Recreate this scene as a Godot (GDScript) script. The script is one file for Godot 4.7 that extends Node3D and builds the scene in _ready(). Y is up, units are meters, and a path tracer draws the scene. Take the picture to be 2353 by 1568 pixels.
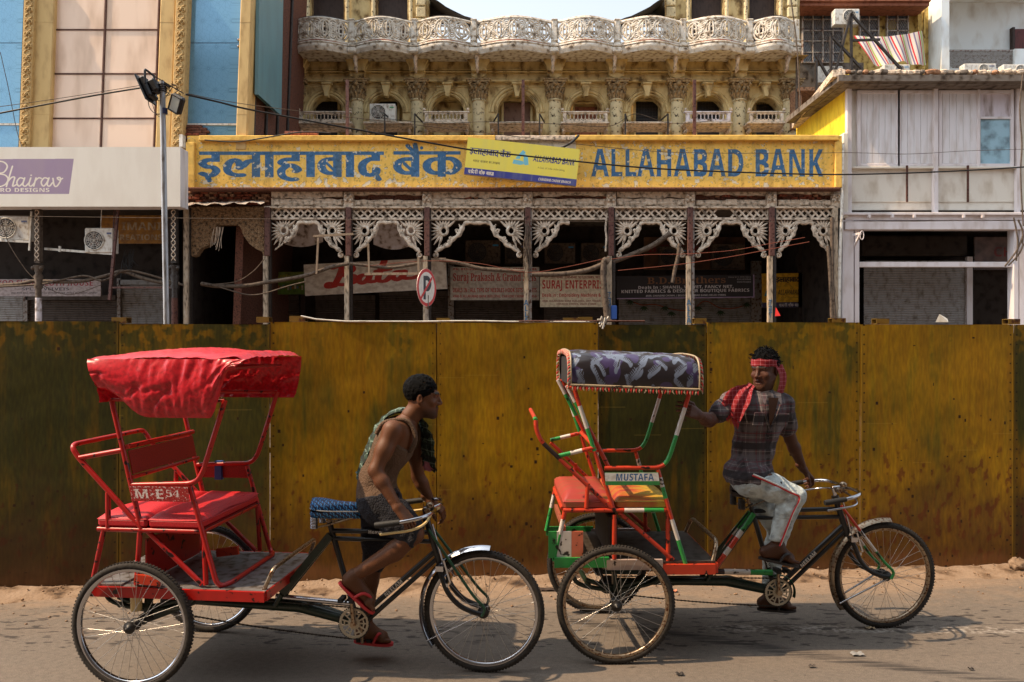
extends Node3D

const F := 1772.0      # focal length and eye height of the photograph, in the pixels it was measured in
const EYE := 1.93

func at(x: float, y: float, d: float) -> Vector3:   # a measured point at a known distance
	return Vector3((x - 1176.5) * d / F, EYE - (y - 784.0) * d / F, -d)

func lin(r: float, g: float, b: float) -> Color:
	return Color(r, g, b).linear_to_srgb()

func c8(r: int, g: int, b: int) -> Color:
	return Color(r / 255.0, g / 255.0, b / 255.0)

# ---------------------------------------------------------------- mesh builder
class MB:
	var v := PackedVector3Array()
	var n := PackedVector3Array()
	var t := PackedVector2Array()
	var c := PackedColorArray()
	var ix := PackedInt32Array()
	var tint := Color.WHITE
	func vert(p: Vector3, nn: Vector3, uv := Vector2.ZERO) -> int:
		v.append(p); n.append(nn); t.append(uv); c.append(tint)
		return v.size() - 1
	func face(a: int, b: int, d: int) -> void:
		ix.append(a); ix.append(b); ix.append(d)
	func tri(a: Vector3, b: Vector3, d: Vector3) -> void:
		var nn := (d - a).cross(b - a).normalized()
		face(vert(a, nn), vert(b, nn), vert(d, nn))
	func quad(a: Vector3, b: Vector3, d: Vector3, e: Vector3, u0 := Vector2(0, 1), u1 := Vector2(1, 0)) -> void:
		# a lower left, b lower right, d upper right, e upper left, seen from the front
		var nn := (b - a).cross(e - a).normalized()
		var i := vert(a, nn, u0)
		vert(b, nn, Vector2(u1.x, u0.y)); vert(d, nn, u1); vert(e, nn, Vector2(u0.x, u1.y))
		face(i, i + 2, i + 1); face(i, i + 3, i + 2)
	func box(o: Vector3, s: Vector3, bs := Basis.IDENTITY) -> MB:
		var x := bs.x * s.x * 0.5
		var y := bs.y * s.y * 0.5
		var z := bs.z * s.z * 0.5
		quad(o - x - y + z, o + x - y + z, o + x + y + z, o - x + y + z)
		quad(o + x - y - z, o - x - y - z, o - x + y - z, o + x + y - z)
		quad(o + x - y + z, o + x - y - z, o + x + y - z, o + x + y + z)
		quad(o - x - y - z, o - x - y + z, o - x + y + z, o - x + y - z)
		quad(o - x + y + z, o + x + y + z, o + x + y - z, o - x + y - z)
		quad(o - x - y - z, o + x - y - z, o + x - y + z, o - x - y + z)
		return self
	func cbox(o: Vector3, s: Vector3, b: float, bs := Basis.IDENTITY) -> MB:   # chamfered box
		var h := s * 0.5
		b = minf(b, minf(h.x, minf(h.y, h.z)) * 0.9)
		var fs := []
		for ax in 3:
			for sg in [-1.0, 1.0]:
				var u := (ax + 1) % 3
				var w := (ax + 2) % 3
				var q := []
				for k in [[-1, -1], [1, -1], [1, 1], [-1, 1]]:
					var p := Vector3.ZERO
					p[ax] = sg * h[ax]; p[u] = k[0] * (h[u] - b); p[w] = k[1] * (h[w] - b)
					q.append(o + bs * p)
				if sg > 0: quad(q[0], q[1], q[2], q[3])
				else: quad(q[1], q[0], q[3], q[2])
		for ax in 3:
			var u := (ax + 1) % 3
			var w := (ax + 2) % 3
			for su in [-1.0, 1.0]:
				for sw in [-1.0, 1.0]:
					var q := []
					for e in [[-1.0, 0], [1.0, 0], [1.0, 1], [-1.0, 1]]:
						var p := Vector3.ZERO
						p[ax] = e[0] * (h[ax] - b)
						p[u] = su * (h[u] - (b if e[1] == 0 else 0.0))
						p[w] = sw * (h[w] - (0.0 if e[1] == 0 else b))
						q.append(o + bs * p)
					if su * sw < 0: quad(q[0], q[1], q[2], q[3])
					else: quad(q[1], q[0], q[3], q[2])
		for sx in [-1.0, 1.0]:
			for sy in [-1.0, 1.0]:
				for sz in [-1.0, 1.0]:
					var p0 := o + bs * Vector3(sx * h.x, sy * (h.y - b), sz * (h.z - b))
					var p1 := o + bs * Vector3(sx * (h.x - b), sy * h.y, sz * (h.z - b))
					var p2 := o + bs * Vector3(sx * (h.x - b), sy * (h.y - b), sz * h.z)
					if sx * sy * sz > 0: tri(p0, p2, p1)
					else: tri(p0, p1, p2)
		return self
	func bar(a: Vector3, b: Vector3, w: float, h: float, up := Vector3.UP) -> MB:   # a rectangular bar from a to b
		var z := (b - a).normalized()
		if absf(z.dot(up)) > 0.98: up = Vector3.RIGHT
		var x := up.cross(z).normalized()
		return box((a + b) * 0.5, Vector3(w, h, a.distance_to(b)), Basis(x, z.cross(x), z))
	func tube(p: Array, r, sides := 8, closed := false, caps := true) -> MB:
		var m := p.size()
		if m < 2: return self
		var first := v.size()
		var up := Vector3.ZERO
		var run := 0.0
		for k in m:
			var tg: Vector3
			if closed: tg = p[(k + 1) % m] - p[(k + m - 1) % m]
			else: tg = p[mini(k + 1, m - 1)] - p[maxi(k - 1, 0)]
			tg = tg.normalized()
			if k == 0:
				up = tg.cross(Vector3(0.13, 0.97, 0.21))
				if up.length() < 0.05: up = tg.cross(Vector3.RIGHT)
			up = (up - tg * up.dot(tg)).normalized()
			var sd := tg.cross(up)
			var rr: float = r[k] if r is Array else r
			if k > 0: run += p[k].distance_to(p[k - 1])
			for s in sides + 1:
				var an := TAU * s / sides
				var d := up * cos(an) + sd * sin(an)
				vert(p[k] + d * rr, d, Vector2(run, float(s) / sides))
		var w := sides + 1
		for k in (m if closed else m - 1):
			var k2 := (k + 1) % m
			for s in sides:
				var a := first + k * w + s
				var b := first + k2 * w + s
				face(a, b, a + 1); face(a + 1, b, b + 1)
		if caps and not closed:
			for e in [0, m - 1]:
				var nn: Vector3 = (p[0] - p[1]) if e == 0 else (p[m - 1] - p[m - 2])
				nn = nn.normalized()
				var ci := vert(p[e], nn)
				for s in sides + 1:
					vert(v[first + e * w + s], nn)
				for s in sides:
					if e == 0: face(ci, ci + 1 + s, ci + 2 + s)
					else: face(ci, ci + 2 + s, ci + 1 + s)
		return self
	func lathe(pr: Array, xf := Transform3D.IDENTITY, seg := 16, arc := TAU) -> MB:   # profile of Vector2(radius, height), turned round y
		var first := v.size()
		var m := pr.size()
		for k in m:
			var tg: Vector2 = pr[mini(k + 1, m - 1)] - pr[maxi(k - 1, 0)]
			var nr := Vector2(tg.y, -tg.x).normalized()
			for s in seg + 1:
				var an := arc * s / seg
				var ca := cos(an)
				var sa := sin(an)
				vert(xf * Vector3(pr[k].x * ca, pr[k].y, pr[k].x * sa), (xf.basis * Vector3(nr.x * ca, nr.y, nr.x * sa)).normalized(), Vector2(float(s) / seg, float(k) / m))
		var w := seg + 1
		for k in m - 1:
			for s in seg:
				var a := first + k * w + s
				face(a, a + 1, a + w); face(a + 1, a + w + 1, a + w)
		return self
	func ball(o: Vector3, r: Vector3, seg := 12) -> MB:
		var pr := []
		for k in seg / 2 + 1:
			var an := PI * k / (seg / 2) - PI / 2
			pr.append(Vector2(cos(an), sin(an)))
		return lathe(pr, Transform3D(Basis.from_scale(r), o), seg)
	func prism(poly: PackedVector2Array, z0: float, z1: float, xf := Transform3D.IDENTITY, back := true) -> MB:
		var id := Geometry2D.triangulate_polygon(poly)
		if id.is_empty(): return self
		var lo := poly[0]
		var hi := poly[0]
		for p in poly:
			lo = lo.min(p); hi = hi.max(p)
		var sz := hi - lo
		for e in ([1, 0] if back else [1]):
			var first := v.size()
			var nn := xf.basis.z.normalized() * (1.0 if e == 1 else -1.0)
			for p in poly:
				vert(xf * Vector3(p.x, p.y, z1 if e == 1 else z0), nn, Vector2((p.x - lo.x) / sz.x, 1.0 - (p.y - lo.y) / sz.y))
			for k in range(0, id.size(), 3):
				var ar := (poly[id[k + 1]] - poly[id[k]]).cross(poly[id[k + 2]] - poly[id[k]])
				if (ar > 0.0) == (e == 1): face(first + id[k], first + id[k + 2], first + id[k + 1])
				else: face(first + id[k], first + id[k + 1], first + id[k + 2])
		var cw := Geometry2D.is_polygon_clockwise(poly)
		for k in poly.size():
			var a := poly[k]
			var b := poly[(k + 1) % poly.size()]
			if cw:
				var q := a; a = b; b = q
			quad(xf * Vector3(b.x, b.y, z0), xf * Vector3(a.x, a.y, z0), xf * Vector3(a.x, a.y, z1), xf * Vector3(b.x, b.y, z1))
		return self
	func grid(nu: int, nv: int, f: Callable, closed_u := false) -> MB:   # smooth sheet through f(u, v)
		var first := v.size()
		var pts := PackedVector3Array()
		for j in nv + 1:
			for i in nu + 1:
				pts.append(f.call(float(i) / nu, float(j) / nv))
		var w := nu + 1
		for j in nv + 1:
			for i in nu + 1:
				var l := pts[j * w + (i - 1 if i > 0 else (nu - 1 if closed_u else 0))]
				var r := pts[j * w + (i + 1 if i < nu else (1 if closed_u else nu))]
				var d := pts[maxi(j - 1, 0) * w + i]
				var u := pts[mini(j + 1, nv) * w + i]
				vert(pts[j * w + i], (r - l).cross(u - d).normalized(), Vector2(float(i) / nu, float(j) / nv))
		for j in nv:
			for i in nu:
				var a := first + j * w + i
				face(a, a + w, a + 1); face(a + 1, a + w, a + w + 1)
		return self
	func add(o: MB, xf: Transform3D) -> MB:
		var first := v.size()
		for k in o.v.size():
			v.append(xf * o.v[k]); n.append((xf.basis * o.n[k]).normalized()); t.append(o.t[k]); c.append(o.c[k])
		for k in o.ix: ix.append(first + k)
		return self
	func mesh() -> ArrayMesh:
		var a := []
		a.resize(Mesh.ARRAY_MAX)
		a[Mesh.ARRAY_VERTEX] = v; a[Mesh.ARRAY_NORMAL] = n; a[Mesh.ARRAY_TEX_UV] = t; a[Mesh.ARRAY_COLOR] = c; a[Mesh.ARRAY_INDEX] = ix
		var m := ArrayMesh.new()
		if v.size(): m.add_surface_from_arrays(Mesh.PRIMITIVE_TRIANGLES, a)
		return m

func bend(p: Array, r: float, k := 5) -> Array:   # rounds the corners of a path of points
	var out := [p[0]]
	for i in range(1, p.size() - 1):
		var a: Vector3 = p[i - 1]
		var b: Vector3 = p[i]
		var d: Vector3 = p[i + 1]
		var ra := minf(r, a.distance_to(b) * 0.49)
		var rd := minf(r, d.distance_to(b) * 0.49)
		var p0 := b + (a - b).normalized() * ra
		var p2 := b + (d - b).normalized() * rd
		for s in k + 1:
			var u := float(s) / k
			out.append(p0.lerp(b, u).lerp(b.lerp(p2, u), u))
	out.append(p[p.size() - 1])
	return out

func curve(p: Array, k := 6) -> Array:   # Catmull-Rom through the points
	var out := []
	for i in p.size() - 1:
		var a = p[maxi(i - 1, 0)]
		var d = p[mini(i + 2, p.size() - 1)]
		for s in k:
			out.append(p[i].cubic_interpolate(p[i + 1], a, d, float(s) / k))
	out.append(p[p.size() - 1])
	return out

func ring(o: Vector3, ux: Vector3, uy: Vector3, k := 24, a0 := 0.0, a1 := TAU) -> Array:
	var out := []
	var full := absf(a1 - a0) > TAU - 0.001
	for s in (k if full else k + 1):
		var an := a0 + (a1 - a0) * s / k
		out.append(o + ux * cos(an) + uy * sin(an))
	return out

# ---------------------------------------------------------------- things and parts
var taken := {}
func numbered(called: String) -> String:
	var k: int = taken.get(called, 0)
	taken[called] = k + 1
	return called if k == 0 else "%s_%03d" % [called, k]

func tag(o: Node3D, label: String, category: String, group := "", kind := "") -> Node3D:
	if label: o.set_meta("label", label)
	if category: o.set_meta("category", category)
	if group: o.set_meta("group", group)
	if kind: o.set_meta("kind", kind)
	return o

func thing(called: String, label: String, category: String, where := Vector3.ZERO, turn := 0.0, group := "") -> Node3D:
	var o := Node3D.new()
	o.name = numbered(called)
	add_child(o)
	o.position = where
	o.rotation.y = turn
	return tag(o, label, category, group)

func part(called: String, m, mat: Material, parent: Node3D, label := "") -> MeshInstance3D:
	var o := MeshInstance3D.new()
	o.name = called
	o.mesh = m.mesh() if m is MB else m
	o.material_override = mat
	parent.add_child(o, true)
	if label: o.set_meta("label", label)
	return o

func single(called: String, m, mat: Material, label: String, category: String, group := "", kind := "") -> MeshInstance3D:
	var o := MeshInstance3D.new()
	o.name = numbered(called)
	o.mesh = m.mesh() if m is MB else m
	o.material_override = mat
	add_child(o)
	tag(o, label, category, group, kind)
	return o

func copy(o: Node3D, label: String, where: Vector3, turn := 0.0) -> Node3D:
	var d: Node3D = o.duplicate()
	d.name = numbered(str(o.name).rstrip("0123456789").rstrip("_"))
	add_child(d)
	d.position = where
	d.rotation.y = turn
	d.set_meta("label", label)
	return d

# ---------------------------------------------------------------- textures and materials
func ramp(stops: Array) -> Gradient:
	var g := Gradient.new()
	g.offsets = PackedFloat32Array()
	var o := PackedFloat32Array()
	var cs := PackedColorArray()
	for s in stops:
		o.append(s[0]); cs.append(s[1])
	g.offsets = o
	g.colors = cs
	return g

func noise(sd: int, fr: float, oc := 4, kind := FastNoiseLite.TYPE_SIMPLEX_SMOOTH) -> FastNoiseLite:
	var f := FastNoiseLite.new()
	f.seed = sd; f.frequency = fr; f.fractal_octaves = oc; f.noise_type = kind
	return f

func ntex(sd: int, fr: float, oc: int, stops: Array, size := 512, kind := FastNoiseLite.TYPE_SIMPLEX_SMOOTH) -> NoiseTexture2D:
	var x := NoiseTexture2D.new()
	x.width = size; x.height = size; x.seamless = true; x.normalize = false
	x.noise = noise(sd, fr, oc, kind)
	x.color_ramp = ramp(stops)
	return x

func g1(a: float) -> Color:
	return Color(a, a, a)

var T := {}
var K := {}

func mk(called: String, col: Color, rough: float, tex = "", sc := Vector3.ONE, bump = "", bs := 0.0, metal := 0.0) -> StandardMaterial3D:
	var m := StandardMaterial3D.new()
	m.resource_name = called
	m.albedo_color = col
	m.roughness = rough
	m.metallic = metal
	m.uv1_triplanar = true
	m.uv1_world_triplanar = true
	m.uv1_triplanar_sharpness = 6.0
	m.uv1_scale = sc
	if tex: m.albedo_texture = T[tex]
	if bump:
		m.heightmap_enabled = true
		m.heightmap_texture = T[bump]
		m.heightmap_scale = bs
	K[called] = m
	return m

func plainmat(called: String, col: Color, rough: float, metal := 0.0) -> StandardMaterial3D:
	var m := StandardMaterial3D.new()
	m.resource_name = called
	m.albedo_color = col; m.roughness = rough; m.metallic = metal
	K[called] = m
	return m

func imgmat(called: String, im: Image, rough := 0.7, bump: Image = null, bs := 0.3) -> StandardMaterial3D:
	var m := StandardMaterial3D.new()
	m.resource_name = called
	m.albedo_texture = ImageTexture.create_from_image(im)
	m.roughness = rough
	m.texture_repeat = false
	if bump:
		m.heightmap_enabled = true
		m.heightmap_texture = ImageTexture.create_from_image(bump)
		m.heightmap_scale = bs
	K[called] = m
	return m

func base_textures() -> void:
	T.grain = ntex(1, 0.08, 4, [[0.25, g1(0.8)], [0.5, g1(0.93)], [0.75, g1(1.0)]])
	T.blotch = ntex(2, 0.012, 5, [[0.2, g1(0.6)], [0.4, g1(0.86)], [0.55, g1(0.97)], [0.85, g1(1.0)]])
	T.grime = ntex(3, 0.014, 5, [[0.16, c8(96, 82, 70)], [0.32, c8(184, 172, 158)], [0.46, c8(236, 231, 225)], [0.75, Color.WHITE]])
	T.streak = ntex(4, 0.018, 5, [[0.14, c8(158, 144, 130)], [0.32, c8(220, 213, 206)], [0.48, c8(247, 245, 243)], [0.75, Color.WHITE]])
	T.rust = ntex(5, 0.02, 5, [[0.2, c8(96, 56, 40)], [0.33, c8(178, 132, 108)], [0.43, c8(245, 240, 235)], [0.8, Color.WHITE]])
	T.chip = ntex(6, 0.03, 5, [[0.24, c8(44, 38, 36)], [0.29, c8(70, 60, 55)], [0.315, c8(240, 238, 236)], [0.8, Color.WHITE]])
	T.faint = ntex(11, 0.012, 4, [[0.18, c8(222, 215, 207)], [0.38, c8(244, 241, 238)], [0.55, Color.WHITE]])
	T.bumpy = ntex(7, 0.03, 5, [[0.1, g1(0.0)], [0.9, g1(1.0)]])
	T.fine = ntex(8, 0.12, 3, [[0.15, g1(0.0)], [0.85, g1(1.0)]])
	T.stone = ntex(10, 0.018, 6, [[0.14, c8(84, 74, 66)], [0.31, c8(168, 157, 147)], [0.44, c8(222, 214, 206)], [0.56, c8(244, 228, 214)], [0.8, Color.WHITE]])

func materials() -> void:
	var V := Vector3.ONE
	mk("grey_stone", c8(222, 212, 196), 0.9, "stone", V * 0.55, "bumpy", 1.2)
	mk("cream_plaster", c8(216, 196, 144), 0.9, "grime", Vector3(0.3, 0.2, 0.3), "bumpy", 0.5)
	mk("cream_column", c8(218, 203, 162), 0.85, "chip", Vector3(0.45, 0.35, 0.45), "bumpy", 0.5)
	mk("white_carving", c8(222, 216, 204), 0.85, "stone", V * 0.5, "bumpy", 0.8)
	mk("rough_plaster", c8(158, 134, 104), 0.95, "stone", V * 0.9, "bumpy", 6.0)
	mk("brick", c8(150, 84, 62), 0.92, "stone", V * 1.1, "fine", 0.4)
	mk("brick_dark", c8(112, 74, 60), 0.92, "stone", V * 1.3, "fine", 0.4)
	mk("brick_pale", c8(178, 140, 112), 0.92, "stone", V * 0.9, "fine", 0.4)
	mk("brown_steel", c8(96, 62, 54), 0.55, "rust", V * 0.8)
	mk("grey_steel", c8(150, 146, 142), 0.6, "rust", V * 0.7)
	mk("peeling_post", c8(186, 176, 158), 0.8, "stone", Vector3(1.0, 0.35, 1.0))
	mk("dark_iron", c8(52, 46, 42), 0.6, "rust", V)
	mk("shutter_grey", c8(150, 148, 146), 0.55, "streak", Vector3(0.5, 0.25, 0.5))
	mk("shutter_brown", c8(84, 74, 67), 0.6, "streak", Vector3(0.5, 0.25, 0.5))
	mk("dark_wood", c8(58, 44, 38), 0.7, "streak", Vector3(1, 0.3, 1))
	mk("pale_wood", c8(150, 130, 108), 0.8, "streak", Vector3(1, 0.3, 1))
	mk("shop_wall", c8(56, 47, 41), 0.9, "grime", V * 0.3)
	mk("black_cloth", c8(26, 22, 21), 0.8, "blotch", V * 0.5)
	mk("balcony_stone", c8(226, 222, 212), 0.85, "grime", V * 0.5, "bumpy", 0.6)
	mk("white_paint", c8(222, 215, 216), 0.65, "faint", Vector3(0.35, 0.12, 0.35))
	mk("white_board", c8(224, 221, 223), 0.6, "faint", Vector3(0.5, 0.1, 0.5))
	mk("white_wall", c8(224, 218, 206), 0.85, "faint", Vector3(0.3, 0.15, 0.3), "bumpy", 0.4)
	mk("far_white_wall", c8(230, 236, 236), 0.85, "faint", Vector3(0.2, 0.1, 0.2))
	mk("yellow_wall", c8(244, 206, 44), 0.7, "faint", Vector3(0.5, 0.2, 0.5))
	mk("old_yellow_wall", c8(206, 178, 104), 0.9, "grime", V * 0.45, "bumpy", 0.5)
	mk("grey_render", c8(120, 112, 104), 0.92, "grime", V * 0.4, "bumpy", 0.6)
	mk("pink_panel", c8(242, 214, 190), 0.6, "faint", Vector3(0.2, 0.06, 0.2))
	mk("gold_stone", c8(208, 176, 116), 0.7, "faint", Vector3(0.5, 0.2, 0.5), "fine", 0.15)
	mk("gold_carving", c8(202, 170, 112), 0.75, "faint", Vector3(0.8, 0.8, 0.8))
	mk("rust_bar", c8(86, 50, 38), 0.75, "rust", V)
	mk("ac_white", c8(222, 220, 212), 0.5, "streak", Vector3(0.8, 0.5, 0.8))
	mk("ac_dark", c8(30, 30, 32), 0.5)
	mk("pole_steel", c8(176, 180, 186), 0.42, "streak", Vector3(2, 0.4, 2), "", 0.0, 0.35)
	mk("black_plastic", c8(28, 28, 30), 0.45)
	mk("cable_grey", c8(96, 83, 71), 0.8, "grime", V)
	mk("cable_black", c8(24, 22, 22), 0.6)
	mk("cable_rust", c8(120, 60, 42), 0.8)
	mk("terracotta", c8(170, 104, 80), 0.9, "stone", V)
	mk("grey_sheet", c8(178, 172, 164), 0.5, "rust", V * 0.6)
	mk("window_glass", c8(96, 104, 112), 0.25, "blotch", V)
	mk("tyre", c8(46, 42, 38), 0.85, "grime", V * 5.0, "fine", 0.1)
	mk("chrome", c8(205, 205, 210), 0.16, "grain", V * 6.0, "", 0.0, 1.0)
	mk("dull_chrome", c8(165, 150, 130), 0.35, "rust", V * 4.0, "", 0.0, 0.9)
	mk("spoke", c8(190, 186, 180), 0.3, "", V, "", 0.0, 0.9)
	mk("black_paint", c8(24, 23, 24), 0.3, "grain", V * 3.0)
	mk("green_black_paint", c8(22, 40, 28), 0.35, "chip", V * 2.0)
	mk("red_paint", c8(172, 24, 18), 0.36, "chip", V * 0.7)
	mk("orange_paint", c8(190, 56, 28), 0.4, "chip", V * 1.6)
	mk("green_paint", c8(40, 130, 60), 0.4, "chip", V * 1.6)
	mk("white_stripe", c8(226, 220, 214), 0.45, "chip", V * 1.6)
	mk("dark_red_panel", c8(150, 22, 18), 0.4, "grain", V * 2.0)
	mk("zinc", c8(140, 138, 140), 0.42, "grime", V * 1.6, "", 0.0, 0.5)
	mk("dark_zinc", c8(78, 72, 68), 0.5, "grime", V * 1.6, "", 0.0, 0.4)
	mk("grip_rubber", c8(20, 20, 20), 0.7)
	mk("bone_lever", c8(214, 188, 130), 0.5)
	mk("grease", c8(26, 22, 20), 0.5, "grain", V * 8.0)
	K.chrome.anisotropy_enabled = false
	var gl := plainmat("mirror_glass", c8(62, 136, 184), 0.12)
	gl.metallic = 0.55

# ---------------------------------------------------------------- painting flat print into pictures
class Painter:
	var im: Image
	var ox := 0.0
	var oy := 0.0
	var sx := 1.0
	var sy := 1.0
	var shear := 0.0     # y grows with x by this much
	func _init(w: int, h: int, col: Color) -> void:
		im = Image.create(w, h, false, Image.FORMAT_RGB8)
		im.fill(col)
	func map(x0: float, y0: float, x1: float, y1: float) -> Painter:   # the measured rectangle that the picture covers
		ox = x0; oy = y0; sx = im.get_width() / (x1 - x0); sy = im.get_height() / (y1 - y0)
		return self
	func to(p: Vector2) -> Vector2:
		return Vector2((p.x - ox) * sx, (p.y - oy + shear * (p.x - ox)) * sy)
	func span(x0: float, x1: float, y: int, col: Color) -> void:
		var a := roundi(x0)
		var b := roundi(x1)
		if b > a: im.fill_rect(Rect2i(a, y, b - a, 1), col)
	func fill(loops: Array, col: Color) -> void:   # loops in picture pixels, even-odd
		var lo := 1e9
		var hi := -1e9
		for l in loops:
			for p in l:
				lo = minf(lo, p.y); hi = maxf(hi, p.y)
		for y in range(maxi(0, floori(lo)), mini(im.get_height(), ceili(hi) + 1)):
			var yy := y + 0.5
			var xs := []
			for l in loops:
				var m: int = l.size()
				for k in m:
					var a: Vector2 = l[k]
					var b: Vector2 = l[(k + 1) % m]
					if (a.y <= yy) != (b.y <= yy):
						xs.append(a.x + (b.x - a.x) * (yy - a.y) / (b.y - a.y))
			xs.sort()
			for k in range(0, xs.size() - 1, 2):
				span(xs[k], xs[k + 1], y, col)
	func poly(p: Array, col: Color) -> void:
		var q := []
		for a in p: q.append(to(a))
		fill([q], col)
	func rect(x0: float, y0: float, x1: float, y1: float, col: Color) -> void:
		poly([Vector2(x0, y0), Vector2(x1, y0), Vector2(x1, y1), Vector2(x0, y1)], col)
	func pen(p: Array, rx: float, ry: float, col: Color) -> void:   # a broad pen: an ellipse swept along a path
		var px := maxf(rx * sx, 0.5)
		var py := maxf(ry * sy, 0.5)
		for k in p.size() - 1:
			var a := to(p[k])
			var b := to(p[k + 1])
			var st := maxi(1, ceili(a.distance_to(b) / maxf(0.5, minf(px, py) * 0.35)))
			for s in st + 1:
				var o := a.lerp(b, float(s) / st)
				for y in range(maxi(0, roundi(o.y - py)), mini(im.get_height(), roundi(o.y + py) + 1)):
					var e := 1.0 - pow((y + 0.5 - o.y) / py, 2.0)
					if e > 0.0:
						var w := px * sqrt(e)
						span(o.x - w, maxf(o.x + w, o.x - w + 1.0), y, col)
	func disc(x: float, y: float, rx: float, ry: float, col: Color) -> void:
		pen([Vector2(x, y), Vector2(x, y)], rx, ry, col)
	func text(s: String, x0: float, y0: float, x1: float, y1: float, col: Color, bold := true, serif := false, slant := 0.0, grow := 0.0) -> void:
		# lettering stretched to fill the rectangle
		var f := SystemFont.new()
		f.font_names = PackedStringArray(["Droid Serif" if serif else "Droid Sans"])
		f.font_weight = 700 if bold else 400
		var tm := TextMesh.new()
		tm.font = f; tm.text = s; tm.font_size = 72; tm.pixel_size = 1.0; tm.depth = 0.0; tm.curve_step = 4.0
		var ar := tm.get_mesh_arrays()
		if ar.is_empty(): return
		var vs: PackedVector3Array = ar[Mesh.ARRAY_VERTEX]
		if vs.is_empty(): return
		var lo := Vector2(1e9, 1e9)
		var hi := -lo
		for p in vs:
			lo = lo.min(Vector2(p.x, p.y)); hi = hi.max(Vector2(p.x, p.y))
		var id: PackedInt32Array = ar[Mesh.ARRAY_INDEX] if ar[Mesh.ARRAY_INDEX] != null else PackedInt32Array(range(vs.size()))
		var q := PackedVector2Array()
		for p in vs:
			var u := (p.x - lo.x) / (hi.x - lo.x)
			var w := (p.y - lo.y) / (hi.y - lo.y)
			q.append(to(Vector2(x0 + u * (x1 - x0) + slant * w * (y1 - y0), y1 + w * (y0 - y1))))
		for k in range(0, id.size(), 3):
			fill([[q[id[k]], q[id[k + 1]], q[id[k + 2]]]], col)
			if grow > 0.0:
				for e in 3: 
					var a := q[id[k + e]]
					im.fill_rect(Rect2i(roundi(a.x - grow), roundi(a.y - grow), maxi(1, roundi(grow * 2)), maxi(1, roundi(grow * 2))), col)
	func soil(sd: int, amount: float, col: Color, stretch := Vector2.ONE, fr := 0.03) -> Painter:   # dirt over the whole picture
		var f := FastNoiseLite.new()
		f.seed = sd; f.frequency = fr; f.fractal_octaves = 4
		for y in im.get_height():
			for x in im.get_width():
				var a := clampf((f.get_noise_2d(x * stretch.x, y * stretch.y) + 0.25) * amount * 1.4, 0.0, amount)
				if a > 0.01: im.set_pixel(x, y, im.get_pixel(x, y).lerp(col, a))
		return self

func cr2(p: Array, k := 7) -> Array:
	return curve(p, k)

func vv(a: Array) -> Array:
	var o := []
	for k in range(0, a.size(), 2): o.append(Vector2(a[k], a[k + 1]))
	return o

# the bank's name in Devanagari, as broad brush strokes inside a box 4160 wide and 620 high
func bank_hindi(p: Painter, x: float, y: float, w: float, h: float, col: Color, heavy := 1.0) -> void:
	var kx := w / 4130.0
	var ky := h / 605.0
	var f := func(a: Array) -> Array:
		var o := []
		for k in range(0, a.size(), 2): o.append(Vector2(x + (a[k] - 200) * kx, y + (a[k + 1] - 130) * ky))
		return o
	var rx := 66.0 * kx * heavy
	var ry := 29.0 * ky * heavy
	for b in [[215, 288, 3116, 286], [3271, 284, 4321, 282]]:
		var q: Array = f.call(b)
		p.rect(q[0].x, q[0].y - 27 * ky * heavy, q[1].x, q[0].y + 27 * ky * heavy, col)
	for s in [[475, 392], [1112, 632], [1319, 632], [1733, 385], [1966, 632], [2388, 630], [2586, 630], [2991, 380], [3611, 628], [4028, 628]]:
		var q: Array = f.call([s[0], 288, s[0], s[1]])
		p.rect(q[0].x - rx, q[0].y, q[0].x + rx, q[1].y + ry, col)
	for s in [
		[475, 394, 340, 396, 268, 448, 340, 500, 430, 506, 488, 560, 430, 628, 330, 630, 268, 606],
		[895, 630, 800, 630, 685, 590, 660, 510, 700, 425, 785, 395, 850, 440, 855, 520], [1090, 405, 985, 418, 905, 490],
		[1733, 385, 1590, 385, 1508, 430, 1590, 475, 1690, 482, 1768, 540, 1740, 568], [1580, 490, 1508, 560, 1530, 650, 1640, 697, 1725, 695],
		[2380, 380, 2230, 384, 2150, 440, 2150, 530, 2230, 594, 2380, 597],
		[2991, 380, 2890, 382, 2800, 440, 2778, 510, 2808, 600, 2896, 630, 2985, 605, 3001, 550, 2995, 535],
		[3600, 380, 3440, 382, 3341, 440, 3341, 530, 3430, 592, 3600, 594],
		[4000, 380, 3890, 384, 3803, 440, 3803, 530, 3890, 592, 4000, 592], [4080, 372, 4180, 372, 4271, 440, 4266, 525, 4190, 588, 4150, 594]]:
		p.pen(cr2(f.call(s)), rx, ry, col)
	p.pen(f.call([345, 640, 375, 715]), rx * 0.7, ry, col)
	p.pen(f.call([3000, 640, 3040, 695]), rx * 0.7, ry, col)
	p.pen(f.call([2230, 450, 2340, 560]), rx * 0.3, ry * 0.8, col)
	p.pen(f.call([3440, 450, 3560, 560]), rx * 0.4, ry * 0.9, col)
	p.pen(f.call([3580, 262, 3490, 168]), rx * 0.55, ry * 0.8, col)
	p.pen(f.call([3630, 262, 3606, 145]), rx * 0.6, ry * 0.8, col)
	var d: Array = f.call([3711, 203])
	p.disc(d[0].x, d[0].y, 26 * kx * heavy, 26 * ky * heavy, col)

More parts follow.
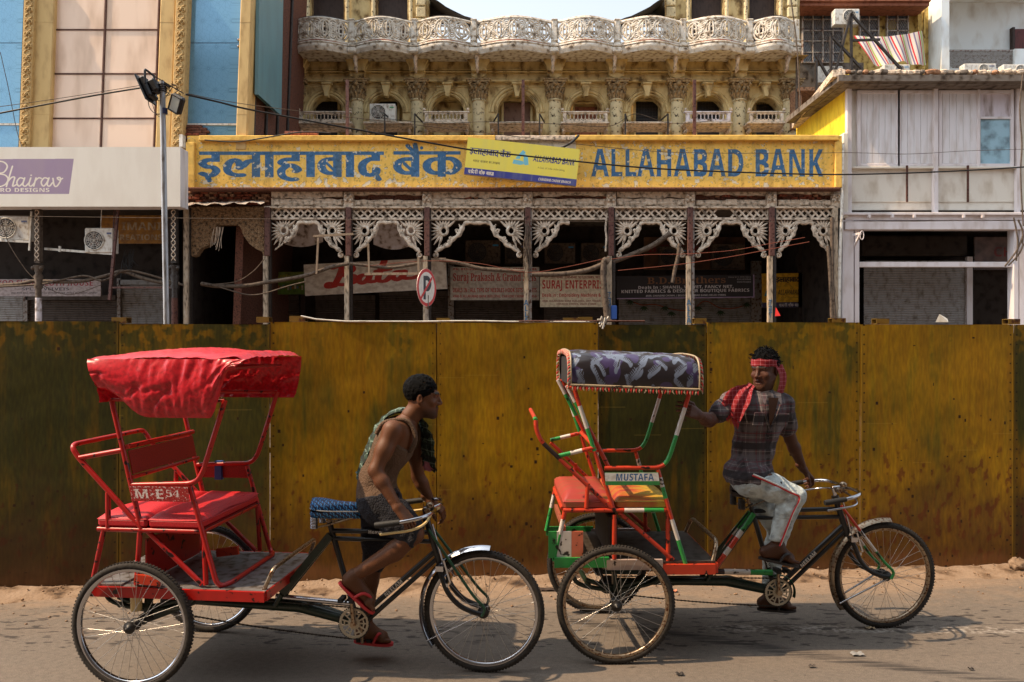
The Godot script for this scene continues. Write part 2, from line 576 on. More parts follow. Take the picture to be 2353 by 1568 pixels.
# other Devanagari letters as pen strokes in a box 10 high (0 = headline)
const LETTERS := {
	"bha": [[7, 0, 7, 10], [1, 0, 1, 3, 2, 4], [2, 3, 3, 6, 1, 7, 2, 5, 7, 6]], "aa": [[2, 0, 2, 10]], "ra": [[3, 0, 4, 2, 3, 4, 1, 4, 5, 10]],
	"ta": [[6, 0, 6, 10], [6, 4, 3, 4, 1, 7, 3, 9]], "sa": [[7, 0, 7, 10], [3, 0, 4, 2, 3, 4, 1, 4, 4, 9], [3, 5, 7, 5]],
	"ka": [[4, 0, 4, 10], [4, 3, 2, 3, 1, 5, 2, 7, 4, 7], [4, 4, 6, 3, 8, 5, 7, 7]], "u": [[5, 0, 5, 2, 2, 3, 5, 5, 5, 8, 2, 9, 1, 7]],
	"pa": [[6, 0, 6, 10], [2, 0, 2, 5, 4, 7, 6, 6]], "kra": [[4, 0, 4, 10], [4, 3, 2, 3, 1, 5, 2, 7, 4, 7], [4, 4, 6, 3, 8, 5, 7, 7], [4, 8, 1, 10]],
	"ma": [[7, 0, 7, 10], [2, 0, 2, 7, 1, 8, 2, 6, 7, 7]], "cha": [[6, 0, 6, 10], [1, 3, 4, 3, 2, 4, 3, 8, 6, 7]],
	"chandra": [[0, -4, 1, -2, 3, -4], [1.5, -5, 1.5, -4.6]], "da": [[4, 0, 4, 3, 1, 4, 2, 8, 5, 8, 4, 6, 3, 7, 6, 10]], "na": [[6, 0, 6, 10], [1, 6, 3, 5, 6, 6]],
	"ii": [[2, 0, 2, 10], [2, 0, 2, -3, -2, -3, -4, 0]], "au": [[2, 0, 2, 10], [2, 0, -1, -4], [2, 0, 0, -5]], "sha": [[7, 0, 7, 10], [1, 2, 4, 2, 3, 5, 1, 5, 4, 9], [4, 6, 7, 7]],
	"kha": [[1, 0, 3, 3, 1, 4, 3, 9, 6, 9, 8, 7], [8, 0, 8, 10], [8, 5, 6, 5, 6, 7, 8, 7]]}
func hindi(p: Painter, words: Array, x0: float, y0: float, x1: float, y1: float, rx: float, ry: float, col: Color) -> void:
	var adv := {"aa": 3.4, "ii": 3.4, "au": 3.4, "chandra": 0.0, "ra": 5.5, "u": 6.5, "da": 6.5}
	var total := 0.0
	for w in words:
		for l in w: total += adv.get(l, 8.6)
		total += 4.0
	var k := (x1 - x0) / (total - 4.0)
	var h := (y1 - y0) / 10.0
	var x := x0
	for w in words:
		var s := x
		for l in w:
			for st in LETTERS[l]:
				var q := []
				for i in range(0, st.size(), 2): q.append(Vector2(x + st[i] * k, y0 + st[i + 1] * h))
				p.pen(q if q.size() < 3 else cr2(q, 4), rx, ry, col)
			x += adv.get(l, 8.6) * k
		p.rect(s, y0 - ry * 0.9, x, y0 + ry * 0.9, col)
		x += 4.0 * k

func more_materials() -> void:
	mk("window_dark", c8(34, 28, 26), 0.5, "blotch", Vector3.ONE)
	mk("board_brown", c8(120, 92, 78), 0.8, "streak", Vector3(0.6, 0.3, 0.6))
	mk("board_red", c8(150, 92, 66), 0.8, "streak", Vector3(0.6, 0.3, 0.6))
	mk("cream_capital", c8(176, 158, 122), 0.9, "stone", Vector3.ONE * 0.8)
	mk("lilac_white", c8(218, 214, 222), 0.8, "grime", Vector3.ONE * 0.5)

# ---------------------------------------------------------------- the scene
func _ready() -> void:
	var cam := Camera3D.new()
	cam.name = "camera"
	cam.fov = rad_to_deg(2.0 * atan(784.0 / F))
	cam.near = 0.05
	cam.far = 400.0
	add_child(cam)
	cam.position = Vector3(0, EYE, 0)
	var el := deg_to_rad(52.0)
	var az := deg_to_rad(9.0)
	var to_sun := Vector3(-cos(el) * cos(az), sin(el), cos(el) * sin(az))
	var sky := PanoramaSkyMaterial.new()
	sky.panorama = hazy_sky(to_sun)
	var env := Environment.new()
	env.background_mode = Environment.BG_SKY
	env.sky = Sky.new()
	env.sky.sky_material = sky
	env.tonemap_mode = Environment.TONE_MAPPER_LINEAR
	env.tonemap_exposure = 1.9
	env.sdfgi_enabled = true
	env.ssao_enabled = true
	env.ssil_enabled = true
	var we := WorldEnvironment.new()
	we.name = "world_environment"
	we.environment = env
	add_child(we)
	var sun := DirectionalLight3D.new()
	sun.name = "sun"
	sun.light_color = c8(255, 222, 182)
	sun.light_energy = 1.1
	sun.light_angular_distance = 0.5
	sun.shadow_enabled = true
	add_child(sun)
	sun.look_at_from_position(Vector3.ZERO, -to_sun)

	base_textures()
	materials()
	more_materials()
	further_materials()
	ground()
	across_the_street()
	hoarding()
	bank_ground_floor()
	bank_upper_floor()
	left_building()
	left_shops()
	right_house()
	rear_buildings()
	shop_fronts()
	air_units()
	cables()
	street_furniture()
	rickshaws()
	riders()
	litter()

# ---------------------------------------------------------------- ground
func on_road(x: float, y: float) -> Vector3:   # the point of the road seen there
	var d := F * EYE / (y - 784.0)
	return Vector3((x - 1176.5) * d / F, 0, -d)

func ground() -> void:
	var m := MB.new()
	m.quad(Vector3(-80, -0.012, 40), Vector3(80, -0.012, 40), Vector3(80, -0.012, -90), Vector3(-80, -0.012, -90))
	mk("dust", c8(112, 99, 88), 0.95, "grime", Vector3.ONE * 0.2, "fine", 0.3)
	single("ground", m, K.dust, "", "", "", "structure")
	# the road: a picture of asphalt, dust, drips, a skid mark and a worn line, over grain
	var W := 1792
	var H := 720
	var x0 := -9.0
	var x1 := 9.0
	var d0 := 1.6
	var d1 := 6.7
	var im := Image.create(W, H, false, Image.FORMAT_RGB8)
	var a := noise(21, 0.006, 5)
	var b := noise(22, 0.03, 4)
	var e := noise(23, 0.2, 2)
	var drip := noise(24, 0.05, 3)
	var asphalt := Color(0.425, 0.39, 0.355)
	var sand := Color(0.575, 0.49, 0.41)
	var dark := Color(0.33, 0.30, 0.28)
	var line := Color(0.68, 0.66, 0.63)
	for j in H:
		var d := d1 + (d0 - d1) * (j + 0.5) / H
		for i in W:
			var x := x0 + (x1 - x0) * (i + 0.5) / W
			var na := a.get_noise_2d(i * 0.6, j * 2.2)
			var nb := b.get_noise_2d(i, j * 1.4)
			var ne := e.get_noise_2d(i, j)
			var edge := 5.78 + 0.05 * x + na * 0.35
			var t := smoothstep(-0.35, 0.3, d - edge + nb * 0.25)
			var col := asphalt.lerp(sand, clampf(t * 0.9 + 0.18 * na + 0.04, 0.0, 1.0))
			col = col.lerp(dark, clampf(nb * 0.18 + na * 0.2, 0.0, 0.16))
			var worn := smoothstep(0.09, 0.03, absf(d - 5.14 + (x - 2.4) * 0.02 - 0.02)) * smoothstep(1.0, 1.6, x)
			if worn > 0.0: col = col.lerp(line, worn * clampf(0.15 + ne * 1.6 + nb, 0.0, 0.55))
			var sk := d - (5.05 - (x - 1.07) * 0.40) + na * 0.05
			if absf(sk) < 0.09 and x > 0.4:
				col = col.lerp(dark * 0.55, smoothstep(0.09, 0.02, absf(sk)) * clampf(0.5 + b.get_noise_2d(i * 0.4, j * 9.0) * 1.6, 0.0, 0.85))
			var wet := smoothstep(0.38, 0.42, drip.get_noise_2d(i * 0.9, j * 2.4) + 0.06 - 0.34 * smoothstep(0.20, 0.55, absf(d - 5.22)))
			col = col.lerp(Color(0.20, 0.175, 0.16), wet * 0.85)
			col *= 1.0 + ne * 0.09
			col.a = 1.0
			im.set_pixel(i, j, col)
	var grain := noise(25, 0.35, 3).get_image(W / 2, H / 2, false, false, false)
	var rm := imgmat("road_surface", im, 0.92, grain, 0.5)
	rm.texture_repeat = true
	rm.detail_enabled = true
	rm.detail_albedo = T.grain
	rm.detail_blend_mode = BaseMaterial3D.BLEND_MODE_MUL
	rm.detail_uv_layer = BaseMaterial3D.DETAIL_UV_2
	rm.uv2_triplanar = true
	rm.uv2_world_triplanar = true
	rm.uv2_scale = Vector3.ONE * 2.6
	m = MB.new()
	m.quad(Vector3(x0, 0, -d0), Vector3(x1, 0, -d0), Vector3(x1, 0, -d1), Vector3(x0, 0, -d1))
	single("road", m, rm, "", "", "", "structure")
	# the dusty verge heaped against the hoarding
	var vn := noise(31, 1.3, 4)
	mk("sand", c8(142, 122, 103), 0.97, "grime", Vector3.ONE * 0.5, "fine", 0.5)
	m = MB.new()
	m.grid(260, 14, func(u: float, w: float) -> Vector3:
		var x := -6.2 + 13.4 * u
		var top := 0.014 + 0.022 * (vn.get_noise_2d(x * 0.6, 3.0) + 0.3)
		var wide := 0.42 + 0.25 * vn.get_noise_2d(x * 0.5, 9.0)
		var hh := top * pow(1.0 - w, 1.5) + 0.009 * vn.get_noise_2d(x * 7.0, w * 6.0) * (1.0 - w) * 2.0
		return Vector3(x, maxf(hh, 0.0) + 0.005 - 0.012 * w, hz(x) + 0.005 + w * wide))
	single("sand_verge", m, K.sand, "", "", "", "structure")
	m = MB.new()   # pavement behind the hoarding, under the arcade
	m.box(Vector3(0, 0.075, -24.0), Vector3(60, 0.15, 8.0))
	mk("paving", c8(96, 86, 78), 0.95, "grime", Vector3.ONE * 0.3)
	single("pavement", m, K.paving, "", "", "", "structure")

func hz(x: float) -> float:   # z of the hoarding's face at that x
	return -(6.269 + 0.0755 * x)

func hx(p: float) -> float:   # x on the hoarding seen at that picture column
	var k := (p - 1176.5) / F
	return k * 6.269 / (1.0 - 0.0755 * k)

# ---------------------------------------------------------------- the sheet-metal hoarding
func hoarding() -> void:
	var edges := [-560, -110, 272, 619, 1003, 1375, 1625, 1978, 2330, 2700, 3060]
	var green := [0.8, 0.92, 0.84, 0.30, 0.05, 0.95, 0.36, 0.10, 0.66, 0.4]
	var gloom := [0.8, 0.76, 0.86, 0.96, 1.0, 0.7, 0.9, 1.0, 0.85, 0.9]
	var xa := hx(edges[0])
	var xb := hx(edges[edges.size() - 1])
	var W := 1900
	var H := 330
	var im := Image.create(W, H, false, Image.FORMAT_RGB8)
	var gl := Image.create(W, H, false, Image.FORMAT_RGB8)
	var s1 := noise(41, 0.05, 4)
	var s2 := noise(42, 0.02, 5)
	var s3 := noise(43, 0.09, 3)
	var sp := noise(44, 0.06, 4)
	var k := 0
	for i in W:
		var x := xa + (xb - xa) * (i + 0.5) / W
		while k < green.size() - 1 and x > hx(edges[k + 1]): k += 1
		var w := hx(edges[k + 1]) - hx(edges[k])
		var u := (x - hx(edges[k])) / w
		for j in H:
			var y := float(j) / H
			var st := s1.get_noise_2d(i * 1.7 + k * 91.0, j * 0.10)
			var bl := s2.get_noise_2d(i * 0.6 + k * 57.0, j * 0.28)
			var fi := s3.get_noise_2d(i * 3.0, j * 0.5)
			var brush := s1.get_noise_2d(i * 1.1 + k * 33.0, j * 0.9 + 500.0)
			# amber brushed over olive green, heaviest along the top edge
			var g: float = green[k] + st * 0.42 + bl * 0.62 - 0.14 * smoothstep(0.35, 0.7, y)
			g -= 0.55 * smoothstep(0.16 + brush * 0.16, 0.02, y) * smoothstep(-0.1, 0.25, brush)
			g = smoothstep(0.12, 0.98, g)
			var amber := Color(0.63 + 0.04 * fi, 0.465 + 0.03 * fi + 0.03 * st, 0.045)
			var olive := Color(0.27 + 0.05 * fi, 0.275 + 0.04 * fi, 0.09)
			var col := amber.lerp(olive, g)
			col = col.lerp(Color(0.43, 0.37, 0.09), clampf(0.3 + bl * 0.7, 0.0, 0.6) * 0.5)
			# mud splashed up from the road
			var spl := sp.get_noise_2d(i * 1.1 + 40.0 * y, j * 0.6)
			var low := smoothstep(0.46, 1.0, y + spl * 0.12 + bl * 0.14)
			col = col.lerp(Color(0.34, 0.22, 0.095), low * 0.85)
			var red := smoothstep(0.36, 0.50, spl + 0.16 * smoothstep(0.5, 0.85, y) - 0.10 + 0.14 * smoothstep(1.5, 3.6, x))
			col = col.lerp(Color(0.38, 0.18, 0.06), red * smoothstep(0.42, 0.6, y) * 0.6)
			var pn := s2.get_noise_2d(i * 0.5 + 900.0, j * 0.8)
			col = col.lerp(Color(0.50, 0.34, 0.21), smoothstep(0.90, 0.985, y + pn * 0.04) * 0.75)
			var seam := minf(u, 1.0 - u) * w
			col = col.lerp(Color(0.5, 0.36, 0.06), smoothstep(0.07, 0.0, seam) * 0.35)
			if seam < 0.016 and seam > 0.004: col = col.lerp(Color(0.62, 0.50, 0.16), 0.5)
			if seam < 0.036 and seam > 0.024 and j % 13 < 2: col = col.lerp(Color(0.14, 0.09, 0.05), 0.75)
			col *= gloom[k] * (1.0 + 0.10 * fi + 0.08 * st)
			col.a = 1.0
			im.set_pixel(i, j, col)
	# scratches and small chips
	var rg := RandomNumberGenerator.new()
	rg.seed = 45
	for s in 26:
		var px := rg.randi_range(0, W - 60)
		var py := rg.randi_range(60, H - 60)
		for q in rg.randi_range(14, 50):
			var c0 := im.get_pixel(px + q, py)
			im.set_pixel(px + q, py, c0.lerp(Color(0.72, 0.6, 0.3), 0.35))
	for s in 420:
		var px := rg.randi_range(0, W - 5)
		var py := int(H * sqrt(rg.randf()))
		im.fill_rect(Rect2i(px, mini(py, H - 4), rg.randi_range(1, 3), rg.randi_range(1, 4)), Color(0.20, 0.12, 0.06))
	var mt := imgmat("painted_sheet", im, 0.55, noise(46, 0.012, 4).get_image(512, 128, false, false, false), 2.0)
	mt.metallic_specular = 0.35
	var o := thing("sheet_metal_hoarding", "long hoarding of yellow and olive painted metal sheets behind the rickshaws", "fence")
	var sink := [0.0, 0.006, 0.0, 0.008, 0.002, 0.014, 0.006, 0.0, 0.008, 0.0]
	for q in edges.size() - 1:
		var a := hx(edges[q]) + 0.004
		var b := hx(edges[q + 1]) - 0.004
		var h := 2.075 + 0.012 * sin(q * 2.3)
		var ph := q * 1.7
		var m := MB.new()
		var u0 := (a - xa) / (xb - xa)
		var u1 := (b - xa) / (xb - xa)
		var zz: float = sink[q]
		m.grid(16, 10, func(u: float, v: float) -> Vector3:
			var x := a + (b - a) * u
			var dent := 0.010 * sin(u * PI) * sin(v * PI) * sin(ph) + 0.003 * sin(u * 9.0 + ph) * sin(v * 7.0)
			return Vector3(x, h * v, hz(x) - zz + dent))
		for i in m.t.size(): m.t[i] = Vector2(lerpf(u0, u1, m.t[i].x), 1.0 - m.t[i].y)
		var n0 := m.v.size()
		# folded edges give the sheet its thickness
		for e in [a, b]:
			var s := 0.02
			m.quad(Vector3(e, 0, hz(e) - zz), Vector3(e, 0, hz(e) - zz - s), Vector3(e, h, hz(e) - zz - s), Vector3(e, h, hz(e) - zz))
		m.quad(Vector3(a, h, hz(a) - zz), Vector3(b, h, hz(b) - zz), Vector3(b, h, hz(b) - zz - 0.02), Vector3(a, h, hz(a) - zz - 0.02))
		for i in range(n0, m.t.size()): m.t[i] = Vector2(u0 + 0.01, 0.02)
		part("sheet", m, mt, o, ["", "", "dark olive painted sheet", "", "amber sheet", "amber sheet", "dark green sheet", "", "bright yellow sheet", ""][q])
	# frame behind, and the box section stubs that poke above the top edge
	mk("olive_tube", c8(118, 92, 22), 0.6, "rust", Vector3.ONE)
	for p in [272, 640, 1003, 1313, 1625, 1960, 2330]:
		var x := hx(p)
		part("frame_post", MB.new().box(Vector3(x, 1.0, hz(x) - 0.06), Vector3(0.05, 2.0, 0.05)), K.olive_tube, o)
	for y in [0.3, 1.05, 1.85]:
		part("frame_rail", MB.new().bar(Vector3(xa, y, hz(xa) - 0.10), Vector3(xb, y, hz(xb) - 0.10), 0.04, 0.04), K.olive_tube, o)
	for p in [[268, 0.115], [600, 0.10], [680, 0.125], [1017, 0.11], [1313, 0.12], [1347, 0.11], [1612, 0.10], [1932, 0.115], [2033, 0.11], [2337, 0.10]]:
		var x := hx(p[0])
		var y: float = 2.10 + 0.008 * sin(p[0])
		var w: float = p[1]
		var m := MB.new()
		var z := hz(x) - 0.075
		m.box(Vector3(x, y + 0.021, z), Vector3(w, 0.004, 0.09)); m.box(Vector3(x, y - 0.021, z), Vector3(w, 0.004, 0.09))
		m.box(Vector3(x, y, z + 0.043), Vector3(w, 0.038, 0.004)); m.box(Vector3(x, y, z - 0.043), Vector3(w, 0.038, 0.004))
		part("box_tube_stub", m, K.olive_tube, o)
	# things lying on the top edge
	var cw := []
	for s in 21:
		var x := lerpf(hx(690), hx(1372), s / 20.0)
		cw.append(Vector3(x, 2.087 + 0.022 * maxf(0.0, cos(s * 0.55)) * exp(-s * 0.12) + (0.02 if s == 0 else 0.0), hz(x) - 0.01 - 0.006 * sin(s * 1.3)))
	single("loose_cable", MB.new().tube(cw, 0.007, 6), K.ac_white, "white cable lying along the top edge of the hoarding", "cable")
	var bar := []
	for s in 61:
		var x := lerpf(hx(1192), hx(1482), s / 60.0)
		bar.append(Vector3(x, 2.092 + 0.002 * s / 60.0, hz(x) - 0.012))
	var rr := []
	for s in 61: rr.append(0.009 if s % 2 == 0 else 0.0065)
	single("steel_rod", MB.new().tube(bar, rr, 6), K.rust_bar, "rusty ribbed steel rod on top of the hoarding", "steel rod")
	var kn := MB.new()
	rg.seed = 46
	for s in 9:
		var x := hx(1385)
		var p0 := Vector3(x, 2.095, hz(x) + 0.008)
		kn.tube([p0, p0 + Vector3(rg.randf_range(-0.03, 0.03), rg.randf_range(-0.05, 0.03), rg.randf_range(0.0, 0.02)), p0 + Vector3(rg.randf_range(-0.05, 0.05), rg.randf_range(-0.09, 0.04), 0.012)], 0.008, 5)
	single("rag_knot", kn, K.ac_white, "knotted white rag tied round the steel rod", "rag")
	var tp := MB.new()
	var tx := hx(3710 * 0.57446 + 35)
	tp.tri(Vector3(tx - 0.06, 2.09, hz(tx)), Vector3(tx + 0.05, 2.09, hz(tx)), Vector3(tx - 0.02, 2.16, hz(tx) - 0.01))
	tp.tri(Vector3(tx - 0.02, 2.16, hz(tx) - 0.01), Vector3(tx + 0.05, 2.09, hz(tx)), Vector3(tx + 0.06, 2.12, hz(tx) - 0.03))
	single("paper_scrap", tp, K.ac_white, "white scrap of paper stuck on top of the hoarding", "scrap")

func litter() -> void:
	var rg := RandomNumberGenerator.new()
	rg.seed = 51
	var mm := MultiMesh.new()
	mm.transform_format = MultiMesh.TRANSFORM_3D
	var pb := MB.new()
	pb.ball(Vector3.ZERO, Vector3(1, 0.7, 0.85), 6)
	mm.mesh = pb.mesh()
	mm.instance_count = 1500
	for i in 1500:
		var x := rg.randf_range(-5.0, 5.4)
		var w := pow(rg.randf(), 1.8) * 0.8
		var s := 0.0025 + 0.011 * pow(rg.randf(), 5.0)
		mm.set_instance_transform(i, Transform3D(Basis.from_euler(Vector3(rg.randf() * 6.0, rg.randf() * 6.0, 0)).scaled(Vector3.ONE * s), Vector3(x, 0.035 * maxf(0.0, 1.0 - w * 2.6) + s * 0.3, hz(x) + 0.03 + w)))
	mk("pebble", c8(150, 124, 100), 0.95, "grime", Vector3.ONE * 3.0)
	var g := MultiMeshInstance3D.new()
	g.name = "gravel"
	g.multimesh = mm
	g.material_override = K.pebble
	add_child(g)
	tag(g, "loose gravel and grit scattered along the sandy verge", "gravel", "", "stuff")
	# a lump of rubble by the hoarding on the right
	var rub := MB.new()
	var rn := noise(52, 9.0, 3)
	var c := on_road(2318, 1302)
	rub.grid(16, 10, func(u: float, v: float) -> Vector3:
		var d := Vector3(cos(u * TAU) * sin(v * PI), cos(v * PI), sin(u * TAU) * sin(v * PI))
		return c + Vector3(0, 0.05, 0.12) + d * Vector3(0.075, 0.055, 0.06) * (1.0 + 0.5 * rn.get_noise_3dv(d)), true)
	single("rubble_lump", rub, K.sand, "pale lump of rubble at the foot of the hoarding on the right", "rubble")
	for q in [[1970, 1507, "flattened clear plastic cup lying on the road", 0.036, c8(128, 128, 128)], [1258, 1357, "dark scrap of cloth on the verge between the two rickshaws", 0.06, c8(60, 48, 42)], [1545, 1424 - 63, "small crumpled red and white wrapper behind the second rickshaw's wheel", 0.035, c8(200, 120, 90)], [1562, 1553, "dark crumpled leaf on the road at the bottom edge below the striped rickshaw", 0.022, c8(40, 34, 30)], [1866, 1535, "small dark chip of wood on the road under the front wheel of the striped rickshaw", 0.018, c8(58, 50, 44)], [2232, 1541, "small dark leaf on the road in the bottom right corner", 0.016, c8(44, 38, 34)], [2000, 1447, "thin pale stick lying on the road near the right edge", 0.03, c8(170, 150, 120)]]:
		var p := on_road(q[0], q[1])
		var m := MB.new()
		var ph: float = q[0]
		var r: float = q[3]
		m.grid(8, 6, func(u: float, v: float) -> Vector3:
			return p + Vector3((u - 0.5) * 2.0 * r, 0.008 + 0.012 * absf(sin(u * 5.0 + ph) * cos(v * 4.0 + ph)), (v - 0.5) * r * 1.2))
		single({1970: "plastic_cup", 1258: "cloth_scrap", 1545: "wrapper", 2000: "stick", 1562: "dead_leaf", 1866: "wood_chip", 2232: "dead_leaf"}[q[0]], m, plainmat("litter%d" % q[0], q[4], 0.7), q[2], "litter")

func across_the_street() -> void:   # the row of houses behind the camera, which shades the street from half the sky
	mk("opposite_plaster", c8(126, 110, 94), 0.9, "grime", Vector3.ONE * 0.2)
	mk("opposite_shutter", c8(90, 84, 80), 0.7, "streak", Vector3.ONE * 0.3)
	for q in [[-21.0, 17.0, 21.0, "tall tan house facing the bank from across the street, on the left"], [-3.2, 18.0, 22.5, "tan house with three window rows straight across the street"], [15.4, 18.6, 21.0, "lower tan house facing the white house from across the street"]]:
		var w: float = q[1]
		var h: float = q[2]
		var o := thing("opposite_house", q[3], "house", Vector3(q[0], 0, 7.0), 0.0, "houses across the street")
		part("wall", MB.new().box(Vector3(0, h * 0.5, 3.0), Vector3(w, h, 6.0)), K.opposite_plaster, o)
		part("roof", MB.new().box(Vector3(0, h + 0.15, 2.9), Vector3(w + 0.3, 0.3, 6.6)), K.opposite_plaster, o)
		for r in 3:
			for k in 5:
				part("window" if r > 0 else "shop_shutter", MB.new().box(Vector3((k - 2) * w * 0.19, 1.6 if r == 0 else 2.2 + r * 6.0, -0.02), Vector3(1.3 if r > 0 else 2.6, 1.8 if r > 0 else 2.8, 0.1)), K.opposite_shutter, o)

func hazy_sky(to_sun: Vector3) -> ImageTexture:   # the CIE's luminance of a hazy sunlit sky, whitish round the sun and pale blue away from it
	var W := 512
	var H := 256
	var im := Image.create(W, H, false, Image.FORMAT_RGBF)
	for j in H:
		var th := PI * (j + 0.5) / H
		var cz := cos(th)
		for i in W:
			var ph := TAU * (i + 0.5) / W
			var d := Vector3(sin(th) * sin(ph), cz, -sin(th) * cos(ph))
			var g := acos(clampf(d.dot(to_sun), -1.0, 1.0))
			var l := (1.0 - exp(-0.6 / maxf(cz, 0.02))) * (1.0 + 9.0 * (exp(-3.0 * g) - exp(-1.5 * PI)) + 0.45 * pow(cos(g), 2.0))
			var c := Color(0.80, 0.90, 1.03).lerp(Color(1.0, 0.95, 0.87), exp(-2.2 * g)) * (l * SKY)
			if cz < 0.0: c = Color(0.20, 0.17, 0.14)
			im.set_pixel(i, j, c)
	return ImageTexture.create_from_image(im)
const SKY := 0.68

# ---------------------------------------------------------------- the bank
var bank: Node3D

func slab(m: MB, x0: float, y0: float, x1: float, y1: float, d: float, deep: float, bev := 0.0) -> MB:   # a box whose front shows between two measured corners
	var a := at(x0, y1, d)
	var b := at(x1, y0, d)
	var o := Vector3((a.x + b.x) * 0.5, (a.y + b.y) * 0.5, -d - deep * 0.5)
	var s := Vector3(absf(b.x - a.x), absf(b.y - a.y), deep)
	return m.cbox(o, s, bev) if bev > 0.0 else m.box(o, s)

func down(m: MB, x0: float, x1: float, y: float, d: float, deep: float) -> MB:   # the same, from a measured height to the ground
	var a := at(x0, y, d)
	var b := at(x1, y, d)
	return m.box(Vector3((a.x + b.x) * 0.5, a.y * 0.5, -d - deep * 0.5), Vector3(b.x - a.x, a.y, deep))

func fascia_picture() -> Array:
	var p := Painter.new(2048, 164, c8(240, 194, 90)).map(748, 543, 3369, 750)
	var blue := c8(58, 104, 146)
	bank_hindi(p, 791, 573, 1053, 154.3, blue)
	p.text("ALLAHABAD", 2366, 596, 2973, 706, blue, true, false, 0.0, 1.0)
	p.text("BANK", 3024, 596, 3294, 706, blue, true, false, 0.0, 1.0)
	p.rect(2010, 556, 2304, 610, c8(222, 212, 190))      # bare plaster behind the crooked board
	p.rect(2010, 543, 2304, 556, c8(186, 172, 158))
	var f := noise(61, 0.022, 5)
	var g := noise(62, 0.05, 4)
	var s := noise(63, 0.012, 4)
	var im := p.im
	var bp := Image.create(2048, 164, false, Image.FORMAT_RGB8)
	for y in 164:
		var v := y / 164.0
		for x in 2048:
			var n := f.get_noise_2d(x, y * 1.2)
			var q := g.get_noise_2d(x, y)
			var sx := x * 1.28 + 748
			var bias := 0.16 * smoothstep(0.72, 0.95, v) + 0.15 * smoothstep(2330.0, 2400.0, sx) * smoothstep(2840.0, 2640.0, sx) * smoothstep(0.66, 0.4, v) + 0.05 * smoothstep(1700.0, 1500.0, sx) * smoothstep(0.3, 0.8, v)
			var e := n * 0.55 + q * 0.5 + bias
			var c := im.get_pixel(x, y)
			var lift := 0.5
			if e > 0.34:
				c = c.lerp(c8(222, 212, 190) if q > -0.05 else c8(160, 176, 188), 0.9); lift = 0.25
			elif e > 0.30:
				c = c.darkened(0.35); lift = 0.85
			elif q > 0.30:
				c = c.lightened(0.14); lift = 0.7
			elif q < -0.36:
				c = c.darkened(0.16)
			var st := s.get_noise_2d(x * 2.0, y * 0.25)
			c = c.lerp(c8(120, 88, 44), clampf(st * 0.5 - 0.05, 0.0, 0.22) + 0.10 * smoothstep(0.10, 0.0, absf(v - 0.12)))
			im.set_pixel(x, y, c)
			bp.set_pixel(x, y, Color(lift, lift, lift))
	return [im, bp]

